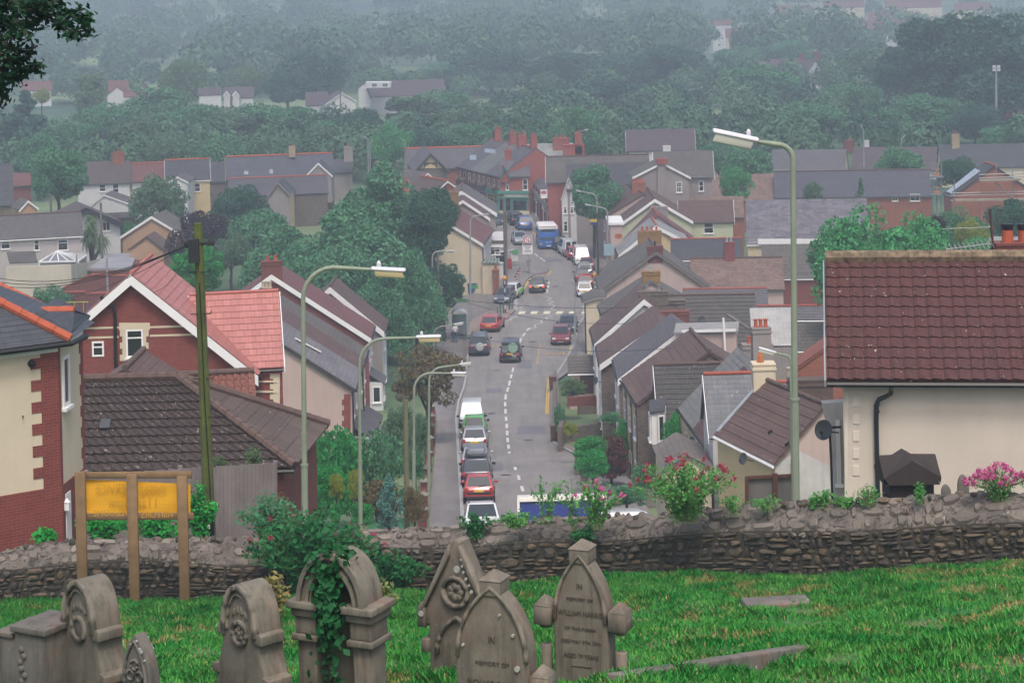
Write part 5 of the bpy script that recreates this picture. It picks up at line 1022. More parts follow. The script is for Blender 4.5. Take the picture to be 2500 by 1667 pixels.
t('broadleaf_tree', 'airy green tree in front of the maroon and yellow houses', 385, 425, 170, 262, 'near1', 'grey'); t('broadleaf_tree', 'big round dark green tree at the left between two houses', 140, 360, 150, 266, 'oak1', 'mid'); t('broadleaf_tree', 'loose green shrubby tree below the long cream wall', 120, 695, 130, 196, 'near1', 'mid')
t('broadleaf_tree', 'green bush like tree beside the tan gable house', 315, 535, 70, 250, 'near0', 'vivid'); t('broadleaf_tree', 'pale grey green tree low left of the white parked vans', 560, 560, 110, 226, 'near0', 'grey')
# palm
pm = thing('palm_tree', 'cabbage palm with shaggy heads in front of the white black barge house', 'tree', P(220, 640, 236)); mb = MB(); hd = []
for (px, py) in ((222, 545), (212, 580), (247, 590), (226, 570)):
    tp = P(px, py, 236); mb.tube([P(224, 645, 236), tp.lerp(P(224, 645, 236), .4)+Vector((.15, 0, 0)), tp], [.22, .18, .16], 6); hd.append(tp)
mb.build('trunk', BARK, pm); VV = []
for c in hd:
    for k in range(150):
        d = RNG.normal(size=3); d /= np.linalg.norm(d); L = RNG.uniform(.9, 1.7); s = np.cross(d, [0, 0, 1.0]); s /= np.linalg.norm(s)+1e-6
        o = np.array(c); e = o+d*L-np.array([0, 0, .35*L]); m_ = o+d*L*.6+np.array([0, 0, .08]); VV += [o-s*.04, o+s*.04, m_+s*.05, m_-s*.05, m_-s*.05, m_+s*.05, e+s*.01, e-s*.01]
npmesh('crown', np.array(VV), np.arange(len(VV)).reshape(-1, 4), LM['olive'], pm)
# trees on the right
t('broadleaf_tree', 'round bushy street tree beside the post office sign', 1448, 405, 140, 250, 'oak0', 'mid'); t('broadleaf_tree', 'large round bright green tree rising behind the big white house roof', 2130, 490, 340, 150, 'near0', 'light'); t('broadleaf_tree', 'bright green right hand flank of the large round tree, above the wine red ridge', 2225, 515, 210, 152, 'near0', 'light'); t('broadleaf_tree', 'darker flank of foliage on the left of the large round bright tree', 2040, 560, 170, 156, 'near1', 'mid')
t('broadleaf_tree', 'light green slender tree in front of the tan tiled roof', 1795, 405, 100, 258, 'near1', 'light'); t('broadleaf_tree', 'mid green bush tree behind the lamp head on the right', 1820, 355, 150, 290, 'oak1', 'mid'); t('broadleaf_tree', 'dark bushy tree before the slate row house with white gable', 2200, 355, 130, 285, 'oak2', 'mid'); t('broadleaf_tree', 'dark round tree left of the brick scaffold house', 2340, 380, 100, 275, 'oak3', 'dark')
t('conifer_tree', 'small dark pointed tree in front of the long purple slate roof', 2100, 420, 60, 255, 'cone0', 'grey'); t('broadleaf_tree', 'small olive treetop poking above the mottled slate hall roof', 1985, 445, 60, 255, 'near1', 'grey')
t('broadleaf_tree', 'green bush tree under the brick scaffold house', 2350, 500, 150, 200, 'near0', 'mid'); t('broadleaf_tree', 'dark green tree at the right edge below the scaffolding', 2470, 490, 150, 205, 'oak0', 'dark'); t('shrub', 'yellow green shrub beside the aerial mast', 2370, 530, 90, 190, 'near0', 'yellow'); t('beech_tree', 'dark purple shrub right of the large round bright tree', 2285, 530, 60, 190, 'near1', 'purple'); t('shrub', 'leafy green shrub behind the bare yagi aerial', 2390, 580, 120, 170, 'near1', 'light')
# mid distance trees, each with its own look
t('broadleaf_tree', 'round dark tree in front of the far wood, just right of the brick chimneys', 1408, 262, 130, 335, 'oak0', 'mid'); t('broadleaf_tree', 'bright pale green tree above the twin street lamps, left of the far street', 955, 292, 130, 345, 'near0', 'light')
for k, (px, yt, wp, Y, key, lm, lb) in enumerate([
 (60, 205, 190, 390, 'cone0', 'dark', 'big dark fir like tree below the overhanging branch at the left edge'), (205, 158, 60, 470, 'poplar', 'olive', 'left one of the pair of tall poplars'), (226, 155, 60, 474, 'poplar', 'olive', 'right one of the pair of tall poplars'), (100, 212, 50, 480, 'near0', 'yellow', 'bright yellow tree near the left edge'),
 (450, 145, 130, 520, 'oak1', 'olive', 'pale olive domed tree left of centre beyond the red roofs'), (600, 160, 120, 560, 'oak2', 'olive', 'pale yellowish domed tree right of the olive one'), (760, 130, 220, 540, 'oak0', 'dark', 'very large dark spreading tree above the white far houses'), (700, 160, 150, 530, 'oak3', 'dark', 'dark tree joined to the left of the very large spreading tree'),
 (380, 210, 190, 430, 'tall0', 'mid', 'tall green tree below the pale olive dome'), (260, 250, 170, 400, 'oak2', 'mid', 'green tree in the middle of the left hand wood'), (160, 285, 150, 370, 'oak3', 'mid', 'green tree left of the cream terrace house roof'), (330, 290, 160, 365, 'oak0', 'grey', 'grey green tree above the brown roofed white house'), (470, 255, 180, 405, 'oak1', 'mid', 'green tree above the maroon and slate roof'), (560, 265, 160, 390, 'tall1', 'grey', 'grey green tree above the slate link house'),
 (640, 248, 200, 400, 'oak2', 'mid', 'broad green tree above the slate hall roof'), (720, 262, 180, 385, 'oak0', 'mid', 'broad bright topped tree right above the hall chimney'), (790, 300, 130, 365, 'oak3', 'grey', 'dull green tree behind the hall end'), (420, 320, 140, 340, 'oak3', 'grey', 'lower grey tree behind the two tone house'), (540, 330, 150, 335, 'oak1', 'mid', 'dark low tree directly behind the slate hall'), (660, 325, 150, 340, 'oak2', 'grey', 'low grey green tree behind the hall ridge'), (90, 330, 120, 330, 'oak0', 'mid', 'green tree behind the big round tree at left'),
 (1010, 225, 170, 420, 'tall1', 'grey', 'pale tree just right of the bright white far gable'), (1080, 215, 170, 440, 'oak3', 'mid', 'round green tree in the centre of the wood'), (1150, 250, 170, 400, 'oak0', 'grey', 'pale soft tree above the brick shop terrace'), (1240, 270, 170, 380, 'oak2', 'grey', 'pale soft tree above the patched roof'), (1320, 200, 140, 440, 'tall0', 'grey', 'tall pale tree left of the round dark one'), (1130, 300, 140, 350, 'oak1', 'mid', 'low tree right behind the timbered gable hall'), (880, 270, 150, 390, 'oak1', 'dark', 'dark tree left of the bright pale green one'), (1040, 310, 130, 345, 'oak3', 'dark', 'dark tree right of the bright pale green one'), (1290, 310, 110, 345, 'oak0', 'mid', 'green tree behind the two big brick chimneys'),
 (1200, 120, 230, 600, 'oak0', 'dark', 'dark round tree standing highest over the middle of the wood'), (1090, 150, 160, 620, 'oak2', 'mid', 'tree left of the highest dark round tree'), (1400, 128, 240, 590, 'oak1', 'dark', 'dark tree right of the highest round tree'), (1540, 130, 240, 580, 'oak3', 'dark', 'broad dark tree above the white slate house'), (1640, 105, 200, 560, 'oak2', 'dark', 'dark tall tree under the pair of pointed firs'), (1480, 190, 220, 500, 'tall0', 'dark', 'deep dark tree in the shaded wood'), (1600, 200, 220, 480, 'oak0', 'dark', 'deep dark tree right in the shaded wood'), (1380, 200, 160, 520, 'oak3', 'dark', 'deep dark tree left in the shaded wood'),
 (1560, 262, 160, 400, 'oak1', 'grey', 'pale green tree left behind the white slate house'), (1660, 252, 180, 395, 'oak0', 'mid', 'pale green tree right behind the white slate house'), (1710, 95, 40, 900, 'cone0', 'dark', 'left one of the pair of pointed firs before the estate'), (1726, 88, 44, 900, 'cone0', 'dark', 'right one of the pair of pointed firs before the estate'), (1850, 160, 200, 470, 'oak1', 'mid', 'large rounded mid green tree right of the shaded wood'), (1980, 245, 190, 380, 'oak2', 'mid', 'round green tree behind the slate row with the cream gable'), (2120, 115, 200, 500, 'oak0', 'grey', 'big pale tree right of the plum roof house'), (2080, 200, 170, 430, 'oak3', 'mid', 'green tree below the plum roof house'),
 (2300, 20, 260, 420, 'tall1', 'dark', 'huge dark tree standing tallest at the upper right'), (2440, 30, 280, 410, 'tall0', 'dark', 'huge dark tree at the right edge'), (2200, 110, 200, 440, 'tall0', 'dark', 'tall dark tree left of the huge upper right trees'), (2260, 230, 170, 390, 'oak1', 'mid', 'green tree left of the floodlight mast'), (2160, 265, 170, 365, 'oak0', 'mid', 'bushy green tree behind the white gabled slate house'), (2380, 250, 150, 385, 'oak2', 'dark', 'dark tree left below the dull red flat roof'), (2460, 300, 140, 350, 'oak3', 'mid', 'green tree under the dull red flat roof'), (1910, 280, 150, 360, 'oak3', 'mid', 'green tree right of the lamp head in the distance'), (1750, 330, 120, 335, 'near0', 'mid', 'small green tree left of the lamp arm in the distance'), (1920, 95, 130, 640, 'oak2', 'mid', 'round tree before the rust roofs of the estate'), (1800, 110, 130, 620, 'oak3', 'mid', 'tree under the lower left estate roof'), (2020, 110, 120, 620, 'oak0', 'dark', 'dark tree under the middle estate roofs')]):
    t('conifer_tree' if key == 'cone0' else ('poplar_tree' if key == 'poplar' else 'broadleaf_tree'), lb, px, yt, wp, Y, key, lm)
# the wood that reads as one mass, filling between the single trees, and the wooded hill
def wood(name, n, box, hgt, leaves, size, lm, seed, f=None, filt=None):
    rng = np.random.default_rng(seed); X = rng.uniform(box[0], box[1], n); Y = rng.uniform(box[2], box[3], n); X = X*(Y if box[4] else 1)
    if filt is not None: k = filt(X, Y); X, Y = X[k], Y[k]
    n = len(X)
    Z = ZC-np.interp(Y, RX, RY)+(np.sin(X*.004+1)+np.sin(X*.0093+Y*.002))*np.clip((Y-900)/1500, 0, 1)*16
    h = rng.uniform(*hgt, n); r = h*rng.uniform(.4, .6, n); k = np.repeat(np.arange(n), leaves); d = rng.normal(size=(n*leaves, 3)); d[:, 2] = np.abs(d[:, 2])*.9-.25; d /= np.linalg.norm(d, axis=1)[:, None]
    lump = 1+.22*np.sin(d[:, 0]*5+k)*np.cos(d[:, 1]*6+k*2)
    c = np.stack([X[k], Y[k], Z[k]+h[k]*.55], 1)+d*np.stack([r[k], r[k], h[k]*.48], 1)*lump[:, None]*rng.uniform(.8, 1.03, (n*leaves, 1))
    V, Q = leafquads(c, d, size, rng, .6)
    o = npmesh(name, V, Q, LM[lm]); o['kind'] = 'stuff'; return o
wood('woodland', 400, (-.34, .34, 335, 640, 1), (5, 9.5), 800, .46, 'far', 3, filt=lambda X, Y: (np.abs(X/Y+.0) > .0) & ~((Y > 430) & (Y < 560) & (X/Y < .0) & (X/Y > -.24)))
FIELDS = [[(30, 62), (100, 66), (230, 100), (205, 138), (185, 136), (165, 96), (100, 92), (20, 90)], [(165, 158), (205, 152), (260, 160), (300, 178), (240, 172), (180, 172)], [(215, 18), (250, 14), (255, 21), (220, 21)], [(130, 190), (155, 192), (150, 202), (135, 200)], [(400, 30), (470, 24), (490, 48), (440, 40)], [(640, 60), (700, 50), (720, 64), (660, 72)]]
def hill(a, b):
    lo, hi = 300., 5000.
    for _ in range(50):
        m_ = .5*(lo+hi); X = a*m_; zz = R(m_)-(math.sin(X*.004+1)+math.sin(X*.0093+m_*.002))*min(max((m_-900)/1500, 0), 1)*16
        if b*m_ < zz-2: lo = m_
        else: hi = m_
    return Vector((a*lo, lo, ZC-b*lo))
FP_ = []
for f in FIELDS:
    g = [hill(*ray(*q)) for q in f]; FP_.append([(p.x, p.y) for p in g]); mb = MB(); c = sum(g, Vector())/len(g)
    for p, q in zip(g, g[1:]+g[:1]): mb.poly([p+Zv*2, q+Zv*2, c+Zv*3])
    struct(mb.build('hill_field', mat('field_grass', '7c9060', .95, .15, .02)))
def outside(X, Y):
    k = np.ones(len(X), bool)
    for f in FP_:
        inn = np.zeros(len(X), bool)
        for (x0, y0), (x1, y1) in zip(f, f[1:]+f[:1]):
            c = ((y0 > Y) != (y1 > Y)) & (X < (x1-x0)*(Y-y0)/((y1-y0) or 1e-9)+x0); inn ^= c
        k &= ~inn
    return k
wood('far_woodland', 650, (-.34, .34, 640, 1300, 1), (9, 20), 420, 1.0, 'far', 4, filt=lambda X, Y: outside(X, Y) & ~((X/Y > .085) & (Y > 760) & (np.sin(X*.11)*np.sin(Y*.07) < .45)))
wood('hillside_wood', 2300, (-.34, .34, 1300, 3600, 1), (14, 38), 300, 1.9, 'hill', 5, filt=lambda X, Y: outside(X, Y) & (np.sin(X*.006+Y*.0031)+np.sin(X*.0113-Y*.006+2) > -1.0))
# ---------------- haze: one box of even air round everything
mb = MB(); x0, x1, y0, y1, z0, z1 = -1500, 1500, -30, 4100, gz(300)-3, 460
mb.prism([(x0, y0, z0), (x1, y0, z0), (x1, y1, z0), (x0, y1, z0)], (0, 0, z1-z0))
m = bpy.data.materials.new('haze_air'); m.use_nodes = True; tt = m.node_tree; tt.nodes.clear(); pv = tt.nodes.new('ShaderNodeVolumePrincipled'); oo = tt.nodes.new('ShaderNodeOutputMaterial')
pv.inputs['Color'].default_value = (.74, .83, .97, 1); pv.inputs['Density'].default_value = .00080; pv.inputs['Anisotropy'].default_value = .2; tt.links.new(pv.outputs[0], oo.inputs['Volume'])
hz = mb.build('haze', m); hz['kind'] = 'stuff'
# ---------------- vehicles
import bmesh
TYRE = mat('tyre', '141416', .9, .1); RIM = mat('wheel_rim', '9a9da0', .35, .1, metal=.6); CG = glass('car_glass', (.02, .025, .03, 1), .05); TRIM = mat('black_trim', '1b1c1e', .6, .1)
PLY = mat('rear_plate', 'd8b02c', .5, .03); PLW = mat('front_plate', 'd8d8d4', .5, .03); TAIL = mat('tail_lamp', 'a02a28', .25, .1); HEADL = mat('head_lamp', 'd5d8da', .15, .05); BRAKE = emit('brake_lamp', 'ff5040', 1.5); CHROME = mat('chrome', 'c8cacc', .2, .05, metal=.9); ORANGE = mat('indicator', 'c8803a', .3, .1)
CP = {'white': paint('car_white', 'd8d8d8'), 'red': paint('car_red', 'a82a30'), 'navy': paint('car_navy', '20253c'), 'silver': paint('car_silver', 'a2a3a8', .3, .5, .5), 'green': paint('car_green', '4aa044'), 'black': paint('car_black', '1b1d22'), 'grey': paint('car_grey', '5d5f66', .3, .5, .3), 'maroon': paint('car_maroon', '7a2a30'), 'blue': paint('car_blue', '3a62a8'), 'dgrey': paint('car_darkgrey', '3e434e'), 'charcoal': paint('car_charcoal', '34363c')}
def bevel(o, w=.05, seg=2, ang=25):
    bm = bmesh.new(); bm.from_mesh(o.data); bmesh.ops.remove_doubles(bm, verts=bm.verts, dist=.0005); bmesh.ops.recalc_face_normals(bm, faces=bm.faces)
    es = [e for e in bm.edges if e.calc_face_angle(0) > R_(ang)]
    bmesh.ops.bevel(bm, geom=es, offset=w, segments=seg, affect='EDGES', profile=.6, clamp_overlap=True); bm.to_mesh(o.data); bm.free(); o.data.polygons.foreach_set('use_smooth', [True]*len(o.data.polygons)); return o
PROF = {  # stations y (0 rear .. 1 front), top of lower body as share of height; then cabin: rear base, rear top, front top, front base
 'hatch': ([(0, .50), (.03, .62), (.20, .64), (.70, .63), (.93, .52), (1, .38)], (.02, .16, .56, .76)),
 'suv': ([(0, .50), (.02, .58), (.3, .60), (.72, .60), (.95, .54), (1, .40)], (.015, .06, .60, .74)),
 'saloon': ([(0, .50), (.03, .66), (.16, .68), (.70, .64), (.93, .54), (1, .38)], (.13, .28, .56, .75)),
 'van': ([(0, .45), (.01, .50), (.5, .50), (.80, .50), (.95, .40), (1, .28)], (.005, .03, .72, .86)),
 'cab': ([(0, .42), (.04, .60), (.2, .62), (.70, .60), (.93, .55), (1, .38)], (.05, .17, .58, .72))}
def car(name, label, px, py, col, kind='hatch', L=4.0, W=1.7, H=1.46, rear=True, yaw=0, extra=None, brake=False, cat='car', group=None, up=0, side=None):
    g = G(px, py); root = thing(name, label, cat, (0, 0, 0), group); paintm = CP[col]; st, (rb, rt, ft, fb) = PROF[kind]; w = W/2
    mb = MB(); rows = []
    for y, t in st:
        k = {0: .88, 1: .84}.get(y, 1 if .1 < y < .85 else .96); zt = t*H; z0 = .22 if .05 < y < .95 else .30
        rows.append([(-w*k*.9, z0), (-w*k, z0+.14), (-w*k*.99, zt-.12), (-w*k*.93, zt), (w*k*.93, zt), (w*k*.99, zt-.12), (w*k, z0+.14), (w*k*.9, z0)])
    for (y, t), r in zip(st, rows): mb.v += [(x, y*L-L/2, z) for x, z in r]
    for i in range(len(st)-1):
        for j in range(8): a, b = i*8+j, i*8+(j+1) % 8; mb.f.append((a, b, b+8, a+8)); mb.mi.append(0)
    mb.f += [tuple(range(8)), tuple(range(len(mb.v)-1, len(mb.v)-9, -1))]; mb.mi += [0, 0]
    # wheel arches are dark discs under proud wheels; cabin shell
    bt = lambda y: float(np.interp(y, [a for a, b in st], [b for a, b in st]))*H-.02
    c = [(rb, bt(rb), .92), (rt, H-.02, .74), (ft, H-.02, .73), (fb, bt(fb), .90)]; i = len(mb.v)
    for y, z, k in c: mb.v += [(-w*k, y*L-L/2, z), (w*k, y*L-L/2, z)]
    mb.f += [(i, i+1, i+3, i+2), (i+2, i+3, i+5, i+4), (i+4, i+5, i+7, i+6), (i, i+2, i+4, i+6), (i+7, i+5, i+3, i+1)]; mb.mi += [0]*5
    body = bevel(mb.build('body', paintm, root), .06, 2)
    cv = [Vector(v) for v in mb.v[i:i+8]]
    def pane(q, nm, inset=.10, par=root, m=CG, off=.012):
        n = (q[1]-q[0]).cross(q[3]-q[0]).normalized(); cc = sum(q, Vector())/4; pts = []
        for k in range(4):
            e1 = (q[(k+1) % 4]-q[k]).normalized(); e2 = (q[k-1]-q[k]).normalized(); pts.append(q[k]+(e1+e2)*inset)
        if n.dot(cc-Vector((0, 0, H*.6))) < 0: n = -n
        p = MB(); p.prism([a+n*off for a in pts], -n*.03); return p.build(nm, m, par)
    if kind == 'van' and rear:
        q = [cv[0], cv[1], cv[3], cv[2]]; mid0, mid1 = (q[0]+q[1])/2, (q[2]+q[3])/2
        pane([q[0], mid0, mid1, q[3]], 'rear_window', .12); pane([mid0, q[1], q[2], mid1], 'rear_window', .12)
    else: pane([cv[0], cv[1], cv[3], cv[2]], 'rear_window', .10)
    pane([cv[6], cv[7], cv[5], cv[4]], 'windscreen', .09)
    for s in (0, 1):
        a, b, c_, d_ = cv[0+s], cv[2+s], cv[4+s], cv[6+s]; m0, m1 = a.lerp(d_, .52), b.lerp(c_, .45)
        if kind != 'van': pane([a, m0, m1, b], 'side_window', .07)
        pane([m0, d_, c_, m1], 'side_window', .07)
    for sx in (-1, 1):
        for y in (.19, .80):
            r = .31 if H < 1.7 else .35; cx, cy = sx*(w-.10), y*L-L/2; ty = MB(); ty.tube([(cx-.11, cy, r), (cx+.13*sx-.0 if sx > 0 else cx+.11, cy, r)], r, 16) if sx > 0 else ty.tube([(cx-.13, cy, r), (cx+.11, cy, r)], r, 16)
            tw = ty.build('wheel', TYRE, root); rm = MB(); x = cx+sx*.135; rm.tube([(x-.01*sx, cy, r), (x+.012*sx, cy, r)], r*.64, 12); rm.build('rim', RIM, tw)
        y = fb*L-L/2-.12; m_ = MB(); m_.box((sx*(w+.09), y, bt(fb)-.02), .20, .10, .14); bevel(m_.build('mirror', paintm if col in ('red', 'silver', 'maroon') else TRIM, root), .03)
        l = MB(); zt = st[1][1]*H; l.box((sx*w*.80, -L/2+.02, zt-.30), w*.24, .10, .24); bevel(l.build('tail_light', BRAKE if brake else TAIL, root), .03)
        l = MB(); l.box((sx*w*.70, L/2-.12, .36*H+.02), w*.34, .22, .15); bevel(l.build('headlight', HEADL, root), .03)
    p = MB(); p.prism([(-.26, -L/2-.012, .40*H), (.26, -L/2-.012, .40*H), (.26, -L/2-.012, .40*H+.12), (-.26, -L/2-.012, .40*H+.12)], (0, .03, 0)); p.build('rear_plate', PLY, root)
    p = MB(); p.prism([(-.26, L/2+.012, .26), (.26, L/2+.012, .26), (.26, L/2+.012, .38), (-.26, L/2+.012, .38)], (0, -.03, 0)); p.build('front_plate', PLW, root)
    p = MB(); p.box((0, L/2-.05, .24), W*.7, .14, .10); p.box((0, L/2-.02, .40*H-.12), W*.34, .08, .09); p.build('grille', TRIM, root)
    p = MB(); p.box((0, -L/2+.04, .24), W*.86, .14, .16); bevel(p.build('bumper', TRIM if kind in ('suv', 'cab') or col == 'red' else paintm, root), .03)
    if extra: extra(root, L, W, H, w, bt, cv)
    sl = (gz(g.y+3)-gz(g.y-3))/6
    hd = yaw if rear else yaw+math.pi
    # place so the end nearest the camera sits at the pixel
    c = g+Vector((-math.sin(yaw), math.cos(yaw), 0))*(L/2 if side is None else 0); c.z = gz(c.y)+.03+up
    root.location = c; root.rotation_mode = 'ZXY'; root.rotation_euler = (math.atan(sl) if side is None else 0, 0, hd if side is None else side); return root
def rails(root, L, W, H, w, bt, cv):
    mb = MB()
    for s in (-1, 1): mb.tube([(s*w*.66, -L*.40, H), (s*w*.66, -L*.36, H+.07), (s*w*.66, L*.08, H+.07), (s*w*.66, L*.12, H)], .02, 6)
    mb.build('roof_rails', TRIM, root)
def rbox(root, L, W, H, w, bt, cv):
    mb = MB(); mb.box((0, -L*.12, H+.12), W*.62, 1.9, .36, tap=.9); bevel(mb.build('roof_box', mat('roof_box_grey', '6a6e76', .35, .05), root), .10, 3); rails(root, L, W, H, w, bt, cv)
def spare(root, L, W, H, w, bt, cv):
    mb = MB(); mb.tube([(.12, -L/2-.24, H*.47), (.12, -L/2-.02, H*.47)], .36, 20); bevel(mb.build('spare_wheel_cover', paint('cover_silver', 'a9a9a6', .35), root), .06, 2); rails(root, L, W, H, w, bt, cv)
def wiper(root, L, W, H, w, bt, cv):
    a, b = (cv[0]+cv[1])/2, (cv[2]+cv[3])/2; mb = MB(); mb.bar(a.lerp(b, .1)-Vector((0, .05, 0)), a.lerp(b, .1)+Vector((.4, -.03, .1)), .03, .02); mb.build('wiper', TRIM, root)
def redbar(root, L, W, H, w, bt, cv):
    wiper(root, L, W, H, w, bt, cv); mb = MB(); mb.box((0, -L/2+.03, .50), W*.80, .14, .13); bevel(mb.build('rubbing_strip', TRIM, root), .04)
def graph(root, L, W, H, w, bt, cv):
    q = [cv[0], cv[1], cv[3], cv[2]]; c = (q[0]+q[1]+q[2]+q[3])/4+Vector((.28, -.06, .02)); n = Vector((0, -1, .06)); mb = MB()
    for rr, m in ((.44, 0), (.36, 1), (.2, 2)): mb.poly([c+Vector((rr*math.cos(t), -.008*(3-m)-.0-(0.44-rr)*.05, rr*1.0*math.sin(t))) for t in np.linspace(0, 2*math.pi, 20)[:-1]], m)
    mb.build('round_emblem', [mat('emblem_rim', '7f9a86', .5), mat('emblem_white', 'c9d2cc', .5), mat('emblem_green', '6f9f78', .5)], root); mb = MB()
    for k in range(6): mb.box((-.42, -L/2-.02, H*.80-k*.10), .55-.06*(k % 3), .03, .03)
    for k in range(3): mb.box((.38, -L/2-.02, H*.38-k*.08), .5-.1*k, .03, .03)
    mb.build('rear_lettering', mat('sign_white', 'b9bbbd', .6), root)
def stripes(root, L, W, H, w, bt, cv):
    mb = MB(); 
    for s in (-1, 1): mb.box((s*(w+.004), 0, .5), .02, L*.8, .3)
    mb.box((0, -L/2+.02, .55), W*.9, .1, .3); mb.build('hi_vis_panel', mat('hivis', '7ae03a', .5, .05), root)
ya = -.02
car('parked_car', 'white estate car with roof rails facing the churchyard wall', 1180, 1322, 'white', 'suv', 4.3, 1.72, 1.6, rear=False, yaw=.04, extra=rails)
car('parked_car', 'small red hatchback with black rubbing strip, parked next up the white estate', 1170, 1233, 'red', 'hatch', 3.45, 1.63, 1.47, extra=redbar)
car('parked_car', 'navy people carrier carrying a grey roof box', 1164, 1192, 'navy', 'suv', 4.3, 1.75, 1.62, extra=rbox)
car('parked_car', 'silver hatchback just in front of the roof box car', 1161, 1158, 'silver', 'hatch', 4.2, 1.74, 1.5)
car('parked_car', 'silver hatchback with tall red tail lights behind the bright green car', 1159, 1106, 'silver', 'hatch', 3.9, 1.68, 1.47, extra=wiper)
car('parked_car', 'bright green small hatchback between silver hatchback and white van', 1158, 1075, 'green', 'hatch', 3.8, 1.66, 1.5)
car('parked_van', 'white van facing the camera under the rusty brown tree', 1152, 1048, 'white', 'van', 4.2, 1.75, 1.7, rear=False, cat='van')
car('off_roader', 'dark grey off roader with silver spare wheel cover', 1169, 871, 'dgrey', 'suv', 4.3, 1.8, 1.85, extra=spare, yaw=-.03)
car('parked_car', 'red hatchback with chrome strip beside the bus shelter', 1193, 813, 'red', 'hatch', 4.2, 1.78, 1.46, yaw=-.18)
car('black_van', 'black van with round pale emblem driving away in the lane', 1245, 888, 'black', 'van', 4.3, 1.8, 1.8, extra=graph, cat='van', yaw=-.05)
car('black_hatchback', 'black hatchback driving away with its brake lights lit', 1311, 717, 'black', 'hatch', 4.0, 1.7, 1.48, brake=True, yaw=-.06, extra=wiper)
car('parked_car', 'grey car facing the camera behind the zebra pole', 1224, 745, 'grey', 'hatch', 4.3, 1.75, 1.5, rear=False, yaw=-.18)
car('response_car', 'white and luminous green car parked behind the grey car', 1243, 731, 'white', 'hatch', 4.2, 1.75, 1.5, extra=stripes, yaw=-.2)
car('parked_car', 'dark saloon car facing down the hill behind the maroon hatchback', 1386, 817, 'charcoal', 'saloon', 4.5, 1.78, 1.45, rear=False, yaw=-.05)
car('parked_car', 'maroon hatchback facing the camera in the bus bay', 1369, 845, 'maroon', 'hatch', 4.2, 1.75, 1.5, rear=False, yaw=-.05)
car('parked_car', 'small white hatchback at the near end of the row after the crossing', 1428, 727, 'white', 'hatch', 3.4, 1.63, 1.47, extra=wiper)
car('parked_car', 'red hatchback immediately in front of the small white hatchback', 1430, 708, 'red', 'hatch', 3.7, 1.66, 1.45)
car('parked_car', 'grey hatchback in front of the red one in the row after the crossing', 1424, 694, 'grey', 'hatch', 3.9, 1.68, 1.48)
car('parked_car', 'silver estate car third from the white van in the row after the crossing', 1429, 680, 'silver', 'hatch', 4.2, 1.72, 1.5)
car('parked_car', 'dark red saloon directly behind the white van with pale grille', 1434, 665, 'maroon', 'saloon', 4.2, 1.7, 1.42)
car('parked_van', 'white van facing the camera, between two red cars on the right', 1424, 652, 'white', 'van', 4.7, 1.85, 2.0, rear=False, cat='van', yaw=.05)
car('parked_car', 'red car wedged between the two white vans', 1406, 637, 'red', 'hatch', 4.0, 1.7, 1.5, yaw=.12)
car('parked_van', 'white van showing its rear behind the blue bus', 1396, 628, 'white', 'van', 4.5, 1.8, 1.9, cat='van', yaw=.18)
car('parked_car', 'black car facing the camera, squeezed beside the blue bus', 1375, 614, 'black', 'suv', 4.2, 1.75, 1.6, rear=False, yaw=.2)
car('silver_car', 'silver car driving towards the camera left of the round road sign', 1273, 600, 'silver', 'saloon', 4.4, 1.75, 1.46, rear=False, yaw=.1)
car('blue_cab', 'rounded blue taxi cab driving away beyond the bus', 1284, 565, 'blue', 'cab', 4.5, 1.78, 1.8, yaw=.12)
car('dark_car', 'dark car queuing ahead of the blue cab', 1265, 552, 'charcoal', 'suv', 4.3, 1.8, 1.65, yaw=.2); car('dark_car', 'second dark car queuing further ahead, by the corner shop', 1251, 546, 'charcoal', 'hatch', 4.2, 1.75, 1.5, yaw=.2)
car('parked_car', 'grey car with one lit headlamp beside the white verge house', 1217, 553, 'dgrey', 'saloon', 4.4, 1.75, 1.46, rear=False, yaw=.1)
car('parked_car', 'dark hatchback seen side on by the long cream garden wall', 100, 704, 'charcoal', 'hatch', 4.1, 1.7, 1.5, side=-math.pi/2)
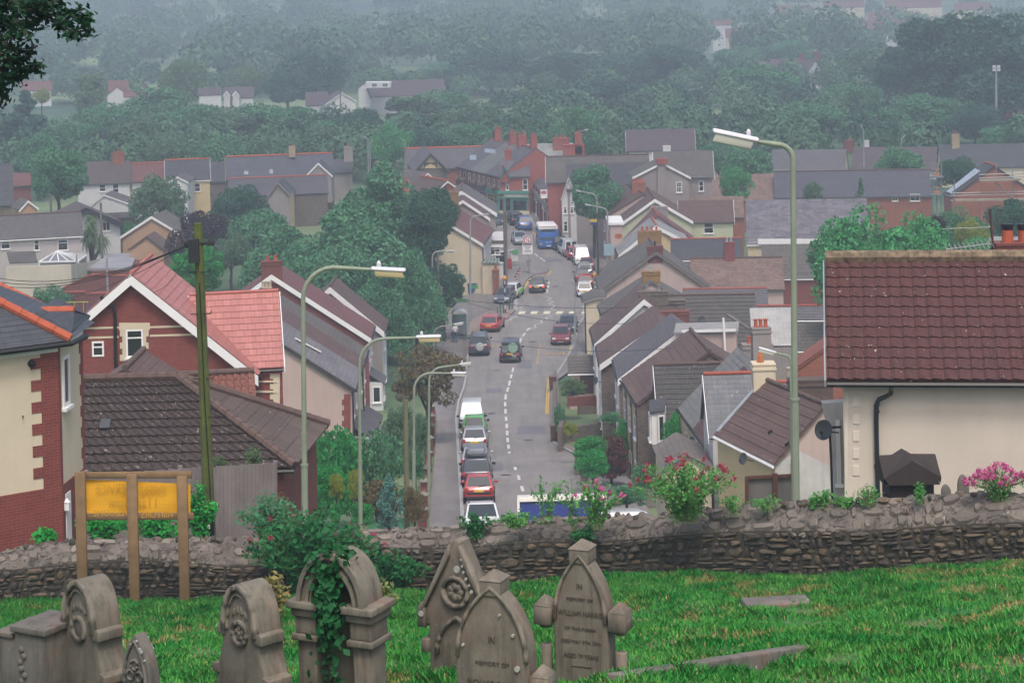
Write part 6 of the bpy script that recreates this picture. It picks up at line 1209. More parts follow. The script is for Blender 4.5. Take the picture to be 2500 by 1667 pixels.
# ---- bus
def bus():
    g = G(1340, 610); root = thing('bus', 'blue single decker bus with white roof coming down the street', 'bus', (0, 0, 0)); L, W, H = 7.6, 2.42, 2.95; w = W/2
    B = paint('bus_blue', '2a62b0', .35); mb = MB(); sec = [(-w, .3), (w, .3), (w, H*.83), (-w, H*.83)]
    mb.prism([(x, 0, z) for x, z in sec], (0, L, 0)); bevel(mb.build('body', B, root), .10, 2)
    mb = MB(); mb.prism([(-w*.98, .02, H*.83), (w*.98, .02, H*.83), (w*.98, .02, H*.94), (w*.84, .04, H), (-w*.84, .04, H), (-w*.98, .02, H*.94)], (0, L-.04, 0)); bevel(mb.build('roof', WHITE, root), .05)
    mb = MB(); mb.box((0, .05, H*.93), W*.9, .08, .07); mb.build('roof_stripe', mat('stripe_orange', 'c07a58', .5), root)
    mb = MB(); mb.prism([(-w*.90, -.015, H*.40), (w*.90, -.015, H*.40), (w*.86, .03, H*.70), (-w*.86, .03, H*.70)], (0, .05, 0)); mb.build('windscreen', glass('bus_glass', (.06, .08, .11, 1), .08), root)
    mb = MB(); mb.prism([(-w*.80, -.03, H*.73), (w*.80, -.03, H*.73), (w*.80, -.03, H*.82), (-w*.80, -.03, H*.82)], (0, .05, 0)); ds = mb.build('destination_display', mat('display_dark', '1c2a28', .3), root)
    mb = MB()
    for s in (-1, 1): mb.box((s*w*.72, -.035, H*.745), .14, .02, .18)
    mb.build('display_panel', mat('display_green', '2f7a4a', .5), ds)
    for s in (-1, 1):
        mb = MB(); mb.box((s*w*.78, .02, .62), .36, .10, .16); bevel(mb.build('headlight', mat('bus_lamp', 'd9b08a', .3), root), .03)
        mb = MB(); mb.prism([(s*(w+.012), 1.2, H*.42), (s*(w+.012), L-.6, H*.42), (s*(w+.012), L-.6, H*.74), (s*(w+.012), 1.2, H*.74)], (-s*.03, 0, 0)); mb.build('side_window', CG, root)
        for y in (1.9, 6.0): mb = MB(); mb.tube([(s*(w-.28), y, .45), (s*(w+.01), y, .45)], .45, 16); mb.build('wheel', TYRE, root)
        mb = MB(); mb.tube([(s*w*.95, .1, H*.76), (s*(w+.2), -.15, H*.74), (s*(w+.22), -.15, H*.62)], .03, 5); mb.box((s*(w+.22), -.15, H*.50), .2, .1, .36); mb.build('mirror', TRIM, root)
    mb = MB(); mb.prism([(-.26, -.03, .40), (.26, -.03, .40), (.26, -.03, .53), (-.26, -.03, .53)], (0, .03, 0)); mb.build('front_plate', PLW, root); mb = MB(); mb.box((0, .02, .28), W*.96, .1, .14); mb.build('bumper', mat('bus_skirt', '1e4a8a', .5), root)
    text('Stagecoach', .2, WHITE, root, frame((0, -.012, H*.31), (1, 0, 0), (0, 0, 1)))
    root.location = (g.x, g.y, gz(g.y)+.02); root.rotation_euler = (-.05, 0, .03)
bus()
def lorry():
    Y = 61.0; a = P(1265, 1208, Y); b = P(1478, 1204, Y); W = (b-a).length; root = thing('lorry', 'blue box lorry with white roof and pale blue wind deflector parked just behind the wall', 'lorry', (a.x+W/2, Y, gz(Y))); cx = a.x+W/2; top = a.z; z0 = gz(Y)
    BL = paint('lorry_blue', '27357a', .45, .2); LB = paint('deflector_blue', '4a60aa', .4, .3); bx = lambda x0, x1, y0, y1, za, zb_: [(cx+x0, Y+y0, za), (cx+x1, Y+y0, za), (cx+x1, Y+y0, zb_), (cx+x0, Y+y0, zb_)]
    w = W/2; mb = MB(); mb.prism(bx(-w, w, 0, 6, z0+1.0, top-.03), (0, 6.5, 0)); mb.build('box_body', BL, root)
    mb = MB(); mb.prism(bx(-w-.02, w+.02, -.02, 6, top-.03, top+.02), (0, 6.56, 0)); 
    for x in (-w, w): mb.bar((cx+x, Y-.03, z0+1), (cx+x, Y-.03, top), .07, .07)
    mb.bar((cx-w, Y-.03, top-.05), (cx+w, Y-.03, top-.05), .09, .09); mb.build('roof', mat('cream_white', 'd9d4c8', .5, .08), root)
    mb = MB(); cw = 1.02
    mb.prism([(cx-cw, Y-1.9, z0+.5), (cx-cw, Y-.25, z0+.5), (cx-cw, Y-.25, z0+2.25), (cx-cw, Y-1.5, z0+2.25), (cx-cw, Y-1.9, z0+1.4)], (2*cw, 0, 0)); bevel(mb.build('cab', LB, root), .08, 2)
    mb = MB(); mb.prism([(cx-.9, Y-1.86, z0+1.42), (cx+.9, Y-1.86, z0+1.42), (cx+.86, Y-1.53, z0+2.15), (cx-.86, Y-1.53, z0+2.15)], (0, -.02, 0)); mb.build('windscreen', CG, root)
    mb = MB(); n = 8; pr = [(-1.5, 2.2), (-1.38, 2.42), (-.95, 2.62), (-.35, 2.76), (-.25, 2.76), (-.25, 2.2)]
    mb.prism([(cx-cw*.95, Y+y, z0+z) for y, z in pr], (2*cw*.95, 0, 0)); bevel(mb.build('wind_deflector', LB, root), .16, 3, 20)
    text('Wickes', .36, WHITE, root, frame((cx+.02, Y-1.45, z0+2.40), (1, 0, 0), (0, .7, .7)), depth=.03)
    for s in (-1, 1):
        for y in (-1.2, 4.9): mb = MB(); mb.tube([(cx+s*.78, Y+y, z0+.48), (cx+s*1.08, Y+y, z0+.48)], .48, 16); mb.build('wheel', TYRE, root)
    root.rotation_euler = (-math.atan(.232), 0, 0); root.location.y -= .8
lorry()
vr = thing('parked_van', 'white van roof just showing over the wall right of the blue lorry', 'van', P(1520, 1300, 60)); c = P(1520, 1251, 60); z0 = gz(60)
mb = MB(); mb.prism([(c.x-.8, 60, z0+.4), (c.x+.8, 60, z0+.4), (c.x+.85, 60, c.z-.4), (c.x+.7, 60, c.z), (c.x-.7, 60, c.z), (c.x-.85, 60, c.z-.4)], (0, 4.4, 0)); bevel(mb.build('body', CP['white'], vr), .1, 3)
mb = MB(); mb.prism([(c.x-.66, 59.99, c.z-.75), (c.x+.66, 59.99, c.z-.75), (c.x+.6, 59.99, c.z-.15), (c.x-.6, 59.99, c.z-.15)], (0, .03, 0)); mb.build('windscreen', CG, vr)
vr.rotation_euler = (-math.atan(.225), 0, 0)
for s in (-1, 1):
    for y in (.8, 3.5): mb = MB(); mb.tube([(c.x+s*.65, 60+y, z0+.32), (c.x+s*.88, 60+y, z0+.32)], .32, 14); mb.build('wheel', TYRE, vr)
# ---------------- street lamps
LGREEN = mat('lamp_green', '868f7c', .6, .14, 1.2, streak=.25); LGREY = mat('lamp_grey', '8b8d8c', .55, .12, 2); LHEAD = mat('lamp_head', 'c9c8cc', .5, .08, 3); LENS = glass('lamp_lens', (.62, .50, .28, 1), .25); LENS2 = glass('lamp_lens_clear', (.62, .60, .52, 1), .25)
def lamp(label, top, base_py, head, Y, r=.08, m=None, lens=None, hl=.9, tilt=0.0, group='street lamps', base_up=0, r2=None, cell=True):
    tp = P(top[0], top[1], Y); hp = P(head[0], head[1], Y); m = m or LGREEN; zb = gz(Y)-.3+base_up; bx = P(top[0], base_py, Y).x if base_py else tp.x
    root = thing('street_lamp', label, 'street lamp', Vector((bx, Y, zb)), group); sgn = 1 if hp.x > tp.x else -1; rr = min(abs(hp.x-tp.x)*.45, 1.0); base = Vector((bx, Y, zb)); mb = MB(); sw = base.lerp(tp, .52)
    mb.tube([base, sw], r*1.25, 10); mb.tube([sw, sw+Zv*.05], r*1.45, 10); 
    arc = [tp+Vector((sgn*rr*(1-math.cos(a)), 0, -rr+rr*math.sin(a))) for a in np.linspace(0, math.pi/2, 7)]; e = hp.copy()
    mb.tube([sw+Zv*.05]+arc+[e], [r]+[r*.85]*7+[r*.62], 10); mb.build('column', m, root)
    d = (e-arc[-1]).normalized() if (e-arc[-1]).length > .05 else Vector((sgn, 0, 0)); d = Vector((d.x, 0, d.z+tilt)).normalized(); up = Vector((0, 1, 0)).cross(d); up = up if up.z > 0 else -up; w = hl*.16; sy = Vector((0, 1, 0))
    mb = MB(); sec = [(-1, 0), (1, 0), (.75, .55), (-.75, .55)]
    mb.prism([e+sy*w*x+up*w*z*1.0 for x, z in sec], d*hl); bevel(mb.build('lantern_hood', LHEAD, root), .03, 2)
    mb = MB(); a = e+d*hl*.08; mb.prism([a-sy*w*.8, a+sy*w*.8, a+sy*w*.55-up*w*1.25+d*.04, a-sy*w*.55-up*w*1.25+d*.04], d*hl*.84); bevel(mb.build('lens', lens or LENS, root), .03, 2)
    if cell: mb = MB(); c = e+d*hl*.22+up*w*.55; mb.lathe(c, [(.05, 0), (.05, .09), (.015, .14)], 10); mb.build('photocell', LHEAD, root)
    return root
lamp('tall pale green lamp in front of the white house, arm reaching left', (1935, 352), 1225, (1850, 346), 46, .072, lens=LENS2, hl=1.0, tilt=.06)
lamp('pale green lamp nearest on the left, long arm over the brick terrace roofs', (738, 655), 1235, (906, 658), 48, .062, hl=.78, tilt=.0)
lamp('pale green lamp with shorter arm between rusty tree and left terrace', (876, 828), 1230, (1016, 824), 73, .062, hl=.86)
lamp('pale green lamp with white head in front of the rusty tree', (1010, 912), 1290, (1100, 911), 101, .07, lens=LENS2, hl=.75); lamp('pale green lamp standing on the left pavement beside the parked cars', (1047, 897), 1265, (1122, 890), 110, .07, hl=.6, lens=LENS2)
lamp('grey lamp column beside the dark tree, left of the bus shelter', (1055, 614), 814, (1090, 613), 196, .085, LGREY, LGREY, .7, cell=False); lamp('grey lamp with white head standing before the rusty tree top', (1058, 797), 830, (1108, 792), 186, .07, LGREY, LENS2, .85, cell=False)
lamp('grey lamp column rising in front of the cream gable house', (1148, 528), 776, (1178, 525), 207, .09, LGREY, LGREY, .6, cell=False); lamp('grey lamp far right of the street by the round street tree', (1457, 472), 660, (1420, 468), 236, .09, LGREY, LGREY, .65, cell=False); lamp('grey lamp in front of the pink far terrace with low blue sign plate', (1483, 506), 690, (1443, 502), 226, .09, LGREY, LGREY, .65, cell=False)
lamp('short grey lamp on a black pole left of the silver car', (1230, 616), 690, (1240, 614), 222, .07, BLACK, LGREY, .7, cell=False); lamp('grey lamp with white head over the zebra crossing', (1403, 690), 865, (1401, 688), 180, .085, LGREY, LENS2, .3, cell=False)
lamp('thin grey lamp among the brick chimneys', (1404, 322), 400, (1425, 319), 310, .09, LGREY, LGREY, .7, cell=False); lamp('thin grey lamp left of the timbered gable hall', (988, 344), 400, (985, 343), 318, .09, LGREY, LGREY, .4, cell=False)
lamp('thin grey lamp nearer the hall end, one of the twin pair', (898, 340), 400, (894, 337), 320, .09, LGREY, LGREY, .4, cell=False); lamp('slightly taller grey lamp of the twin pair', (903, 349), 400, (906, 347), 316, .09, LGREY, LGREY, .4, cell=False); lamp('thin grey lamp rising over the shop terrace roofs', (1282, 323), 390, (1280, 322), 312, .09, LGREY, LGREY, .4, cell=False)
lamp('grey lamp before the slate houses, right of the long arm lamp', (2108, 316), 380, (2106, 314), 330, .09, LGREY, LGREY, .6, cell=False); lamp('grey lamp above the bushy dark tree at the right', (2200, 338), 380, (2204, 336), 325, .09, LGREY, LGREY, .5, cell=False)
lamp('small lamp with white head partly behind the tall right hand lamp', (1930, 866), 1100, (1895, 862), 72, .05, LGREEN, LENS2, .62, tilt=.05, cell=False)
fl = thing('floodlight_mast', 'tall grey floodlight mast before the dark trees at the right edge', 'mast', P(2432, 290, 400)); mb = MB(); mb.tube([P(2432, 290, 400), P(2432, 165, 400)], [.28, .16], 6); mb.build('mast', LGREY, fl); mb = MB()
for x, y in ((2427, 166), (2438, 166), (2427, 174), (2438, 174)): mb.box(P(x, y, 400), .55, .4, .45)
mb.build('floodlights', LHEAD, fl)
# ---------------- poles and wires
TP = thing('telegraph_pole', 'mossy green telegraph pole with black box, left of the nearest lamp', 'pole', P(513, 1320, 51.5)); a, b = P(513, 1330, 51.5), P(483, 545, 51.5); pm_ = mat('mossy_pole', '4a4a30', .9, .35, 1.2, .5, 12, col2='5f6a2e'); mb = MB(); mb.tube([a, a.lerp(b, .5), b], [.15, .13, .11], 12); mb.build('pole', pm_, TP)
mb = MB(); c = P(474, 640, 51.3); mb.box(c, .24, .22, .55); mb.build('black_box', mat('box_black', '25272b', .6), TP); mb = MB()
for t in (.02, .3, .42, .62, .75, .84): p = a.lerp(b, t+.1); mb.tube([p-Vector((.24, .1, 0)), p+Vector((.24, -.1, 0))], .014, 5); mb.tube([p+Vector((.24, -.1, 0)), p+Vector((.26, -.1, .07))], .012, 5)
p = a.lerp(b, .935); mb.tube([p+Vector((-.3, -.05, -.06)), p+Vector((.35, -.1, .04))], .02, 5)
for x in (-.3, -.2, .25, .35): mb.lathe(p+Vector((x, -.08, 0)), [(.03, -.04), (.045, 0), (.03, .07)], 6)
mb.build('step_irons', mat('dark_iron', '2a2826', .7, .2), TP); mb = MB(); mb.tube([P(487, 690, 51.3), P(500, 980, 51.3), P(512, 1180, 51.3), P(518, 1310, 51.3)], .014, 5); mb.tube([P(518, 1250, 51.28), P(519, 1318, 51.28)], .06, 6); mb.build('cable', BLACK, TP)
mb = MB(); c = P(508, 1290, 51.3); mb.prism([c+Vector((-.05, -.02, 0)), c+Vector((.05, -.02, 0)), c+Vector((.05, -.02, .14)), c+Vector((-.05, -.02, .14))], (0, .02, 0)); mb.build('number_plate', WHITE, TP)
def pole(label, top, base, Y, r=.11, m=None): 
    o = thing('wooden_pole', label, 'pole', P(base[0], base[1], Y)); mb = MB(); mb.tube([P(base[0], base[1], Y), P(top[0], top[1], Y)], [r*1.1, r*.9], 8); mb.build('pole', m or mat('grey_pole', '6a6258', .9, .2, 3), o); return o
pole('short wooden pole with cross wire beside the rusty tree trunk', (990, 976), (994, 1295), 96, .12, mat('greenish_pole', '6f6a52', .9, .2, 2)); pole('brownish pole right beside the grey lamp column, left of bus shelter', (1069, 616), (1072, 815), 195, .1); pole('tall wooden pole left of the two poles by the silver car', (1229, 477), (1234, 690), 224, .12); pole('shorter wooden pole beside the tall one by the silver car', (1236, 520), (1236, 700), 221, .12)
pole('dark pole with small yellow sign on the right pavement', (1457, 520), (1461, 690), 222, .12, mat('dark_pole', '3f3a38', .8)); pole('wooden pole in front of the black barge white house', (246, 495), (250, 650), 232, .14); pole('wooden pole between palm and big round tree', (123, 478), (126, 540), 262, .16); pole('thin pole before the bright white far gable', (831, 222), (831, 268), 450, .12); pole('thin grey pole on the long cream garden wall', (187, 620), (188, 745), 210, .09, LGREY); pole('pale pole behind the flat roof garage', (261, 630), (263, 730), 205, .09, LGREY)
wr = thing('overhead_wires', 'thin black cables fanning left from the telegraph pole', 'wires', P(470, 600, 51.5)); mb = MB()
def wire(p0, p1, sag=.3, r=.010):
    pts = [p0.lerp(p1, t)-Zv*sag*4*t*(1-t) for t in np.linspace(0, 1, 12)]; mb.tube(pts, r, 4)
s0 = P(470, 592, 51.5)
for y in (672, 682, 692): wire(s0, P(-40, y, 66), .5)
wire(s0, P(60, 730, 90), .5); wire(s0+Vector((0, 0, -.1)), P(372, 712, 92), .3); mb.build('cables', BLACK, wr)
wr = thing('street_wires', 'dark cables strung across the road above the zebra crossing', 'wires', P(1300, 740, 170)); mb = MB(); wire(P(1115, 730, 178), P(1690, 742, 150), .5, .018); wire(P(1130, 735, 186), P(1540, 790, 150), .6, .018); wire(P(1060, 795, 160), P(1640, 850, 118), .8, .014); mb.build('cables', BLACK, wr)
# ---------------- street furniture
def bollard(label, px, py, h=1.0, m=None, r=.07, bands=None):
    g = G(px, py); o = thing('bollard', label, 'bollard', (g.x, g.y, g.z+.1), 'striped posts' if bands else 'green bollards'); mb = MB(); n = 8 if bands else 1
    for k in range(n): mb.lathe((g.x, g.y, g.z+.1+h*k/n), [(r, 0), (r, h/n)] if bands else [(r, 0), (r, h*.9), (r*1.3, h*.92), (r*.9, h)], 10, m=k % len(bands) if bands else 0)
    mb.build('post', bands or (m or mat('bollard_green', '3f6a5c', .5)), o)
for k, (x, y) in enumerate(((1215, 780), (1222, 774), (1229.5, 768), (1244, 759))): bollard(['green bollard nearest the red hatchback', 'second green bollard out from the red hatchback', 'third green bollard, left of the zebra pole', 'green bollard right of the zebra pole'][k], x, y, 1.15)
ST = [mat('post_white', 'cfcdca', .5), mat('post_black', '222326', .5), mat('post_red', '9a3436', .5)]
for k, (x, y) in enumerate(((1258.5, 698), (1262, 691), (1266, 684), (1269.5, 678))): bollard(['striped post nearest the zebra crossing', 'second striped post from the zebra crossing', 'third striped post from the zebra crossing', 'striped post farthest from the zebra crossing'][k], x, y, 1.0, bands=[ST[1], ST[0], ST[1], ST[0], ST[2], ST[0], ST[2]][:], r=.08)
def belisha(label, px, py, h, Yo=None):
    g = G(px, py); o = thing('belisha_beacon', label, 'beacon', (g.x, g.y, g.z+.1)); mb = MB()
    for k in range(8): mb.lathe((g.x, g.y, g.z+.1+h*k/8), [(.06, 0), (.06, h/8)], 8, m=k % 2)
    mb.build('banded_pole', ST[:2][::-1], o); mb = MB(); mb.ball((g.x, g.y, g.z+.1+h+.2), .24, .24, .24, 12, 8); mb.build('globe', mat('amber_globe', 'd08a2a', .4, .05), o, smooth=True)
belisha('amber globe beacon on a striped pole left of the zebra crossing', 1234, 767, 3.3); belisha('amber globe beacon right of the crossing beside the parked white hatchback', 1453, 722, 1.9)
sg = thing('road_sign', 'round give way to oncoming sign over a white text plate before the silver car', 'road sign', G(1291, 672)); g = G(1291, 672); Y = g.y; mb = MB(); mb.tube([g, P(1288, 575, Y)], .045, 8); mb.build('post', LGREY, sg); c = P(1288, 586, Y-.1)
mb = MB(); mb.prism([c+Vector((-.52, 0, -.55)), c+Vector((.52, 0, -.55)), c+Vector((.52, 0, .55)), c+Vector((-.52, 0, .55))], (0, .05, 0)); bk = mb.build('backing_board', mat('sign_grey', 'a9adb2', .6), sg)
mb = MB()
for rr, k in ((.42, 0), (.33, 1)): mb.poly([c+Vector((rr*math.cos(t), -.012*(k+1), rr*math.sin(t))) for t in np.linspace(0, 2*math.pi, 24)[:-1]], k)
for x, s, k in ((-.1, 1, 0), (.1, -1, 2)): mb.box(c+Vector((x, -.04, -.2)), .06, .01, .4, m=k); mb.poly([c+Vector((x-.1, -.045, s*.1)), c+Vector((x+.1, -.045, s*.1)), c+Vector((x, -.045, s*.26))][::s], k)
mb.build('roundel', [mat('sign_red', 'b03038', .5), WHITE, TRIM], sg); c = P(1288, 608, Y-.1); mb = MB(); mb.prism([c+Vector((-.56, 0, -.58)), c+Vector((.56, 0, -.58)), c+Vector((.56, 0, .58)), c+Vector((-.56, 0, .58))], (0, .05, 0)); pl = mb.build('text_plate', WHITE, sg); mb = MB()
for k, wd in enumerate((.9, .8, .6, .5, .8, .9)): mb.box(c+Vector((0, -.012, .38-k*.15)), wd, .01, .05)
mb.build('text_lines', mat('sign_text', '6a6d70', .6), pl)
pk_ = thing('parking_meter', 'grey box on a post standing on the pavement build out', 'meter', G(1291, 671)); g = G(1291, 670); mb = MB(); mb.lathe(g, [(.09, 0), (.09, 1.0)], 8); mb.box(g+Zv*.95, .46, .35, .6); mb.box(g+Zv*1.55, .5, .4, .08); mb.build('meter', LGREY, pk_)
pb = thing('red_bin', 'red letter box shaped bin beside the wooden poles', 'bin', G(1244, 660)); g = G(1244, 660); mb = MB(); mb.box(g+Zv*.1, .55, .45, 1.15); mb.box(g+Zv*1.25, .6, .5, .08); bevel(mb.build('bin', mat('bin_red', 'a03038', .5), pb), .03)
gs = thing('notice_boards', 'small green and white pavement sign boards before the double yellow lines', 'sign', G(1258, 652)); g = G(1257, 652); mb = MB(); mb.box(g+Zv*.7, .8, .08, .8); mb.box(g+Vector((.1, -.1, 1.5)), .7, .08, .5, m=1); mb.tube([g+Vector((-.3, 0, 0)), g+Vector((-.3, 0, 1.9))], .04, 6, m=2); mb.tube([g+Vector((.3, 0, 0)), g+Vector((.3, 0, 1.9))], .04, 6, m=2); mb.build('boards', [mat('board_white', 'c2c6c0', .6), mat('board_green', '4f9a5a', .6), LGREY], gs)
wb = thing('wheelie_bin', 'large blue commercial waste bin with green label by the brick wall', 'bin', G(1158, 718)); g = G(1158, 718); mb = MB(); mb.box(g+Zv*.15, 1.3, 1.0, 1.05, tap=1.06); bevel(mb.build('bin', mat('bin_blue', '28558a', .5), wb), .04); mb = MB(); mb.prism([g+Vector((-.7, -.56, 1.2)), g+Vector((.7, -.56, 1.2)), g+Vector((.7, .1, 1.5)), g+Vector((-.7, .1, 1.5))], (0, .5, 0)); mb.build('lid', mat('bin_blue2', '234a78', .5), wb); mb = MB(); mb.box(g+Vector((0, -.54, .65)), .85, .02, .4); mb.build('label', mat('label_green', '4f9a5a', .6), wb)
for s in (-.5, .5): mb = MB(); mb.tube([g+Vector((s, -.4, .1)), g+Vector((s+.06, -.4, .1))], .1, 8); mb.build('castor', TYRE, wb)
bw = thing('brick_wall', 'brown brick wall with pillar behind the blue waste bin', 'wall', G(1175, 718)); mb = MB(); a, b = G(1138, 714), G(1212, 716); h = 2.1; mb.prism([a, b, b+Zv*h, a+Zv*h], (0, .3, 0)); mb.build('wall', BRICKO, bw); mb = MB(); p = G(1212, 722); mb.box(p, .6, .6, 2.6); mb.box(p+Zv*2.6, .75, .75, .15); mb.lathe(p+Zv*2.75, [(.3, 0), (.1, .3), (.12, .45)], 8); mb.build('pillar', BRICKO, bw); mb = MB(); mb.bar(a+Vector((0, .15, h+.05)), b+Vector((0, .15, h+.05)), .4, .12); mb.build('coping', RIDGE, bw)
def shelter(label, px0, px1, py, ytop, m):
    a, b = G(px0, py), G(px1, py); Y = (a.y+b.y)/2; o = thing('bus_shelter', label, 'bus shelter', (a+b)/2); h = (py-ytop)/S(Y)-.45; mb = MB(); D = 1.6; w = b.x-a.x
    for x in (a.x, b.x):
        for d in (0, D): mb.tube([Vector((x, Y+d, gz(Y))), Vector((x, Y+d, gz(Y)+h))], .05, 6)
    mb.bar((a.x, Y, gz(Y)+h), (b.x, Y, gz(Y)+h), .1, .12); mb.build('frame', m, o); mb = MB()
    arc = [(x, .45*math.sin(t)) for t, x in ((t, a.x+w/2-(w/2+.15)*math.cos(t)) for t in np.linspace(0, math.pi, 9))]
    for (x0, z0), (x1, z1) in zip(arc[:-1], arc[1:]): mb.prism([(x0, Y-.1, gz(Y)+h+z0), (x1, Y-.1, gz(Y)+h+z1), (x1, Y-.1, gz(Y)+h+z1+.04), (x0, Y-.1, gz(Y)+h+z0+.04)], (0, D+.2, 0))
    mb.build('curved_roof', mat('shelter_roof', 'a9adad', .35, .1), o); mb = MB(); mb.poly([(a.x, Y+D, gz(Y)+.3), (b.x, Y+D, gz(Y)+.3), (b.x, Y+D, gz(Y)+h-.1), (a.x, Y+D, gz(Y)+h-.1)]); mb.build('glass_panel', glass('shelter_glass', (.25, .28, .28, 1), .15), o); mb = MB(); mb.box((a.x+w/2, Y+D-.3, gz(Y)+.45), w*.8, .3, .06); mb.build('bench', TRIM, o)
shelter('bus shelter with pale curved roof under the dark tree, left', 1106, 1138, 836, 759, mat('shelter_green', '3f6f62', .5)); shelter('green framed bus shelter across the street beside the white vans', 1396, 1418, 592, 564, mat('shelter_green', '3f6f62', .5))
sp_ = thing('name_sign', 'blue grey sign plate on the right pavement by the white van', 'sign', P(1487, 620, 226)); mb = MB(); c = P(1487, 610, 225.8); mb.prism([c+Vector((-.55, 0, -.6)), c+Vector((.55, 0, -.6)), c+Vector((.55, 0, .6)), c+Vector((-.55, 0, .6))], (0, .06, 0)); mb.build('panel', mat('sign_bluegrey', '8fa5ae', .6), sp_); mb = MB(); mb.tube([P(1487, 700, 226), P(1487, 590, 226)], .05, 6); mb.build('post', LGREY, sp_)
ys_ = thing('agent_board', 'small navy and yellow board on the dark pole', 'sign', P(1449, 542, 222)); mb = MB(); c = P(1449, 542, 221.8); mb.box(c, .7, .06, .3); mb.box(c-Zv*.3, .7, .06, .28, m=1); mb.build('board', [mat('board_yellow', 'c0a43a', .6), mat('board_navy', '34406a', .6)], ys_)
os_ = thing('oval_sign', 'orange oval sign above the pale flat roofed porch', 'sign', P(1510, 577, 226)); mb = MB(); c = P(1510, 577, 226); mb.prism([c+Vector((.42*math.cos(t), 0, .28*math.sin(t))) for t in np.linspace(0, 2*math.pi, 18)[:-1]], (0, .06, 0)); mb.build('panel', mat('sign_orange', 'a0553a', .6), os_)
wp = thing('flat_porch', 'pale flat roofed porch below the orange oval sign', 'porch', P(1508, 640, 228)); mb = MB(); q0, q1 = P(1492, 640, 228), P(1520, 636, 229); mb.prism([Vector((q0.x, 228, gz(228))), Vector((q1.x, 228, gz(228))), Vector((q1.x, 228, P(0, 588, 228).z)), Vector((q0.x, 228, P(0, 588, 228).z))], (0, 6, 0)); mb.build('wall', PINKR, wp); mb = MB(); z = P(0, 588, 228).z; mb.prism([(q0.x-.2, 227.8, z), (q1.x+.2, 227.8, z), (q1.x+.2, 227.8, z+.25), (q0.x-.2, 227.8, z+.25)], (0, 6.4, 0)); mb.build('roof', WHITE, wp); window(wp, Vector(((q0.x+q1.x)/2, 227.98, gz(228)+1.3)), nF, .8, 1.2)
# ---------------- the walking man
def person():
    g = G(1112, 840)+Zv*.13; root = thing('person', 'man in white shirt and blue jeans walking away carrying a dark bag', 'person', (0, 0, 0)); H = 1.75
    J = {'pel': (0, 0, .93, .15), 'waist': (0, 0, 1.08, .14), 'chest': (0, .01, 1.32, .165), 'neck': (0, .02, 1.50, .062), 'head0': (0, .03, 1.58, .085), 'head1': (0, .03, 1.68, .10), 'head2': (0, .02, 1.76, .07),
         'shl': (-.19, .01, 1.42, .062), 'ell': (-.25, -.04, 1.14, .045), 'wrl': (-.24, .05, .90, .032), 'hal': (-.235, .09, .82, .036), 'shr': (.19, .01, 1.42, .062), 'elr': (.26, -.02, 1.14, .045), 'wrr': (.27, .06, .90, .032), 'har': (.27, .09, .82, .036),
         'hpl': (-.09, 0, .86, .095), 'knl': (-.10, .10, .50, .065), 'anl': (-.10, .0, .09, .042), 'tol': (-.11, .15, .04, .036), 'hpr': (.09, 0, .86, .095), 'knr': (.10, .02, .50, .065), 'anr': (.10, -.16, .10, .042), 'tor': (.11, -.02, .04, .036)}
    E = [('pel', 'waist'), ('waist', 'chest'), ('chest', 'neck'), ('neck', 'head0'), ('head0', 'head1'), ('head1', 'head2'), ('chest', 'shl'), ('shl', 'ell'), ('ell', 'wrl'), ('wrl', 'hal'), ('chest', 'shr'), ('shr', 'elr'), ('elr', 'wrr'), ('wrr', 'har'), ('pel', 'hpl'), ('hpl', 'knl'), ('knl', 'anl'), ('anl', 'tol'), ('pel', 'hpr'), ('hpr', 'knr'), ('knr', 'anr'), ('anr', 'tor')]
    ks = list(J); me = bpy.data.meshes.new('body'); me.from_pydata([J[k][:3] for k in ks], [(ks.index(a), ks.index(b)) for a, b in E], []); o = bpy.data.objects.new('body', me); SC.collection.objects.link(o)
    md = o.modifiers.new('s', 'SKIN'); o.modifiers.new('d', 'SUBSURF').levels = 2
    for i, k in enumerate(ks): me.skin_vertices[0].data[i].radius = (J[k][3],)*2; me.skin_vertices[0].data[i].use_root = k == 'pel'
    dg = bpy.context.evaluated_depsgraph_get(); m2 = bpy.data.meshes.new_from_object(o.evaluated_get(dg)); bpy.data.objects.remove(o)
    mats = [mat('skin', 'b08a78', .6), mat('white_shirt', 'c6c4c8', .8), mat('jeans', '3a4866', .85), mat('hair', '9a948e', .9), mat('shoes', '2a2624', .7)]; m2.materials.clear()
    for m in mats: m2.materials.append(m)
    for p in m2.polygons:
        c = p.center; p.material_index = 3 if c.z > 1.62 and c.y < .07 else (0 if c.z > 1.5 or (abs(c.x) > .2 and c.z < 1.2) else (1 if c.z > .98 else (4 if c.z < .10 else 2))); p.use_smooth = True
    b = link('body', m2, root); mb = MB()
    for s in (-1, 1): mb.ball((s*.105, .03, 1.67), .02, .03, .04, 6, 4)
    mb.ball((0, .14, 1.66), .018, .03, .03, 6, 4); mb.build('ears_and_nose', mats[0], root); root.location = (g.x, g.y, g.z); root.rotation_euler = (0, 0, .05)
    bg_ = thing('shoulder_bag', 'dark shoulder bag carried by the walking man', 'bag', (g.x-.28, g.y-.02, g.z+.72)); mb = MB(); mb.box((g.x-.30, g.y-.02, g.z+.70), .14, .34, .28); mb.tube([(g.x-.28, g.y+.1, g.z+.98), (g.x-.2, g.y, g.z+1.46), (g.x-.28, g.y-.12, g.z+.98)], .015, 5); bevel(mb.build('bag', mat('bag_dark', '33282a', .7), bg_), .02)
person()
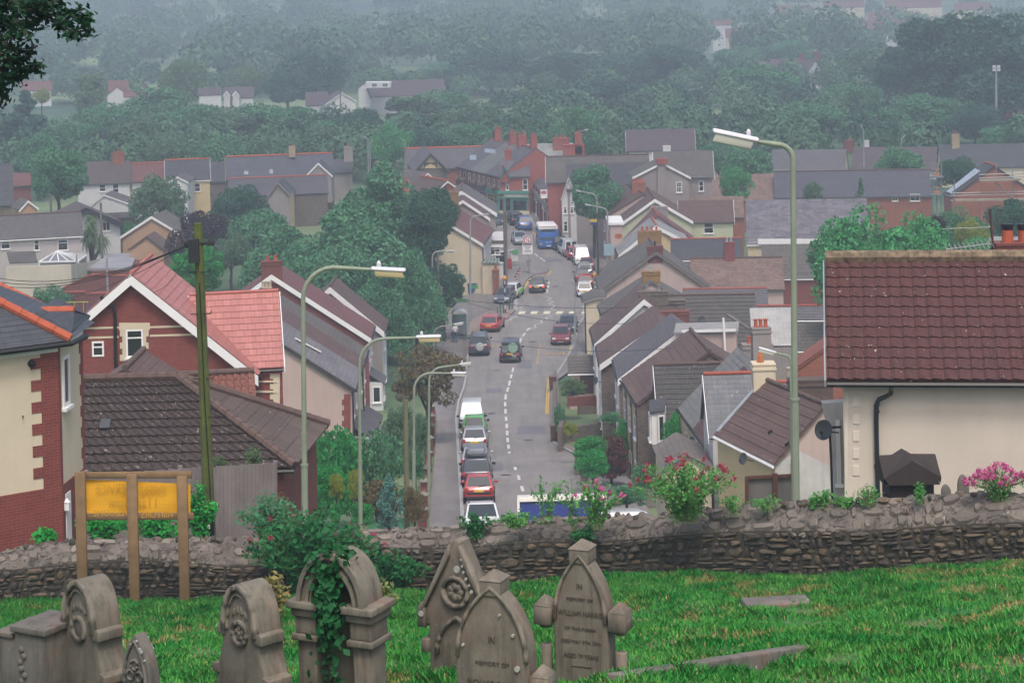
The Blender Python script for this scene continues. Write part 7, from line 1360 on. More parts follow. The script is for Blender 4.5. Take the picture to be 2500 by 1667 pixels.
# ---------------- gardens, hedges and walls beside the street
def bush(label, px, ytop, wpx, Y, key='bush0', lm=None, hpx=None, name='bush', group=None):
    V, Q, m0, h, r, z0 = TREE[key]; top = P(px, ytop, Y); H = hpx/S(Y) if hpx else max(top.z-gz(Y), .6); W = wpx/S(Y)/2*.92
    return make_tree(name, label, Vector((top.x, Y, top.z-H)), key, (W/r, W/r, H/h), px % 6.28, lm, group)
tree_proto('hedge', 2.0, 1.6, .05, 'mound', 5000, .085, 'vivid', 40, .34, 60); tree_proto('rusty', 6.5, 4.6, 2.2, 'dome', 6000, .13, 'rusty', 40, .20, 61); tree_proto('loose', 4, 3, .1, 'mound', 9000, .12, 'vivid', 60, .25, 62)
make = bush
bush('rusty brown leaved tree hanging over the left pavement and white van', 1045, 828, 255, 141, 'rusty', name='rusty_tree')
bush('bare twiggy lower branches of shrubs under the rusty tree', 980, 985, 120, 128, 'near1', 'grey', name='shrub')
bush('bright green bush at the foot of the grey gable wall', 745, 1020, 130, 112, 'loose', 'vivid'); bush('tall dense green bush right of the nearest left lamp', 810, 1025, 190, 104, 'loose', 'vivid'); bush('dark green conifer bush between two lamp posts on the left', 925, 1035, 160, 106, 'loose', 'mid'); bush('fresh green bush low beside the second lamp post', 800, 1128, 120, 88, 'loose', 'vivid', 100); bush('green bush left of the nearest lamp base', 700, 1060, 110, 100, 'loose', 'mid')
bush('blue spruce with tiered grey blue branches in the garden left of the pavement', 948, 1135, 125, 92, 'spruce', name='spruce_tree'); bush('copper brown hedge behind the blue spruce', 920, 1175, 130, 97, 'hedge', 'rusty', 80, name='hedge'); bush('brown hedge piece right of the blue spruce', 1010, 1185, 60, 95, 'hedge', 'rusty', 90, name='hedge'); bush('green shrub over the garden wall beside the fourth lamp', 1022, 1000, 60, 120, 'loose', 'grey', 120); bush('leafy shrub beside the brick garden pillars', 1012, 1090, 60, 104, 'loose', 'mid', 90); bush('small green bush at the lawn edge', 880, 1215, 70, 84, 'bush0', 'vivid', 60)
struct(MB().poly([G(880, 1330, .03), G(1020, 1320, .03), G(1005, 1262, .03), G(905, 1270, .03)]).build('garden_lawn', mat('lawn', '2c6b3a', .9, .2, 2)))
gwall = thing('garden_wall', 'brick garden wall with stone capped pillars along the left pavement', 'wall', G(1040, 1235)); mb = MB(); pm2 = MB(); capm = MB()
py_ = [1300, 1262, 1225, 1190, 1150, 1112, 1080, 1055, 1030]
gp = [Vector((float(eX(0, G(1050, y).y))-.2, G(1050, y).y, G(1050, y).z)) for y in py_]
for a, b in zip(gp[:-1], gp[1:]): mb.prism([a, b, b+Zv*.75, a+Zv*.75], (-.22, 0, 0))
for a in gp: pm2.box(a+Vector((-.1, 0, 0)), .42, .42, 1.1); capm.lathe(a+Vector((-.1, 0, 1.1)), [(.32, 0), (.34, .06), (.1, .2)], 8)
mb.build('wall', BRICKD, gwall); pm2.build('pillars', BRICKD, gwall); capm.build('caps', mat('cap_stone', '7d7670', .9, .2, 3), gwall)
bush('small yellow green leafy bush left of the second lamp post', 820, 1150, 44, 86, 'loose', 'yellow', 70); bush('small yellow green leafy bush right of the second lamp post', 868, 1140, 46, 87, 'loose', 'yellow', 80)
# right side gardens
bush('pale green and pink clipped little tree by the garage', 1397, 922, 82, 152, 'near1', 'olive', 62, name='garden_tree'); bush('dark green climber on the garden wall beside the pavement lamp', 1366, 985, 34, 140, 'hedge', 'mid', 70); bush('bright green rounded hedge beside the driveway', 1438, 1060, 92, 117, 'hedge', 'vivid', 60, name='hedge'); bush('clipped bright green hedge box in front of the rounded one', 1446, 1098, 92, 110, 'hedge', 'vivid', 66, name='hedge'); bush('dark red flowered shrub behind the bright hedge', 1490, 1062, 96, 119, 'hedge', 'redbush', 105, name='shrub'); bush('tall green hedge against the striped stone front', 1515, 1020, 42, 124, 'hedge', 'vivid', 110, name='hedge'); bush('yellow flowering shrub behind the brown wheelie bin', 1393, 1030, 40, 130, 'hedge', 'yellow', 32); bush('dark clipped hedge block below the striped stone front', 1566, 1132, 60, 100, 'hedge', 'mid', 62, name='hedge'); bush('green low garden shrubs behind the blue lorry', 1530, 1178, 110, 92, 'loose', 'mid', 60); bush('low green plants in the garden with pots', 1490, 1005, 60, 132, 'hedge', 'mid', 26)
iv = bush('green ivy climbing the corner of the dark grey tiled cross gable house', 1640, 1002, 56, 113, 'hedge', 'vivid', 125, name='ivy')
lv = bush('purple flowers low at the foot of the striped stone front', 1500, 1138, 50, 112, 'hedge', 'purple', 16)
gw = thing('garden_wall', 'low stone garden walls and steps before the right terrace', 'wall', G(1400, 1085)); mb = MB()
for a, b, h in (((1352, 1078), (1356, 925), .7), ((1368, 1104), (1378, 1072), 1.6), ((1378, 1078), (1470, 1062), .9), ((1412, 1010), (1475, 1005), 1.1), ((1410, 1160), (1424, 1108), 1.0), ((1430, 1165), (1540, 1165), .9), ((1424, 1186), (1436, 1160), 1.3)):
    p, q = G(*a), G(*b); d = (q-p).normalized(); n = Vector((d.y, -d.x, 0))*.15; z0 = Zv*-.4; mb.prism([p-n+z0, p+n+z0, p+n+Zv*h, p-n+Zv*h], Vector((q.x-p.x, q.y-p.y, q.z-p.z)))
mb.build('wall', STONE, gw)
pc = MB()
for x, y in ((1428, 1150), (1440, 1164), (1560, 1228), (1590, 1235)): p = G(x, y); pc.box(p, .5, .5, 1.3); pc.lathe(p+Zv*1.3, [(.38, 0), (.40, .1), (.2, .22)], 8)
pc.build('pillars', mat('cap_stone', '7d7670', .9, .2, 3), gw)
bn = thing('wheelie_bin', 'brown wheelie bin standing on the right pavement', 'bin', G(1356, 1082)); g = G(1355, 1080)+Zv*.1; mb = MB(); mb.box(g+Zv*.06, .52, .58, .95, tap=1.12); bevel(mb.build('bin', mat('bin_brown', '5e3f34', .5), bn), .03); mb = MB(); mb.box(g+Zv*1.0, .66, .74, .08); mb.build('lid', mat('bin_brown_lid', '6b4a3d', .5), bn)
for s in (-.24, .24): mb = MB(); mb.tube([g+Vector((s-.03, .28, .1)), g+Vector((s+.03, .28, .1))], .1, 8); mb.build('wheel', TYRE, bn)
bn = thing('wheelie_bin', 'dark wheelie bin with brown body higher up the right pavement by the double yellow lines', 'bin', G(1349, 955)); g = G(1350, 955)+Zv*.1; mb = MB(); mb.box(g+Zv*.06, .52, .58, .95, tap=1.12); bevel(mb.build('bin', CACHE[('m', 'bin_brown')], bn), .03); mb = MB(); mb.box(g+Zv*1.0, .66, .74, .08); mb.build('lid', CACHE[('m', 'bin_brown_lid')], bn)
H = house('garden_garage', 'small garage with grey tiled roof and maroon door behind the clipped tree', faceF(158, (1390, 907), 1452, 868, 36, 0), gz(158)-.5, PINKR, GREYT, gutter=WHITE, oh=.2)
mb = MB(); srect(mb, 1416, 914, 1449, 960, H.E1, -H.hn, .05); mb.build('garage_door', mat('maroon_door', '4a2628', .6), H.root)
rw = thing('brick_wall', 'low red brick retaining wall below the clipped tree', 'wall', P(1415, 990, 148)); mb = MB(); mb.prism([P(1385, 992, 148), P(1455, 990, 148), P(1455, 966, 148), P(1385, 970, 148)], (0, .3, 0)); mb.build('wall', BRICKD, rw)
H = house('stone_porch', 'small stone tiled porch roof in front of the pale terrace fronts', terr(97, (1624, 1145), (1600, 1088), (1679, 1112)), gz(97)-1, CREAM, tilemat('stone_tile', '6a625e', '766e69', .3, .3, .9, .4), gutter=False, ov=.1, oh=.15)
# satellite dishes
DM = mat('dish_grey', '3f4446', .5, .1)
def dish(label, px, py, Y, r, turn=-.7):
    c = P(px, py, Y); o = thing('satellite_dish', label, 'satellite dish', c, 'satellite dishes'); n = Vector((math.sin(turn), -math.cos(turn), .35)).normalized(); x = Zv.cross(n).normalized(); y = n.cross(x); mb = MB(); pr = []
    for j in range(5):
        rr = r*j/4; pr.append([c+x*rr*math.cos(a)+y*rr*1.1*math.sin(a)+n*(.25*rr*rr/r) for a in np.linspace(0, 2*math.pi, 19)[:-1]])
    for j in range(4):
        for k in range(18): mb.poly([pr[j][k], pr[j][(k+1) % 18], pr[j+1][(k+1) % 18], pr[j+1][k]])
    mb.build('reflector', DM, o, smooth=True); mb = MB(); mb.tube([c-y*r*.9, c+n*r*1.1-y*r*.35], .02*r/.3, 5); e = c+n*r*1.1-y*r*.35; mb.tube([e, e-n*.12], .045*r/.3, 6); mb.build('feed_arm', TRIM, o); mb = MB(); mb.tube([c-n*.02, c-n*.28, c-n*.28+x*.3], .02, 5); mb.build('bracket', TRIM, o)
dish('large dark satellite dish beside the peeling white wall', 2012, 1050, 55, .24, -.5); dish('satellite dish on the cream front of the nearest right terrace house', 1816, 1120, 88, .23, -.9); dish('left one of two satellite dishes on the pale terrace front', 1668, 1073, 108, .22, -.9); dish('right one of two satellite dishes on the pale terrace front', 1690, 1078, 107, .24, -.9); dish('dark satellite dish on the white front of the terrace house by the garage', 1455, 930, 141, .25, -.9)
dish('pale dish half hidden behind the flat roofed dormer', 1713, 784, 140, .3, .2)
dp = thing('dish_pole', 'dark pole and cable carrying the large dish beside the white house', 'pole', P(2030, 1240, 55)); mb = MB(); mb.tube([P(2026, 1060, 55.2), P(2029, 1120, 55.2), P(2033, 1250, 55.2)], .035, 6); mb.bar(P(2020, 1044, 55), P(2052, 1042, 55.4), .04, .06); mb.build('pole', TRIM, dp)
# rusty steel gate and pale shed front under the tall lamp
rg = thing('steel_gate', 'rusty framed grey sheet steel gates under the brown roofed house', 'gate', P(1880, 1250, 60)); mb = MB(); fm = MB(); q = lambda x, y, d=0: P(x, y, 60+d)
mb.prism([q(1824, 1240), q(1940, 1240), q(1940, 1162), q(1824, 1166)], (0, .04, 0)); mb.build('panels', mat('rusty_sheet', '6f6a68', .7, .2, 1.2, streak=.5), rg)
for a, b, w_ in ((q(1823, 1245, -.05), q(1823, 1163, -.05), .10), (q(1823, 1165, -.05), q(1942, 1160, -.05), .08), (q(1892, 1245, -.06), q(1892, 1155, -.06), .14)): fm.bar(a, b, w_, w_)
fm.build('frame', mat('rust_frame', '5a3a30', .8, .3, 3), rg)
# timber fence by the bungalow
fc = thing('timber_fence', 'weathered grey vertical board fence before the brown bungalow', 'fence', P(460, 1320, 52)); mb = MB()
for k in range(48):
    x0 = 205+k*9.75; x1 = x0+9.4; y0 = 1158-(x0-205)*.062+(k % 3)*.8; mb.prism([P(x0, 1345, 53), P(x1, 1345, 53), P(x1, y0-.4, 53), P(x0, y0, 53)], (0, .02+.015*(k % 2), 0))
mb.build('boards', mat('grey_timber', '7d7472', .9, .25, 1.2, streak=.35), fc); mb = MB()
for x in (210, 440, 672): mb.bar(P(x, 1345, 53.1), P(x, 1148-(x-205)*.05, 53.1), .1, .1)
mb.build('posts', CACHE[('m', 'grey_timber')], fc)
tree_proto('weed', 1.2, .8, .05, 'dome', 900, .06, 'olive', 20, .3, 63)
for x, y, w_, lb in ((535, 1108, 50, 'left tuft of yellow green bamboo over the timber fence'), (618, 1088, 60, 'right tuft of yellow green bamboo over the timber fence')): bush(lb, x, y, w_, 54, 'weed', 'olive', 55, name='shrub')
# ---------------- the churchyard in the foreground
WB = [(-900, 1490), (-260, 1478), (0, 1476), (100, 1473), (350, 1472), (600, 1466), (900, 1452), (1150, 1440), (1400, 1416), (1600, 1407), (2000, 1410), (2300, 1392), (2500, 1374), (2760, 1350), (3400, 1290)]   # foot of the wall in the photograph
WC = [(-900, 1418), (-260, 1402), (0, 1394), (214, 1374), (344, 1369), (460, 1373), (574, 1384), (650, 1380), (800, 1352), (907, 1337), (1030, 1340), (1144, 1335), (1336, 1323), (1450, 1325), (1600, 1312), (1790, 1298), (2100, 1297), (2365, 1281), (2500, 1275), (2760, 1262), (3400, 1208)]  # front edge of the coping
WT = [(-900, 1376), (-260, 1358), (0, 1350), (50, 1335), (153, 1320), (344, 1316), (612, 1312), (800, 1300), (907, 1297), (1118, 1287), (1259, 1270), (1336, 1266), (1500, 1261), (1600, 1258), (1714, 1245), (1868, 1231), (2020, 1220), (2174, 1216), (2327, 1210), (2500, 1203), (2760, 1195), (3400, 1140)]  # back edge of the coping
WY = [(-900, 52), (-260, 50), (100, 49), (700, 47.5), (1150, 46.5), (1500, 45.6), (2000, 42.5), (2500, 41), (2760, 40.5), (3400, 39.5)]
f_ = lambda T, x: np.interp(x, [a for a, b in T], [b for a, b in T])
def wpt(x, which):
    Y = float(f_(WY, x))
    return {'b': P(x, float(f_(WB, x)), Y), 'c': P(x, float(f_(WC, x)), Y-.06), 't': P(x, float(f_(WT, x)), Y+.62)}[which]
cols = np.arange(-900, 3401, 10.0); wb_ = [wpt(x, 'b') for x in cols]; UW = np.array([p.x/p.y for p in wb_]); DW = np.array([ZC-p.z for p in wb_]); YW = np.array([p.y for p in wb_])
def yardD(X, Y):
    u = X/np.maximum(Y, .1); dw = np.interp(u, UW, DW); yw = np.interp(u, UW, YW); b = (dw-1.7)/yw
    return 1.7+b*Y
def yz(X, Y):
    X, Y = np.asarray(X, float), np.asarray(Y, float); yw = np.interp(X/np.maximum(Y, .1), UW, YW)
    bump_ = (.07*np.sin(X*1.3+Y*.7)+.05*np.sin(X*2.7-Y*1.1)+.03*np.sin(X*5.1+Y*3.3))*np.clip((yw-Y)/3, 0, 1)
    return ZC-yardD(X, Y)+bump_
def GY(px, py):
    a, b = ray(px, py); lo, hi = 5.0, 60.0
    for _ in range(50):
        m = .5*(lo+hi)
        if ZC-b*m > float(yz(a*m, m)): lo = m
        else: hi = m
    return Vector((a*lo, lo, float(yz(a*lo, lo))))
uu = np.linspace(-.46, .46, 90); vv = np.linspace(0, 1, 90); Ug, Vg = np.meshgrid(uu, vv); Yw = np.interp(Ug, UW, YW); Yg = 3+(Yw+.3-3)*Vg; Xg = Ug*Yg
V = np.stack([Xg, Yg, yz(Xg, Yg)], 2).reshape(-1, 3); idx = np.arange(8100).reshape(90, 90); Q = np.stack([idx[:-1, :-1], idx[:-1, 1:], idx[1:, 1:], idx[1:, :-1]], 2).reshape(-1, 4)
m, t_, b_ = nodes('churchyard_earth'); co = coord(t_); n1 = ramp(t_, noise(t_, co, .8, 5, .65), .42, .62); t_.links.new(mix(t_, n1, lin('2a6034'), lin('66663e')), b_.inputs['Base Color']); b_.inputs['Roughness'].default_value = .95
struct(npmesh('churchyard_ground', V, Q, m, smooth=True))
# grass blades, green with straw patches
GR = leafmat('grass_green', '2e9640', '68b254', .3, clump=.9); STRAW = leafmat('grass_straw', 'a09460', 'b8a870', .2, clump=2)
rg_ = np.random.default_rng(77); n = 780000; Yb = 14+(rg_.random(n)**.85)*36; ub = rg_.uniform(-.36, .36, n); k = Yb < np.interp(ub, UW, YW)-.05; Yb, ub = Yb[k], ub[k]; Xb = ub*Yb
def vn(X, Y, s): return np.sin(X*1.7*s+np.sin(Y*1.3*s)*1.5)*np.cos(Y*1.1*s+np.sin(X*.9*s)*1.7)
ft = vn(Xb, Yb, 1.0)+.6*vn(Xb+5, Yb, 2.3)+.4*vn(Xb, Yb+3, 5.1); strawp = np.clip((ft-.45)*1.5+.10+.45*np.clip(Xb-1, 0, 5)/5*(ft > -.1), .08, .85); isst = rg_.random(len(Xb)) < strawp
hB = (.072+.034*vn(Xb, Yb, 1.9)+.03*np.clip((Yb-30)/12, 0, 1))*rg_.uniform(.5, 1.6, len(Xb)); hB[isst] *= .8; z = yz(Xb, Yb); an = rg_.uniform(0, 6.28, len(Xb)); ln = hB*rg_.uniform(.2, .9, len(Xb)); wB = rg_.uniform(.004, .009, len(Xb))
c = np.stack([Xb, Yb, z-.02], 1); dx = np.stack([np.cos(an), np.sin(an), 0*an], 1); sd_ = np.stack([-np.sin(an), np.cos(an), 0*an], 1); mid = c+dx*(ln*.35)[:, None]+np.array([0, 0, 1.0])*(hB*.6)[:, None]; tip = c+dx*ln[:, None]+np.array([0, 0, 1.0])*hB[:, None]
V = np.stack([c-sd_*wB[:, None], c+sd_*wB[:, None], mid+sd_*wB[:, None]*.8, tip, mid-sd_*wB[:, None]*.8], 1).reshape(-1, 3); Q = np.arange(len(V)).reshape(-1, 5)
o = npmesh('grass', V, Q, [GR, STRAW], mi=isst.astype(int)); o['kind'] = 'stuff'
# ---- rubble wall with rough mortared coping
def wallstone():
    m, t, b = nodes('wall_stone'); g = t.nodes.new('ShaderNodeNewGeometry'); co = coord(t); rv = t.nodes.new('ShaderNodeValToRGB'); e = rv.color_ramp.elements; e[0].position = 0; e[0].color = lin('3b3630'); e[1].position = 1; e[1].color = lin('5e564d'); x = e.new(.5); x.color = lin('4a443d'); x = e.new(.95); x.color = lin('6a5a48')
    t.links.new(g.outputs['Random Per Island'], rv.inputs[0]); n1 = noise(t, co, 7, 6, .7); out = mix(t, .55, rv.outputs[0], n1, 'OVERLAY'); l = ramp(t, noise(t, co, 3.2, 4, .6), .62, .7); out = mix(t, l, out, lin('7a7668'))
    t.links.new(out, b.inputs['Base Color']); b.inputs['Roughness'].default_value = .95; bump(t, b, noise(t, co, 22, 5, .7), .7, .03); return m
WS = wallstone(); WALL = thing('stone_wall', 'old rubble stone churchyard wall with rough mortared sloping top', 'wall', wpt(1150, 'b')); rw_ = np.random.default_rng(9); mb = MB()
x = -255.0; K = 7
def wp(x, t, d):                                            # point on the wall face, t = 0 foot .. 1 coping edge, d = proud
    b = wpt(x, 'b'); c = wpt(x, 'c'); p = b.lerp(c, t); p.y -= d; return p
rows = [0]
while rows[-1] < .999: rows.append(min(1.0, rows[-1]+rw_.uniform(.09, .21)))
rows[-1] = 1.0; ph = rw_.uniform(0, 6, (40, 3))
def rt_(r, x): return rows[r]+(0 if r == 0 else .035*math.sin(x*.021+ph[r][0])+.022*math.sin(x*.057+ph[r][1])) if r < len(rows)-1 else 1.0
for r in range(len(rows)-1):
    x = -890.0+rw_.uniform(-20, 10)
    while x < 3390:
        L = rw_.choice([rw_.uniform(10, 22), rw_.uniform(20, 38), rw_.uniform(34, 62)]); j = lambda a: rw_.uniform(-a, a); lo, hi = rt_(r, x+L/2), rt_(r+1, x+L/2); parts = [(lo, hi)]
        if hi-lo > .13 and rw_.random() < .35: mdl = lo+(hi-lo)*rw_.uniform(.35, .65); parts = [(lo, mdl), (mdl, hi)]
        for a0, a1 in parts:
            d = rw_.uniform(.02, .10); cx, ct = x+L/2, (a0+a1)/2; hx, ht = L/2-1.2, (a1-a0)/2-.010; n8 = 9; tl = j(.35); o8, i8 = [], []
            for k in range(n8):
                an = 2*math.pi*(k+.5*rw_.random())/n8; sx_, st_ = math.cos(an), math.sin(an); q = max(abs(sx_), abs(st_)); q = q**.62; rr = rw_.uniform(.82, 1.06)
                dx_, dt_ = sx_/q*rr, st_/q*rr; o8.append((cx+dx_*hx, ct+dt_*ht+tl*dx_*ht*.5)); kk = rw_.uniform(.58, .84); i8.append((cx+dx_*hx*kk, ct+dt_*ht*kk+tl*dx_*ht*.4))
            i = len(mb.v); mb.v += [tuple(wp(*q, -.03)) for q in o8]+[tuple(wp(*q, d*rw_.uniform(.65, 1.25))) for q in i8]+[tuple(wp(cx+j(3), ct, d*1.25))]
            for k in range(n8): k2 = (k+1) % n8; mb.f += [(i+k, i+k2, i+n8+k2, i+n8+k), (i+n8+k, i+n8+k2, i+2*n8)]; mb.mi += [0, 0]
        x += L
mb.build('rubble_face', WS, WALL)
mb = MB()
for a, b in zip(cols[:-1:3], cols[3::3]): mb.poly([wp(a, -.25, 0), wp(b, -.25, 0), wp(b, 1.02, 0), wp(a, 1.02, 0)])
mb.build('mortar', mat('wall_mortar', '4a433b', .95, .3, 4, .5, 20), WALL)
nx = np.arange(-892, 3392, 4.0); nv = 12; PV = np.zeros((len(nx), nv+3, 3))
for i, x in enumerate(nx):
    c, t = wpt(x, 'c'), wpt(x, 't')
    for j in range(nv): s = j/(nv-1); PV[i, j] = c.lerp(t, s)+Vector((0, 0, .07*math.sin(math.pi*s)))
    PV[i, nv] = t+Vector((0, .18, -.10)); PV[i, nv+1] = t+Vector((0, .2, -2.5)); PV[i, nv+2] = PV[i, nv+1]
    PV[i, 1:] = PV[i, :-1].copy(); PV[i, 0] = c+Vector((0, .1, -.10))
def fn(x, y, s): return np.sin(x*s+1.3*np.sin(y*s*.7))*np.sin(y*s*1.1+1.7*np.sin(x*s*.6))
A = PV[:, :, 0]; B = PV[:, :, 1]; nz = .034*fn(A, B*2, 3.4)+.020*fn(A+3, B*2+1, 9)+.010*fn(A, B, 27)+rw_.normal(0, .005, A.shape); PV[:, 1:nv+1, 2] += nz[:, 1:nv+1]; PV[:, 1:3, 1] += (.03*fn(A, B, 9)+rw_.normal(0, .012, A.shape))[:, 1:3]
st = ((np.floor(A*2.6+.3*np.sin(A*5)) % 3) == 0)*.05; PV[:, 8:nv+1, 2] += (st[:, 0:1]*0+.06*np.abs(fn(A, A*.3, 8)))[:, 8:nv+1]
idx = np.arange(PV.shape[0]*PV.shape[1]).reshape(PV.shape[:2]); Q = np.stack([idx[:-1, :-1], idx[1:, :-1], idx[1:, 1:], idx[:-1, 1:]], 2).reshape(-1, 4)
m, t, b = nodes('coping_mortar'); co = coord(t); n1 = ramp(t, noise(t, co, 1.1, 6, .7), .3, .7); n2 = noise(t, co, 6, 6, .7); out = mix(t, n1, lin('4c4641'), lin('82786f')); out = mix(t, .45, out, n2, 'OVERLAY'); l = ramp(t, noise(t, co, 4.5, 4, .55), .66, .72); out = mix(t, l, out, lin('a19a8c')); dk = ramp(t, noise(t, coord(t, 'Object', (1, 1.6, 2)), 3.4, 7, .75, 1.5), .52, .60); out = mix(t, dk, out, lin('2d2824')); ed = nd(t, 'ShaderNodeTexVoronoi', Scale=1.5, feature='DISTANCE_TO_EDGE'); t.links.new(mix(t, .3, coord(t, 'Object', (.7, 1.2, 1.2)), noise(t, co, 5, 4)), ed.inputs['Vector']); out = mix(t, ramp(t, ed.outputs[0], .0, .05), mix(t, .55, out, lin('2b2622')), out)
t.links.new(out, b.inputs['Base Color']); b.inputs['Roughness'].default_value = .95; bump(t, b, noise(t, co, 11, 6, .75), .7, .03); npmesh('coping', PV.reshape(-1, 3), Q, m, WALL)
mb = MB(); cr = [0, .30, .62, .95]                          # flat stones bedded in the sloping mortar
for r in range(3):
    x = -890.0+rw_.uniform(-20, 10)
    while x < 3390:
        L = rw_.choice([rw_.uniform(14, 34), rw_.uniform(30, 75)]); lo, hi = cr[r]+rw_.uniform(-.06, .05), cr[r+1]+rw_.uniform(-.08, .06)
        if rw_.random() < .72:
            i = len(mb.v); n8 = 8; cx, ct = x+L/2, (lo+hi)/2; up = rw_.uniform(.03, .075); rg2 = []
            for k in range(n8):
                an = 2*math.pi*(k+.5*rw_.random())/n8; q = max(abs(math.cos(an)), abs(math.sin(an)))**.6; rr = rw_.uniform(.8, 1.05); rg2.append((cx+math.cos(an)/q*rr*(L/2-1), min(max(ct+math.sin(an)/q*rr*(hi-lo)/2, 0), .98)))
            def cpz(a, s_, u_): c, t = wpt(a, 'c'), wpt(a, 't'); p = c.lerp(t, s_); return (p.x, p.y-u_*.5, p.z+.07*math.sin(math.pi*s_)+u_)
            mb.v += [cpz(a, s_, -.03) for a, s_ in rg2]+[cpz(cx+(a-cx)*.82, ct+(s_-ct)*.8, up*rw_.uniform(.7, 1.2)) for a, s_ in rg2]
            for k in range(n8): mb.f.append((i+k, i+(k+1) % n8, i+n8+(k+1) % n8, i+n8+k)); mb.mi.append(0)
            mb.f.append(tuple(range(i+n8, i+2*n8))); mb.mi.append(0)
        x += L
m2 = WS.copy(); m2.name = 'cope_stone_grey'; e = [x for x in m2.node_tree.nodes if x.type == 'VALTORGB'][0].color_ramp.elements
for k, c in enumerate(('5a534c', '6a6259', '7d746b', '8a8076')): e[k].color = lin(c)
mb.build('bedded_stones', m2, WALL)
mb = MB(); x = -890.0                                      # rough stones set along the back edge of the coping
while x < 3390:
    L = rw_.uniform(10, 34); t = wpt(x, 't')+Vector((0, rw_.uniform(-.16, .02), rw_.uniform(-.03, .02)))
    if rw_.random() < .75:
        hx, hz, hy = L/2/S(44)*rw_.uniform(.8, 1.1), rw_.uniform(.04, .10), rw_.uniform(.08, .16); i = len(mb.v); ta = rw_.uniform(-.5, .5)
        for k, (zz, q) in enumerate(((-.8, .8), (.2, 1.0), (.8, .62))):
            for a in range(7): an = a*.9+.3*rw_.random(); rr = q*rw_.uniform(.75, 1.1); mb.v.append((t.x+math.cos(an)*hx*rr, t.y+math.sin(an)*hy*rr, t.z+zz*hz+ta*math.cos(an)*hx*rr*.5))
        for r in range(2):
            for a in range(7): mb.f.append((i+r*7+a, i+r*7+(a+1) % 7, i+r*7+7+(a+1) % 7, i+r*7+7+a)); mb.mi.append(0)
        mb.f.append(tuple(range(i+14, i+21))); mb.mi.append(0)
    x += L*1.05
mb.build('cope_stones', WS, WALL)
# ---- gravestones
def stonemat(name, a, b2, lich=1):
    m, t, b = nodes(name); co = coord(t); n1 = ramp(t, noise(t, co, 2.2, 6, .7), .3, .72); out = mix(t, n1, lin(a), lin(b2)); s = coord(t, 'Object', (7, 7, .7)); g = ramp(t, noise(t, s, 1.2, 5, .7), .5, .75); out = mix(t, g, out, scl(lin(a), .62)); r = ramp(t, noise(t, co, 1.3, 4), .5, .7); out = mix(t, r, out, mix(t, .35, out, lin('8a5a48')))
    if lich: vo = nd(t, 'ShaderNodeTexVoronoi', Scale=5.5); t.links.new(co, vo.inputs['Vector']); sp2 = ramp(t, vo.outputs[0], .10, .13, (1, 1, 1, 1), (0, 0, 0, 1)); msk = mix(t, ramp(t, noise(t, co, 1.6, 2), .55, .6), (0, 0, 0, 1), sp2); out = mix(t, msk, out, lin('b5b4ac'))
    t.links.new(out, b.inputs['Base Color']); b.inputs['Roughness'].default_value = .92; bump(t, b, noise(t, co, 35, 5, .7), .35, .012); return m
GS = stonemat('grave_sandstone', '585349', '80796c'); GS2 = stonemat('grave_brownstone', '5c554b', '837a6d'); GSG = stonemat('grave_grey', '56524c', '77726a'); CUT = mat('cut_letter', '4a443a', .95, .2, 8); LICH = mat('lichen_spot', '9fa198', .9, .1, 20)
def garch(hw, zs, zt, n=14, p=2.0):                       # right half of an arch from (hw, zs) to (0, zt): p = 2 round, less = pointed
    return [(hw*math.cos(a)**(2/p if p != 2 else 1), zs+(zt-zs)*math.sin(a)**(2/p if p != 2 else 1)) for a in np.linspace(0, math.pi/2, n)]
def pointed(hw, zs, zt, n=12):
    R = (hw*hw+(zt-zs)**2)/(2*hw); a1 = math.asin(min(1, (zt-zs)/R)); return [(hw-R+R*math.cos(a), zs+R*math.sin(a)) for a in np.linspace(0, a1, n)]
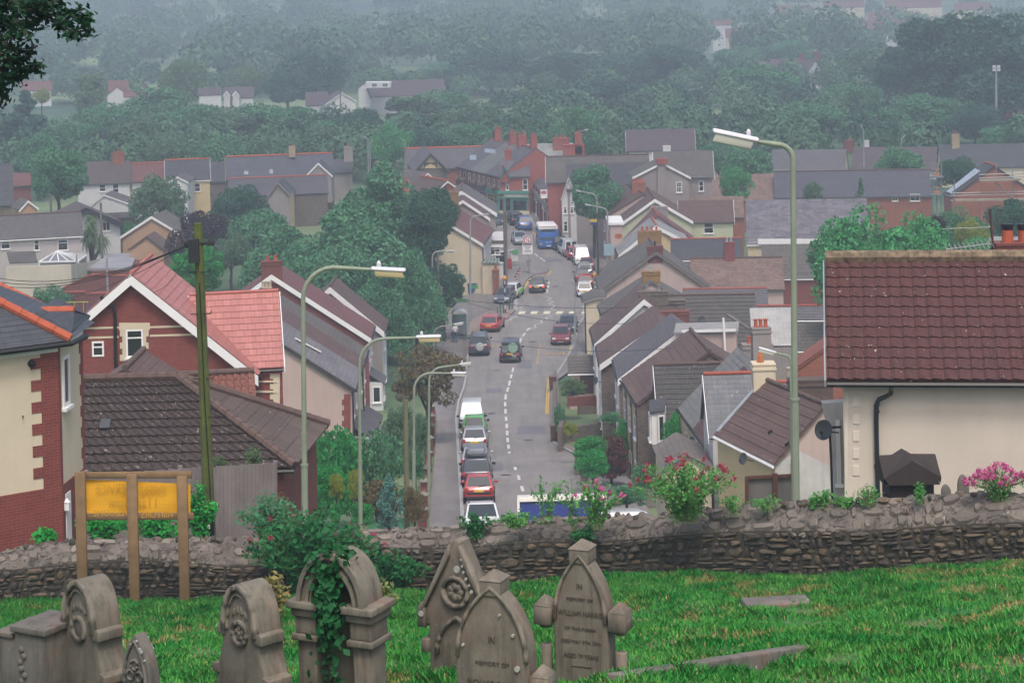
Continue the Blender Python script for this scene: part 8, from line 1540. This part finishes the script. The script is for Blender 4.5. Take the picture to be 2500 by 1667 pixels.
class GSt:
    def __init__(s, name, label, px, ytop, Y, yaw, group='gravestones'):
        c = P(px, ytop, Y); s.top = c; s.g = float(yz(c.x, Y)); s.h = c.z-s.g; s.root = thing(name, label, 'gravestone', Vector((c.x, Y, s.g)), group); th = R_(yaw); s.x = Vector((math.cos(th), math.sin(th), 0)); s.y = Vector((-math.sin(th), math.cos(th), 0)); s.o = Vector((c.x, Y, s.g))
    def p(s, x, z, d=0): return s.o+s.x*x+s.y*d+Zv*z
    def ext(s, half, d0, d1, mb=None, both=True):
        pts = half+([(-x, z) for x, z in reversed(half) if x > 1e-4] if both else []); mb = mb or MB(); mb.prism([s.p(x, z, d0) for x, z in pts], s.y*(d1-d0)); return mb
    def fin(s, mb, name, m, bv=.012, seg=2):
        o = mb.build(name, m, s.root); 
        if bv: bevel(o, bv, seg, 28)
        return o
    def rim(s, half, w, d0, d1, mb):                       # raised moulding following the outline
        for (x0, z0), (x1, z1) in zip(half[:-1], half[1:]):
            for sg in (1, -1):
                a, b = Vector((x0*sg, z0)), Vector((x1*sg, z1)); c = Vector((0, half[0][1])); ai, bi = a+(c-a).normalized()*w, b+(c-b).normalized()*w
                mb.prism([s.p(a.x, a.y, d0), s.p(b.x, b.y, d0), s.p(bi.x, bi.y, d0), s.p(ai.x, ai.y, d0)], s.y*(d1-d0))
    def disc(s, x, z, r, d0, d1, mb, n=20, inner=None):
        if inner is None: mb.prism([s.p(x+r*math.cos(a), z+r*math.sin(a), d0) for a in np.linspace(0, 2*math.pi, n+1)[:-1]], s.y*(d1-d0))
        else:
            for k in range(n):
                a, b = 2*math.pi*k/n, 2*math.pi*(k+1)/n; mb.prism([s.p(x+q*math.cos(c), z+q*math.sin(c), d0) for q, c in ((r, a), (r, b), (inner, b), (inner, a))], s.y*(d1-d0))
    def write(s, txt, size, z, d, x=0, sx=1): 
        return text(txt, size, CUT, s.root, frame(s.p(x, z, d), s.x, (0, 0, 1)), 'inscription', .002, sx=sx)
def ogee_stone(label, px, ytop, Y, yaw, hw=.27, m=GS, boss=0):
    s = GSt('gravestone', label, px, ytop, Y, yaw); h = s.h; zs = h-.46; half = [(.40, -.2), (.40, h-.86), (.36, h-.83), (.335, h-.74), (.285, h-.60), (.30, zs-.03), (hw+.02, zs-.02)]+garch(hw, zs, h)[0:]
    half[-1] = (0, h); mb = s.ext(half, -.02, .26); s.fin(mb, 'slab', m, .014); mb = MB(); arch = garch(hw, zs, h); s.rim(arch, .055, -.06, .0, mb); s.rim([(x*.76, zs+(z-zs)*.80) for x, z in arch], .02, -.045, 0, mb); s.fin(mb, 'arch_moulding', m, .006, 1)
    for sg in (-1, 1): 
        mb = MB(); mb.prism([s.p(sg*.24, zs-.06, -.04), s.p(sg*.34, zs-.06, -.04), s.p(sg*.34, zs+.03, -.04), s.p(sg*.30, zs+.05, -.04), s.p(sg*.24, zs+.03, -.04)], s.y*.28); mb.prism([s.p(sg*.34, h-.90, -.04), s.p(sg*.44, h-.90, -.04), s.p(sg*.44, h-.82, -.04), s.p(sg*.34, h-.80, -.04)], s.y*.28); s.fin(mb, 'kneeler', m, .01)
    mb = MB(); s.disc(0, zs+.0, .125, -.05, .0, mb, 22, .085); s.disc(0, zs, .09, -.024, -.01, mb, 20); 
    if boss:
        for k in range(5): a = k*1.257+.3; s.disc(.045*math.cos(a), zs+.045*math.sin(a), .026, -.04, -.02, mb, 8)
        s.disc(0, zs, .025, -.045, -.02, mb, 8)
    s.fin(mb, 'roundel', m, .004, 1); mb = MB()
    for k in range(4): mb.prism([s.p((k-1.5)*.07-.02, zs+.19-.03*abs(k-1.5), -.036), s.p((k-1.5)*.07+.025, zs+.20-.03*abs(k-1.5), -.036), s.p((k-1.5)*.05, zs+.27-.03*abs(k-1.5), -.036)], s.y*.03)
    s.fin(mb, 'carved_leaves', m, .003, 1); return s
ogee_stone('ogee shouldered gravestone with plain dark roundel, left', 196, 1413, 20, -46); ogee_stone('ogee shouldered gravestone with carved rosette roundel, left of the ivy arch', 588, 1424, 20, -46, boss=1)
s = GSt('gravestone', 'small pointed grey gravestone with white lichen spots and tracery', 328, 1547, 19.5, -38); h = s.h; half = [(.19, -.2), (.19, h-.42)]+pointed(.19, h-.42, h); s.fin(s.ext(half, 0, .13), 'slab', GSG, .02, 3); mb = MB(); s.rim([(x*.8, z-.05) for x, z in pointed(.19, h-.42, h)], .025, -.02, .01, mb)
for x, z in ((0, h-.28), (-.06, h-.38), (.06, h-.38)): s.disc(x, z, .055, -.02, .01, mb, 14, .035)
s.fin(mb, 'tracery', GSG, .004, 1); mb = MB()
for x, z, r in ((.03, h-.06, .012), (.07, h-.13, .018), (.09, h-.15, .016), (.13, h-.22, .01), (-.05, h-.1, .008)): s.disc(x, z, r, -.012, .14, mb, 9)
mb.build('lichen', LICH, s.root)
# chest tomb ends at the left edge
s = GSt('chest_tomb', 'grey stepped chest tomb block with flat top at the bottom left corner', 68, 1530, 20, -30); h = s.h; mb = MB(); mb.prism([s.p(-.17, -.3, 0), s.p(.20, -.3, 0), s.p(.20, h-.06, 0), s.p(-.17, h-.06, 0)], s.y*.5); mb.prism([s.p(-.20, h-.06, -.03), s.p(.23, h-.06, -.03), s.p(.23, h, -.03), s.p(-.20, h, -.03)], s.y*.56)
mb.prism([s.p(-.40, -.3, .02), s.p(-.18, -.3, .02), s.p(-.18, h-.14, .02), s.p(-.40, h-.14, .02)], s.y*.45); mb.prism([s.p(-.43, h-.14, 0), s.p(-.205, h-.14, 0), s.p(-.205, h-.09, 0), s.p(-.43, h-.09, 0)], s.y*.5); s.fin(mb, 'tomb', GSG, .01); mb = MB()
for k in range(9): s.disc(-.08+.03*math.sin(k*2), h-.22-.06*k, .03, -.02, .02, mb, 7)
s.fin(mb, 'carving', GSG, .004, 1)
# ivy clad arch
s = GSt('arch_monument', 'deep round arched stone monument overgrown with trailing ivy', 806, 1354, 20, -26); h = s.h; hw = .345; zs = h-.48; mb = MB()
for r0, r1, d0, d1 in ((1, .66, .0, .36), (1.05, .93, -.05, .06), (.80, .70, -.03, .05)):
    a_ = garch(hw*r0, zs, zs+.48*r0, 26); b2 = garch(hw*r1, zs, zs+.48*r1, 26)
    for k in range(25):
        for sg in (1, -1): q = [(a_[k][0]*sg, a_[k][1]), (a_[k+1][0]*sg, a_[k+1][1]), (b2[k+1][0]*sg, b2[k+1][1]), (b2[k][0]*sg, b2[k][1])]; mb.prism([s.p(x, z, d0) for x, z in q], s.y*(d1-d0))
mb.prism([s.p(-.24, -.2, .26), s.p(.24, -.2, .26), s.p(.24, zs, .26), s.p(.15, h-.2, .26), s.p(-.15, h-.2, .26), s.p(-.24, zs, .26)], s.y*.1); s.fin(mb, 'arch', GS, 0)
for sg in (-1, 1):
    mb = MB()
    for z0, z1, e in ((zs-.05, zs+.02, .17), (zs-.13, zs-.05, .14), (zs-.30, zs-.13, .115), (zs-.36, zs-.30, .14), (-.2, zs-.36, .10)): c = sg*.30; mb.prism([s.p(c-e, z0, .17-e*1.35), s.p(c+e, z0, .17-e*1.35), s.p(c+e, z1, .17-e*1.35), s.p(c-e, z1, .17-e*1.35)], s.y*e*2.7)
    s.fin(mb, 'column', GS, .012)
IVY = leafmat('ivy_leaf', '12401f', '23683a', .15, clump=5); ri = np.random.default_rng(3); pts = []; dd = []
for k in range(600):
    q = ri.random(); 
    if q < .75: a = ri.normal(-.02, .075); z = zs+.42-abs(ri.normal(0, .55)); d = ri.uniform(-.12, .06)
    else: tt = ri.uniform(1.0, 2.4); a = hw*.92*math.cos(tt)+ri.normal(0, .03); z = zs+.50*math.sin(tt)+ri.normal(0, .025); d = ri.uniform(-.07, .2)
    pts.append(s.p(a, z, d)); dd.append(-s.y*.8+Zv*.2)
V, Q = leafquads(np.array([tuple(p) for p in pts]), np.array([tuple(d) for d in dd]), .042, ri, .6, .8); iv = npmesh('ivy', V, Q, IVY, at=s.o); tag(iv, 'trailing dark green ivy hanging down inside the stone arch', 'ivy')
# gothic gable stone
s = GSt('gravestone', 'steep gothic gabled gravestone with round carved medallion, behind the pointed pair', 1112, 1322, 21.5, -30); h = s.h; half = [(.34, -.2), (.34, h-.88), (.41, h-.86), (.41, h-.74), (.36, h-.66), (.055, h-.03), (.055, h)]; s.fin(s.ext(half+[(0, h+.02)], 0, .2), 'slab', GS2, .012); mb = MB()
for sg in (-1, 1):
    mb.prism([s.p(sg*.42, h-.80, -.05), s.p(sg*.42, h-.72, -.05), s.p(sg*.06, h-.02, -.05), s.p(sg*.06, h-.14, -.05)], s.y*.1); mb.prism([s.p(sg*.36, h-.90, -.05), s.p(sg*.45, h-.90, -.05), s.p(sg*.45, h-.70, -.05), s.p(sg*.40, h-.64, -.05), s.p(sg*.36, h-.70, -.05)], s.y*.28); mb.prism([s.p(sg*.33, h-1.15, -.04), s.p(sg*.42, h-1.15, -.04), s.p(sg*.42, h-1.02, -.04), s.p(sg*.33, h-1.02, -.04)], s.y*.26)
s.disc(0, h-.50, .165, -.05, .01, mb, 22, .125); a_ = pointed(.26, h-1.15, h-.74); s.rim(a_, .04, -.04, .01, mb); s.fin(mb, 'gable_moulding', GS2, .007, 1); mb = MB()
for k in range(7): a = k*.9; s.disc(.06*math.cos(a), h-.50+.06*math.sin(a), .035, -.03, .0, mb, 8)
s.fin(mb, 'carved_medallion', GS2, .004, 1); mb = MB()
for k in range(10): s.disc(.07+k*.03+ri.uniform(-.02, .02), h-.16-.062*k, ri.uniform(.008, .018), -.056, -.04, mb, 8)
s.disc(.04, h-.26, .034, -.06, -.045, mb, 12); s.disc(-.40, h-.76, .03, -.06, -.045, mb, 9); mb.build('lichen', LICH, s.root)
def pointed_stone(label, px, ytop, Y, yaw, lines, hw=.30, m=GS2, cap=.095, colz=.52, left=True):
    s = GSt('gravestone', label, px, ytop, Y, yaw); h = s.h; zt = h-.10; zs = zt-.62; half = [(hw, -.2), (hw, zs)]+pointed(hw, zs, zt); s.fin(s.ext(half, 0, .19), 'slab', m, .02, 3); mb = MB(); s.rim([(x*.99, z) for x, z in pointed(hw, zs, zt)], .035, -.025, .01, mb); s.fin(mb, 'arch_moulding', m, .006, 1)
    mb = MB(); c = s.p(0, h-.19, .095); rz = math.atan2(s.x.y, s.x.x); mb.box(c, cap*2, cap*2.3, .13, rz); o = s.fin(mb, 'finial', m, .008); mb = MB(); mb.box(c+Zv*.13, cap*2.15, cap*2.45, .075, rz, tap=.08); mb.build('finial_cap', m, o)
    for sg in ((-1, 1) if left else (1,)):
        mb = MB(); c = s.p(sg*(hw+.10), 0, .06); zc = h-colz; mb.box(c+Zv*(zc-.22), .17, .2, .17, rz); mb.box(c+Zv*(zc-.05), .18, .21, .09, rz, tap=.1); mb.lathe(c+Zv*-.2, [(.055, 0), (.055, zc-.22)], 12); 
        for zz in (zc-.10, zc-.06, zc-.15): mb.lathe(c+Zv*zz, [(.07, 0), (.085, .02), (.06, .04)], 12)
        mb.lathe(c+Zv*(zc-.12), [(.058, -.14), (.075, -.08), (.10, .0)], 10); s.fin(mb, 'column', m, .006, 1)
    for txt, size, z, sx in lines: s.write(txt, size, h-z, -.006, sx=sx)
    return s
s = pointed_stone('pointed gravestone with square finial, nearest the bottom centre, worn lettering', 1196, 1400, 18, -22, [('IN', .085, .56, .8), ('MEMORY OF', .05, .76, 1.1), ('RICHARD DAVIES', .072, .93, .82)], hw=.335, colz=.78, left=False)
mb = MB()
for x, z, r in ((.2, -.5, .014), (.23, -.78, .024), (-.26, -.62, .012), (.08, -.34, .01)): s.disc(x, s.h+z, r, -.02, .0, mb, 9)
mb.build('lichen', LICH, s.root)
s = pointed_stone('tall pointed gravestone with columns and inscription, right of centre', 1412, 1325, 19.6, -24, [('IN', .075, .40, .8), ('MEMORY OF', .045, .52, 1.05), ('WILLIAM HARRIS', .068, .65, .85), ('OF THIS PARISH', .042, .79, 1.05), ('DIED MAY 5TH 1874', .044, .91, 1.0), ('AGED 70 YEARS', .052, 1.04, .95)], hw=.27, colz=.56)
mb = MB()
for z, w_ in ((1.14, .1), (1.34, .1)): mb.prism([s.p(-w_, s.h-z, -.006), s.p(w_, s.h-z, -.006), s.p(w_, s.h-z+.006, -.006), s.p(-w_, s.h-z+.006, -.006)], s.y*.01)
mb.build('rule', CUT, s.root)
# kerb stones and small flat slab in the grass, low stones on the wall
kb = thing('grave_kerb', 'long low grave kerb stone lying in the grass, lower right', 'grave kerb', GY(1780, 1630)); pa, pb_ = GY(1520, 1668), GY(2130, 1568); mb = MB(); d = (pb_-pa).normalized(); nn = Vector((-d.y, d.x, 0)).normalized()
mb.prism([pa-Zv*.3, pa+Zv*.075, pa+Zv*.075+nn*.15, pa-Zv*.3+nn*.15], pb_-pa); bevel(mb.build('kerb', GSG, kb), .02)
sl2 = thing('ledger_slab', 'small pale ledger stone lying in the grass below the wall', 'gravestone', GY(1900, 1475)); c = GY(1895, 1478); mb = MB(); mb.box(c-Zv*.1, .95, .4, .19, .1); bevel(mb.build('slab', GSG, sl2), .03)
# ---- dark slated stone shelter, low stones behind the wall
hs = thing('stone_chest', 'dark slated cross gabled stone chest standing behind the wall', 'monument', P(2227, 1225, 43)); Y = 43.6; c = P(2227, 1225, Y); sc_ = S(Y); w = 54/sc_; zt = P(2227, 1180, Y).z; zb_ = P(2227, 1260, Y).z; DK = mat('sooty_stone', '2a2523', .95, .3, 4, .4, 25); mb = MB(); mb.box(Vector((c.x, Y+w, zb_)), w*2, w*2, zt-zb_); mb.build('chest', brickmat('sooty_brick', '2e2826', '28221f', '1f1b19', bw=.3, bh=.09), hs)
mb = MB(); e = 70/sc_; ze = P(2227, 1180, Y).z; zf = P(2227, 1163, Y).z; za = P(2227, 1119, Y).z; cy = Y+w
for a in range(4):
    ca, sa = math.cos(a*math.pi/2), math.sin(a*math.pi/2); T = lambda x, y, z: Vector((c.x+x*ca-y*sa, cy+x*sa+y*ca, z))
    mb.poly([T(-e*.8, -e, ze), T(e*.8, -e, ze), T(e, -e, zf), T(0, -e, za-.02), T(-e, -e, zf)]); mb.poly([T(0, -e, za-.02), T(e, -e, zf), T(e*.0, 0, za)]); mb.poly([T(-e, -e, zf), T(0, -e, za-.02), T(0, 0, za)])
    mb.poly([T(-e*.8, -e, ze), T(-e, -e, zf), T(-e, -e*.8, ze)]) if False else None
mb.box((c.x, cy, ze-.01), e*1.9, e*1.9, .03); mb.build('cross_gable_roof', mat('sooty_slate', '352d2b', .9, .25, 3, .3, 30), hs)
for px, y0, wd, lb in ((2312, 1184, 24, 'small pale rounded grave marker on the wall beside the dark chest'), (2354, 1160, 28, 'taller dark rounded grave marker on the wall near the pink flowers')):
    o = thing('grave_marker', lb, 'gravestone', P(px, 1220, 42.6)); k = S(42.6); c = P(px, 1235, 42.6); hh = (1235-y0)/k; hw = wd/2/k; pr = [(hw, 0), (hw*.95, hh*.6)]+garch(hw*.95, hh*.6, hh, 8); pts = pr+[(-x, z) for x, z in reversed(pr) if x > 1e-4]; mb = MB(); mb.prism([c+Vector((x, 0, z)) for x, z in pts], (0, .12, 0)); bevel(mb.build('marker', GSG, o), .015)
# ---- yellow banner frame
sb = thing('banner_frame', 'timber post frame holding a yellow banner seen from behind', 'sign', GY(320, 1475)); TM = mat('new_timber', '7d6448', .85, .25, 2.5, .3, 14, streak=.3); Yb = 46.2
def bq(x, y, d=0): return P(x, y, Yb+d)
for x0, x1, y0, y1, x2 in ((184, 207, 1151, 1490, 203), (309, 334, 1157, 1472, 330), (431, 457, 1162, 1479, 452)): mb = MB(); a, b = bq((x0+x1)/2, y0), bq(x2, y1); mb.bar(a, Vector((b.x, b.y, b.z-.4)), .22, .12, (0, 1, 0)); bevel(mb.build('post', TM, sb), .012, 1)
for y0, y1, e in ((1160, 1172, 469), (1261, 1273, 473)):
    mb = MB(); a, b = bq(186, y0, .1), bq(e, y1, .1); b.z = a.z-(.05); mb.bar(a, b, .05, .15); bevel(mb.build('rail', TM, sb), .008, 1)
nb = 40; mb = MB(); YB = mat('yellow_banner', 'dca01c', .75, .06, .8)
g2 = [[bq(198+(465-198)*i/nb, 1169+(i/nb)*12+j*8.6, .13+.010*math.sin(i*.33+j*.25)+.006*math.sin(j*.9+i*.17)) for j in range(11)] for i in range(nb+1)]
for i in range(nb):
    for j in range(10): mb.poly([g2[i][j], g2[i+1][j], g2[i+1][j+1], g2[i][j+1]])
bn = mb.build('banner', YB, sb); INK = mat('banner_ink', 'c2921d', .6, .05); INKM = lambda o, y, sz, x: None
def back_text(s_, x, y, size, sx=1): 
    c = bq(x, y, .07); return text(s_, size, INK, sb, frame(c, (-1, 0, 0), (0, 0, 1)), 'lettering', .001, sx=sx)
back_text('2pm', 290, 1226, .26); back_text('11am', 355, 1226, .26); back_text('SERVICE', 275, 1192, .26, .8); back_text('OPEN', 375, 1197, .26, .8); back_text('WELCOME', 275, 1252, .2, .9); back_text('VISITORS', 385, 1256, .2, .9)
# ---- plants on and by the wall
VAL = leafmat('valerian_leaf', '3f8440', '68a656', .3, clump=4); SHR = leafmat('shrub_leaf', '15562c', '2a7a44', .25, clump=2); RED = leafmat('red_flower', '98284a', 'b43e58', .2, clump=6); PINK = leafmat('pink_flower', 'c04a8a', 'd06aa0', .2, clump=6); STEM = mat('plant_stem', '6a7a4a', .8, .2, 5); rp = np.random.default_rng(21)
def plant(name, label, px, ybase, wpx, hpx, Y, nst, leaf, lm, flowers=None, nf=0, lps=26, cat='plant', group=None):
    c = P(px, ybase, Y); k = S(Y); W, H = wpx/k/2, hpx/k; o = thing(name, label, cat, c, group); mb = MB(); LP, LD, FP, FD = [], [], [], []
    for i in range(nst):
        a = rp.uniform(0, 6.28); r = math.sqrt(rp.random()); tip = c+Vector((math.cos(a)*r*W, math.sin(a)*r*W*.5, H*(1-.45*r*r)*rp.uniform(.7, 1.0))); midp = c.lerp(tip, .5)+Vector((-math.cos(a)*r*W*.1, 0, H*.1)); b0 = c+Vector((math.cos(a)*r*W*.2, rp.uniform(-.1, .1), -.05)); mb.tube([b0, midp, tip], [.008, .006, .004], 4)
        for j in range(lps):
            t = rp.uniform(.12, .98); q = (b0.lerp(midp, t*2) if t < .5 else midp.lerp(tip, t*2-1)); LP.append(tuple(q+Vector(rp.normal(0, .045, 3)))); LD.append((rp.normal(0, .6), -.5, .9))
        if flowers and i < nf:
            for j in range(34): FP.append(tuple(tip+Vector(rp.normal(0, 1, 3))*.028+Zv*.02)); FD.append((rp.normal(), -.5, .5))
    mb.build('stems', STEM, o); V, Q = leafquads(np.array(LP), np.array(LD), leaf, rp, .7, .5); npmesh('leaves', V, Q, lm, o)
    if FP: V, Q = leafquads(np.array(FP), np.array(FD), .02, rp, .9, .8); npmesh('flowers', V, Q, flowers, o)
    return o
vg = 'valerian plants on the wall'
plant('valerian', 'big red flowering valerian clump on the wall top in front of the pale terrace', 1675, 1268, 290, 165, 43.8, 80, .045, VAL, RED, 34, 34, group=vg); plant('valerian', 'pink flowering valerian on the wall beside the lorry', 1455, 1285, 150, 125, 45.2, 34, .04, VAL, PINK, 16, 30, group=vg); plant('valerian', 'magenta valerian at the far right end of the wall', 2440, 1218, 170, 85, 41.6, 60, .03, VAL, PINK, 60, 14, group=vg)
plant('sapling', 'thin sapling with paired leaves rising in front of the lorry', 1330, 1275, 130, 135, 45.6, 9, .04, VAL, None, 0, 46); plant('sapling', 'small sapling left of the valerian clump beside the lorry', 1400, 1290, 90, 140, 45.4, 6, .04, VAL, None, 0, 40)
plant('ivy', 'dark ivy patch hanging over the wall edge below the pink valerian', 1430, 1335, 80, 60, 45.3, 22, .045, SHR, None, 0, 30); plant('wall_plant', 'leafy green weeds on the wall before the white estate car', 1160, 1310, 95, 65, 46.5, 18, .05, SHR, None, 0, 26); plant('wall_plant', 'low green creeper along the wall left of the lorry', 1265, 1280, 130, 28, 46, 24, .04, VAL, None, 0, 22)
for x, w_, h_, lb in ((1790, 110, 40, 'green weeds on the wall right of the big valerian'), (1870, 90, 30, 'green weeds on the wall at the foot of the tall lamp'), (1985, 60, 25, 'small weeds on the wall beside the dish pole'), (2015, 55, 45, 'drooping leafy weed on the wall left of the white house'), (2120, 90, 50, 'upright leafy weeds on the wall before the white house'), (2060, 50, 22, 'tiny weeds on the wall below the render quoins'), (2245, 30, 45, 'single green weed before the dark chest')): plant('wall_plant', lb, x, 1225+(2200-x)*.05, w_, h_, 42.9+(2000-x)*.004, 14, .035, VAL, None, 0, 18)
plant('creeper', 'dull red creeper streak running down over the wall coping', 2215, 1290, 120, 70, 42.2, 40, .03, leafmat('red_creeper', '5a2a2c', '6e3a36', .1), None, 0, 20)
plant('shrub', 'big leafy dark green shrub with red flower heads spilling over the wall', 765, 1450, 370, 225, 46.9, 150, .07, SHR, RED, 8, 44, cat='bush'); plant('shrub', 'pale airy green shrub above the left part of the wall', 660, 1330, 190, 140, 48.5, 60, .05, leafmat('pale_shrub', '3a7a55', '5a9a72', .3), None, 0, 34, cat='bush'); plant('shrub', 'lower dark green shrub at the foot of the wall, right of the big shrub', 950, 1452, 210, 120, 46.2, 70, .06, SHR, None, 0, 36, cat='bush')
for x, w_, h_, lb in ((250, 140, 110, 'bright green ferny plant under the banner, left'), (390, 230, 105, 'bright green ferny plant under the banner, middle'), (490, 90, 170, 'tall bright green shoots right of the banner'), (110, 60, 45, 'yellow green plant on the wall before the brick base')): plant('fern', lb, x, 1335, w_, h_, 49.8, 60, .06, leafmat('fern_leaf', '1f8a3a', '3fae4c', .3), None, 0, 26)
plant('tussock', 'tall dry grassy mound between the ivy arch and the gothic gravestone', 900, 1530, 170, 140, 33, 60, .05, leafmat('dry_mound', '4a6a34', '8a8050', .2, clump=3), None, 0, 30); plant('tussock', 'dry straw tuft left of the ivy clad arch', 665, 1520, 90, 130, 30, 50, .05, leafmat('straw_tuft', '6a6a3a', '9a8a56', .2, clump=3), None, 0, 26)
# ---- branch hanging into the top left corner
br = thing('overhanging_branch', 'dark leafy branch hanging into the top left corner of the view', 'branch', P(-60, 40, 17)); Y = 17.0; mb = MB(); LP, LD = [], []; rb_ = np.random.default_rng(31)
tw = [[(-60, -40), (20, -5), (70, 25), (110, 38), (150, 62), (180, 80), (222, 72)], [(70, 25), (110, 15), (140, 5), (160, -5)], [(110, 38), (150, 30), (190, 45), (225, 48)], [(150, 62), (175, 35), (200, 22)], [(-60, 60), (0, 60), (40, 52), (75, 55), (100, 52)], [(-40, 30), (20, 40), (60, 75), (78, 82)], [(-40, 90), (10, 105), (40, 130), (70, 125), (92, 112)], [(-40, 100), (5, 135), (20, 165), (60, 170), (95, 166)], [(-20, 150), (10, 180), (30, 198), (55, 195)], [(-30, 200), (5, 215), (10, 235), (0, 262)], [(-60, 0), (20, 20), (60, 10), (100, -10)], [(-40, 120), (10, 145), (50, 145), (75, 140)], [(-40, 10), (10, 5), (50, 0), (90, 8), (130, 12)], [(-60, 40), (-10, 85), (25, 92), (60, 98)]]
for q in tw:
    pts = [P(x, y, Y+.25*math.sin(x*.05+y*.03)) for x, y in q]; mb.tube(pts, [.014-.009*i/len(pts) for i in range(len(pts))], 5)
    for a, b in zip(pts[:-1], pts[1:]):
        for j in range(int((b-a).length/.0042*.72)): LP.append(tuple(a.lerp(b, rb_.random())+Vector(rb_.normal(0, 1, 3))*.035-Zv*.01)); LD.append((rb_.normal(0, .8), rb_.normal(0, .8), .9))
mb.build('twigs', BARK, br); V, Q = leafquads(np.array(LP), np.array(LD), .034, rb_, .5, .5); npmesh('leaves', V, Q, leafmat('branch_leaf', '0f2f1c', '18472a', .2, clump=6), br)
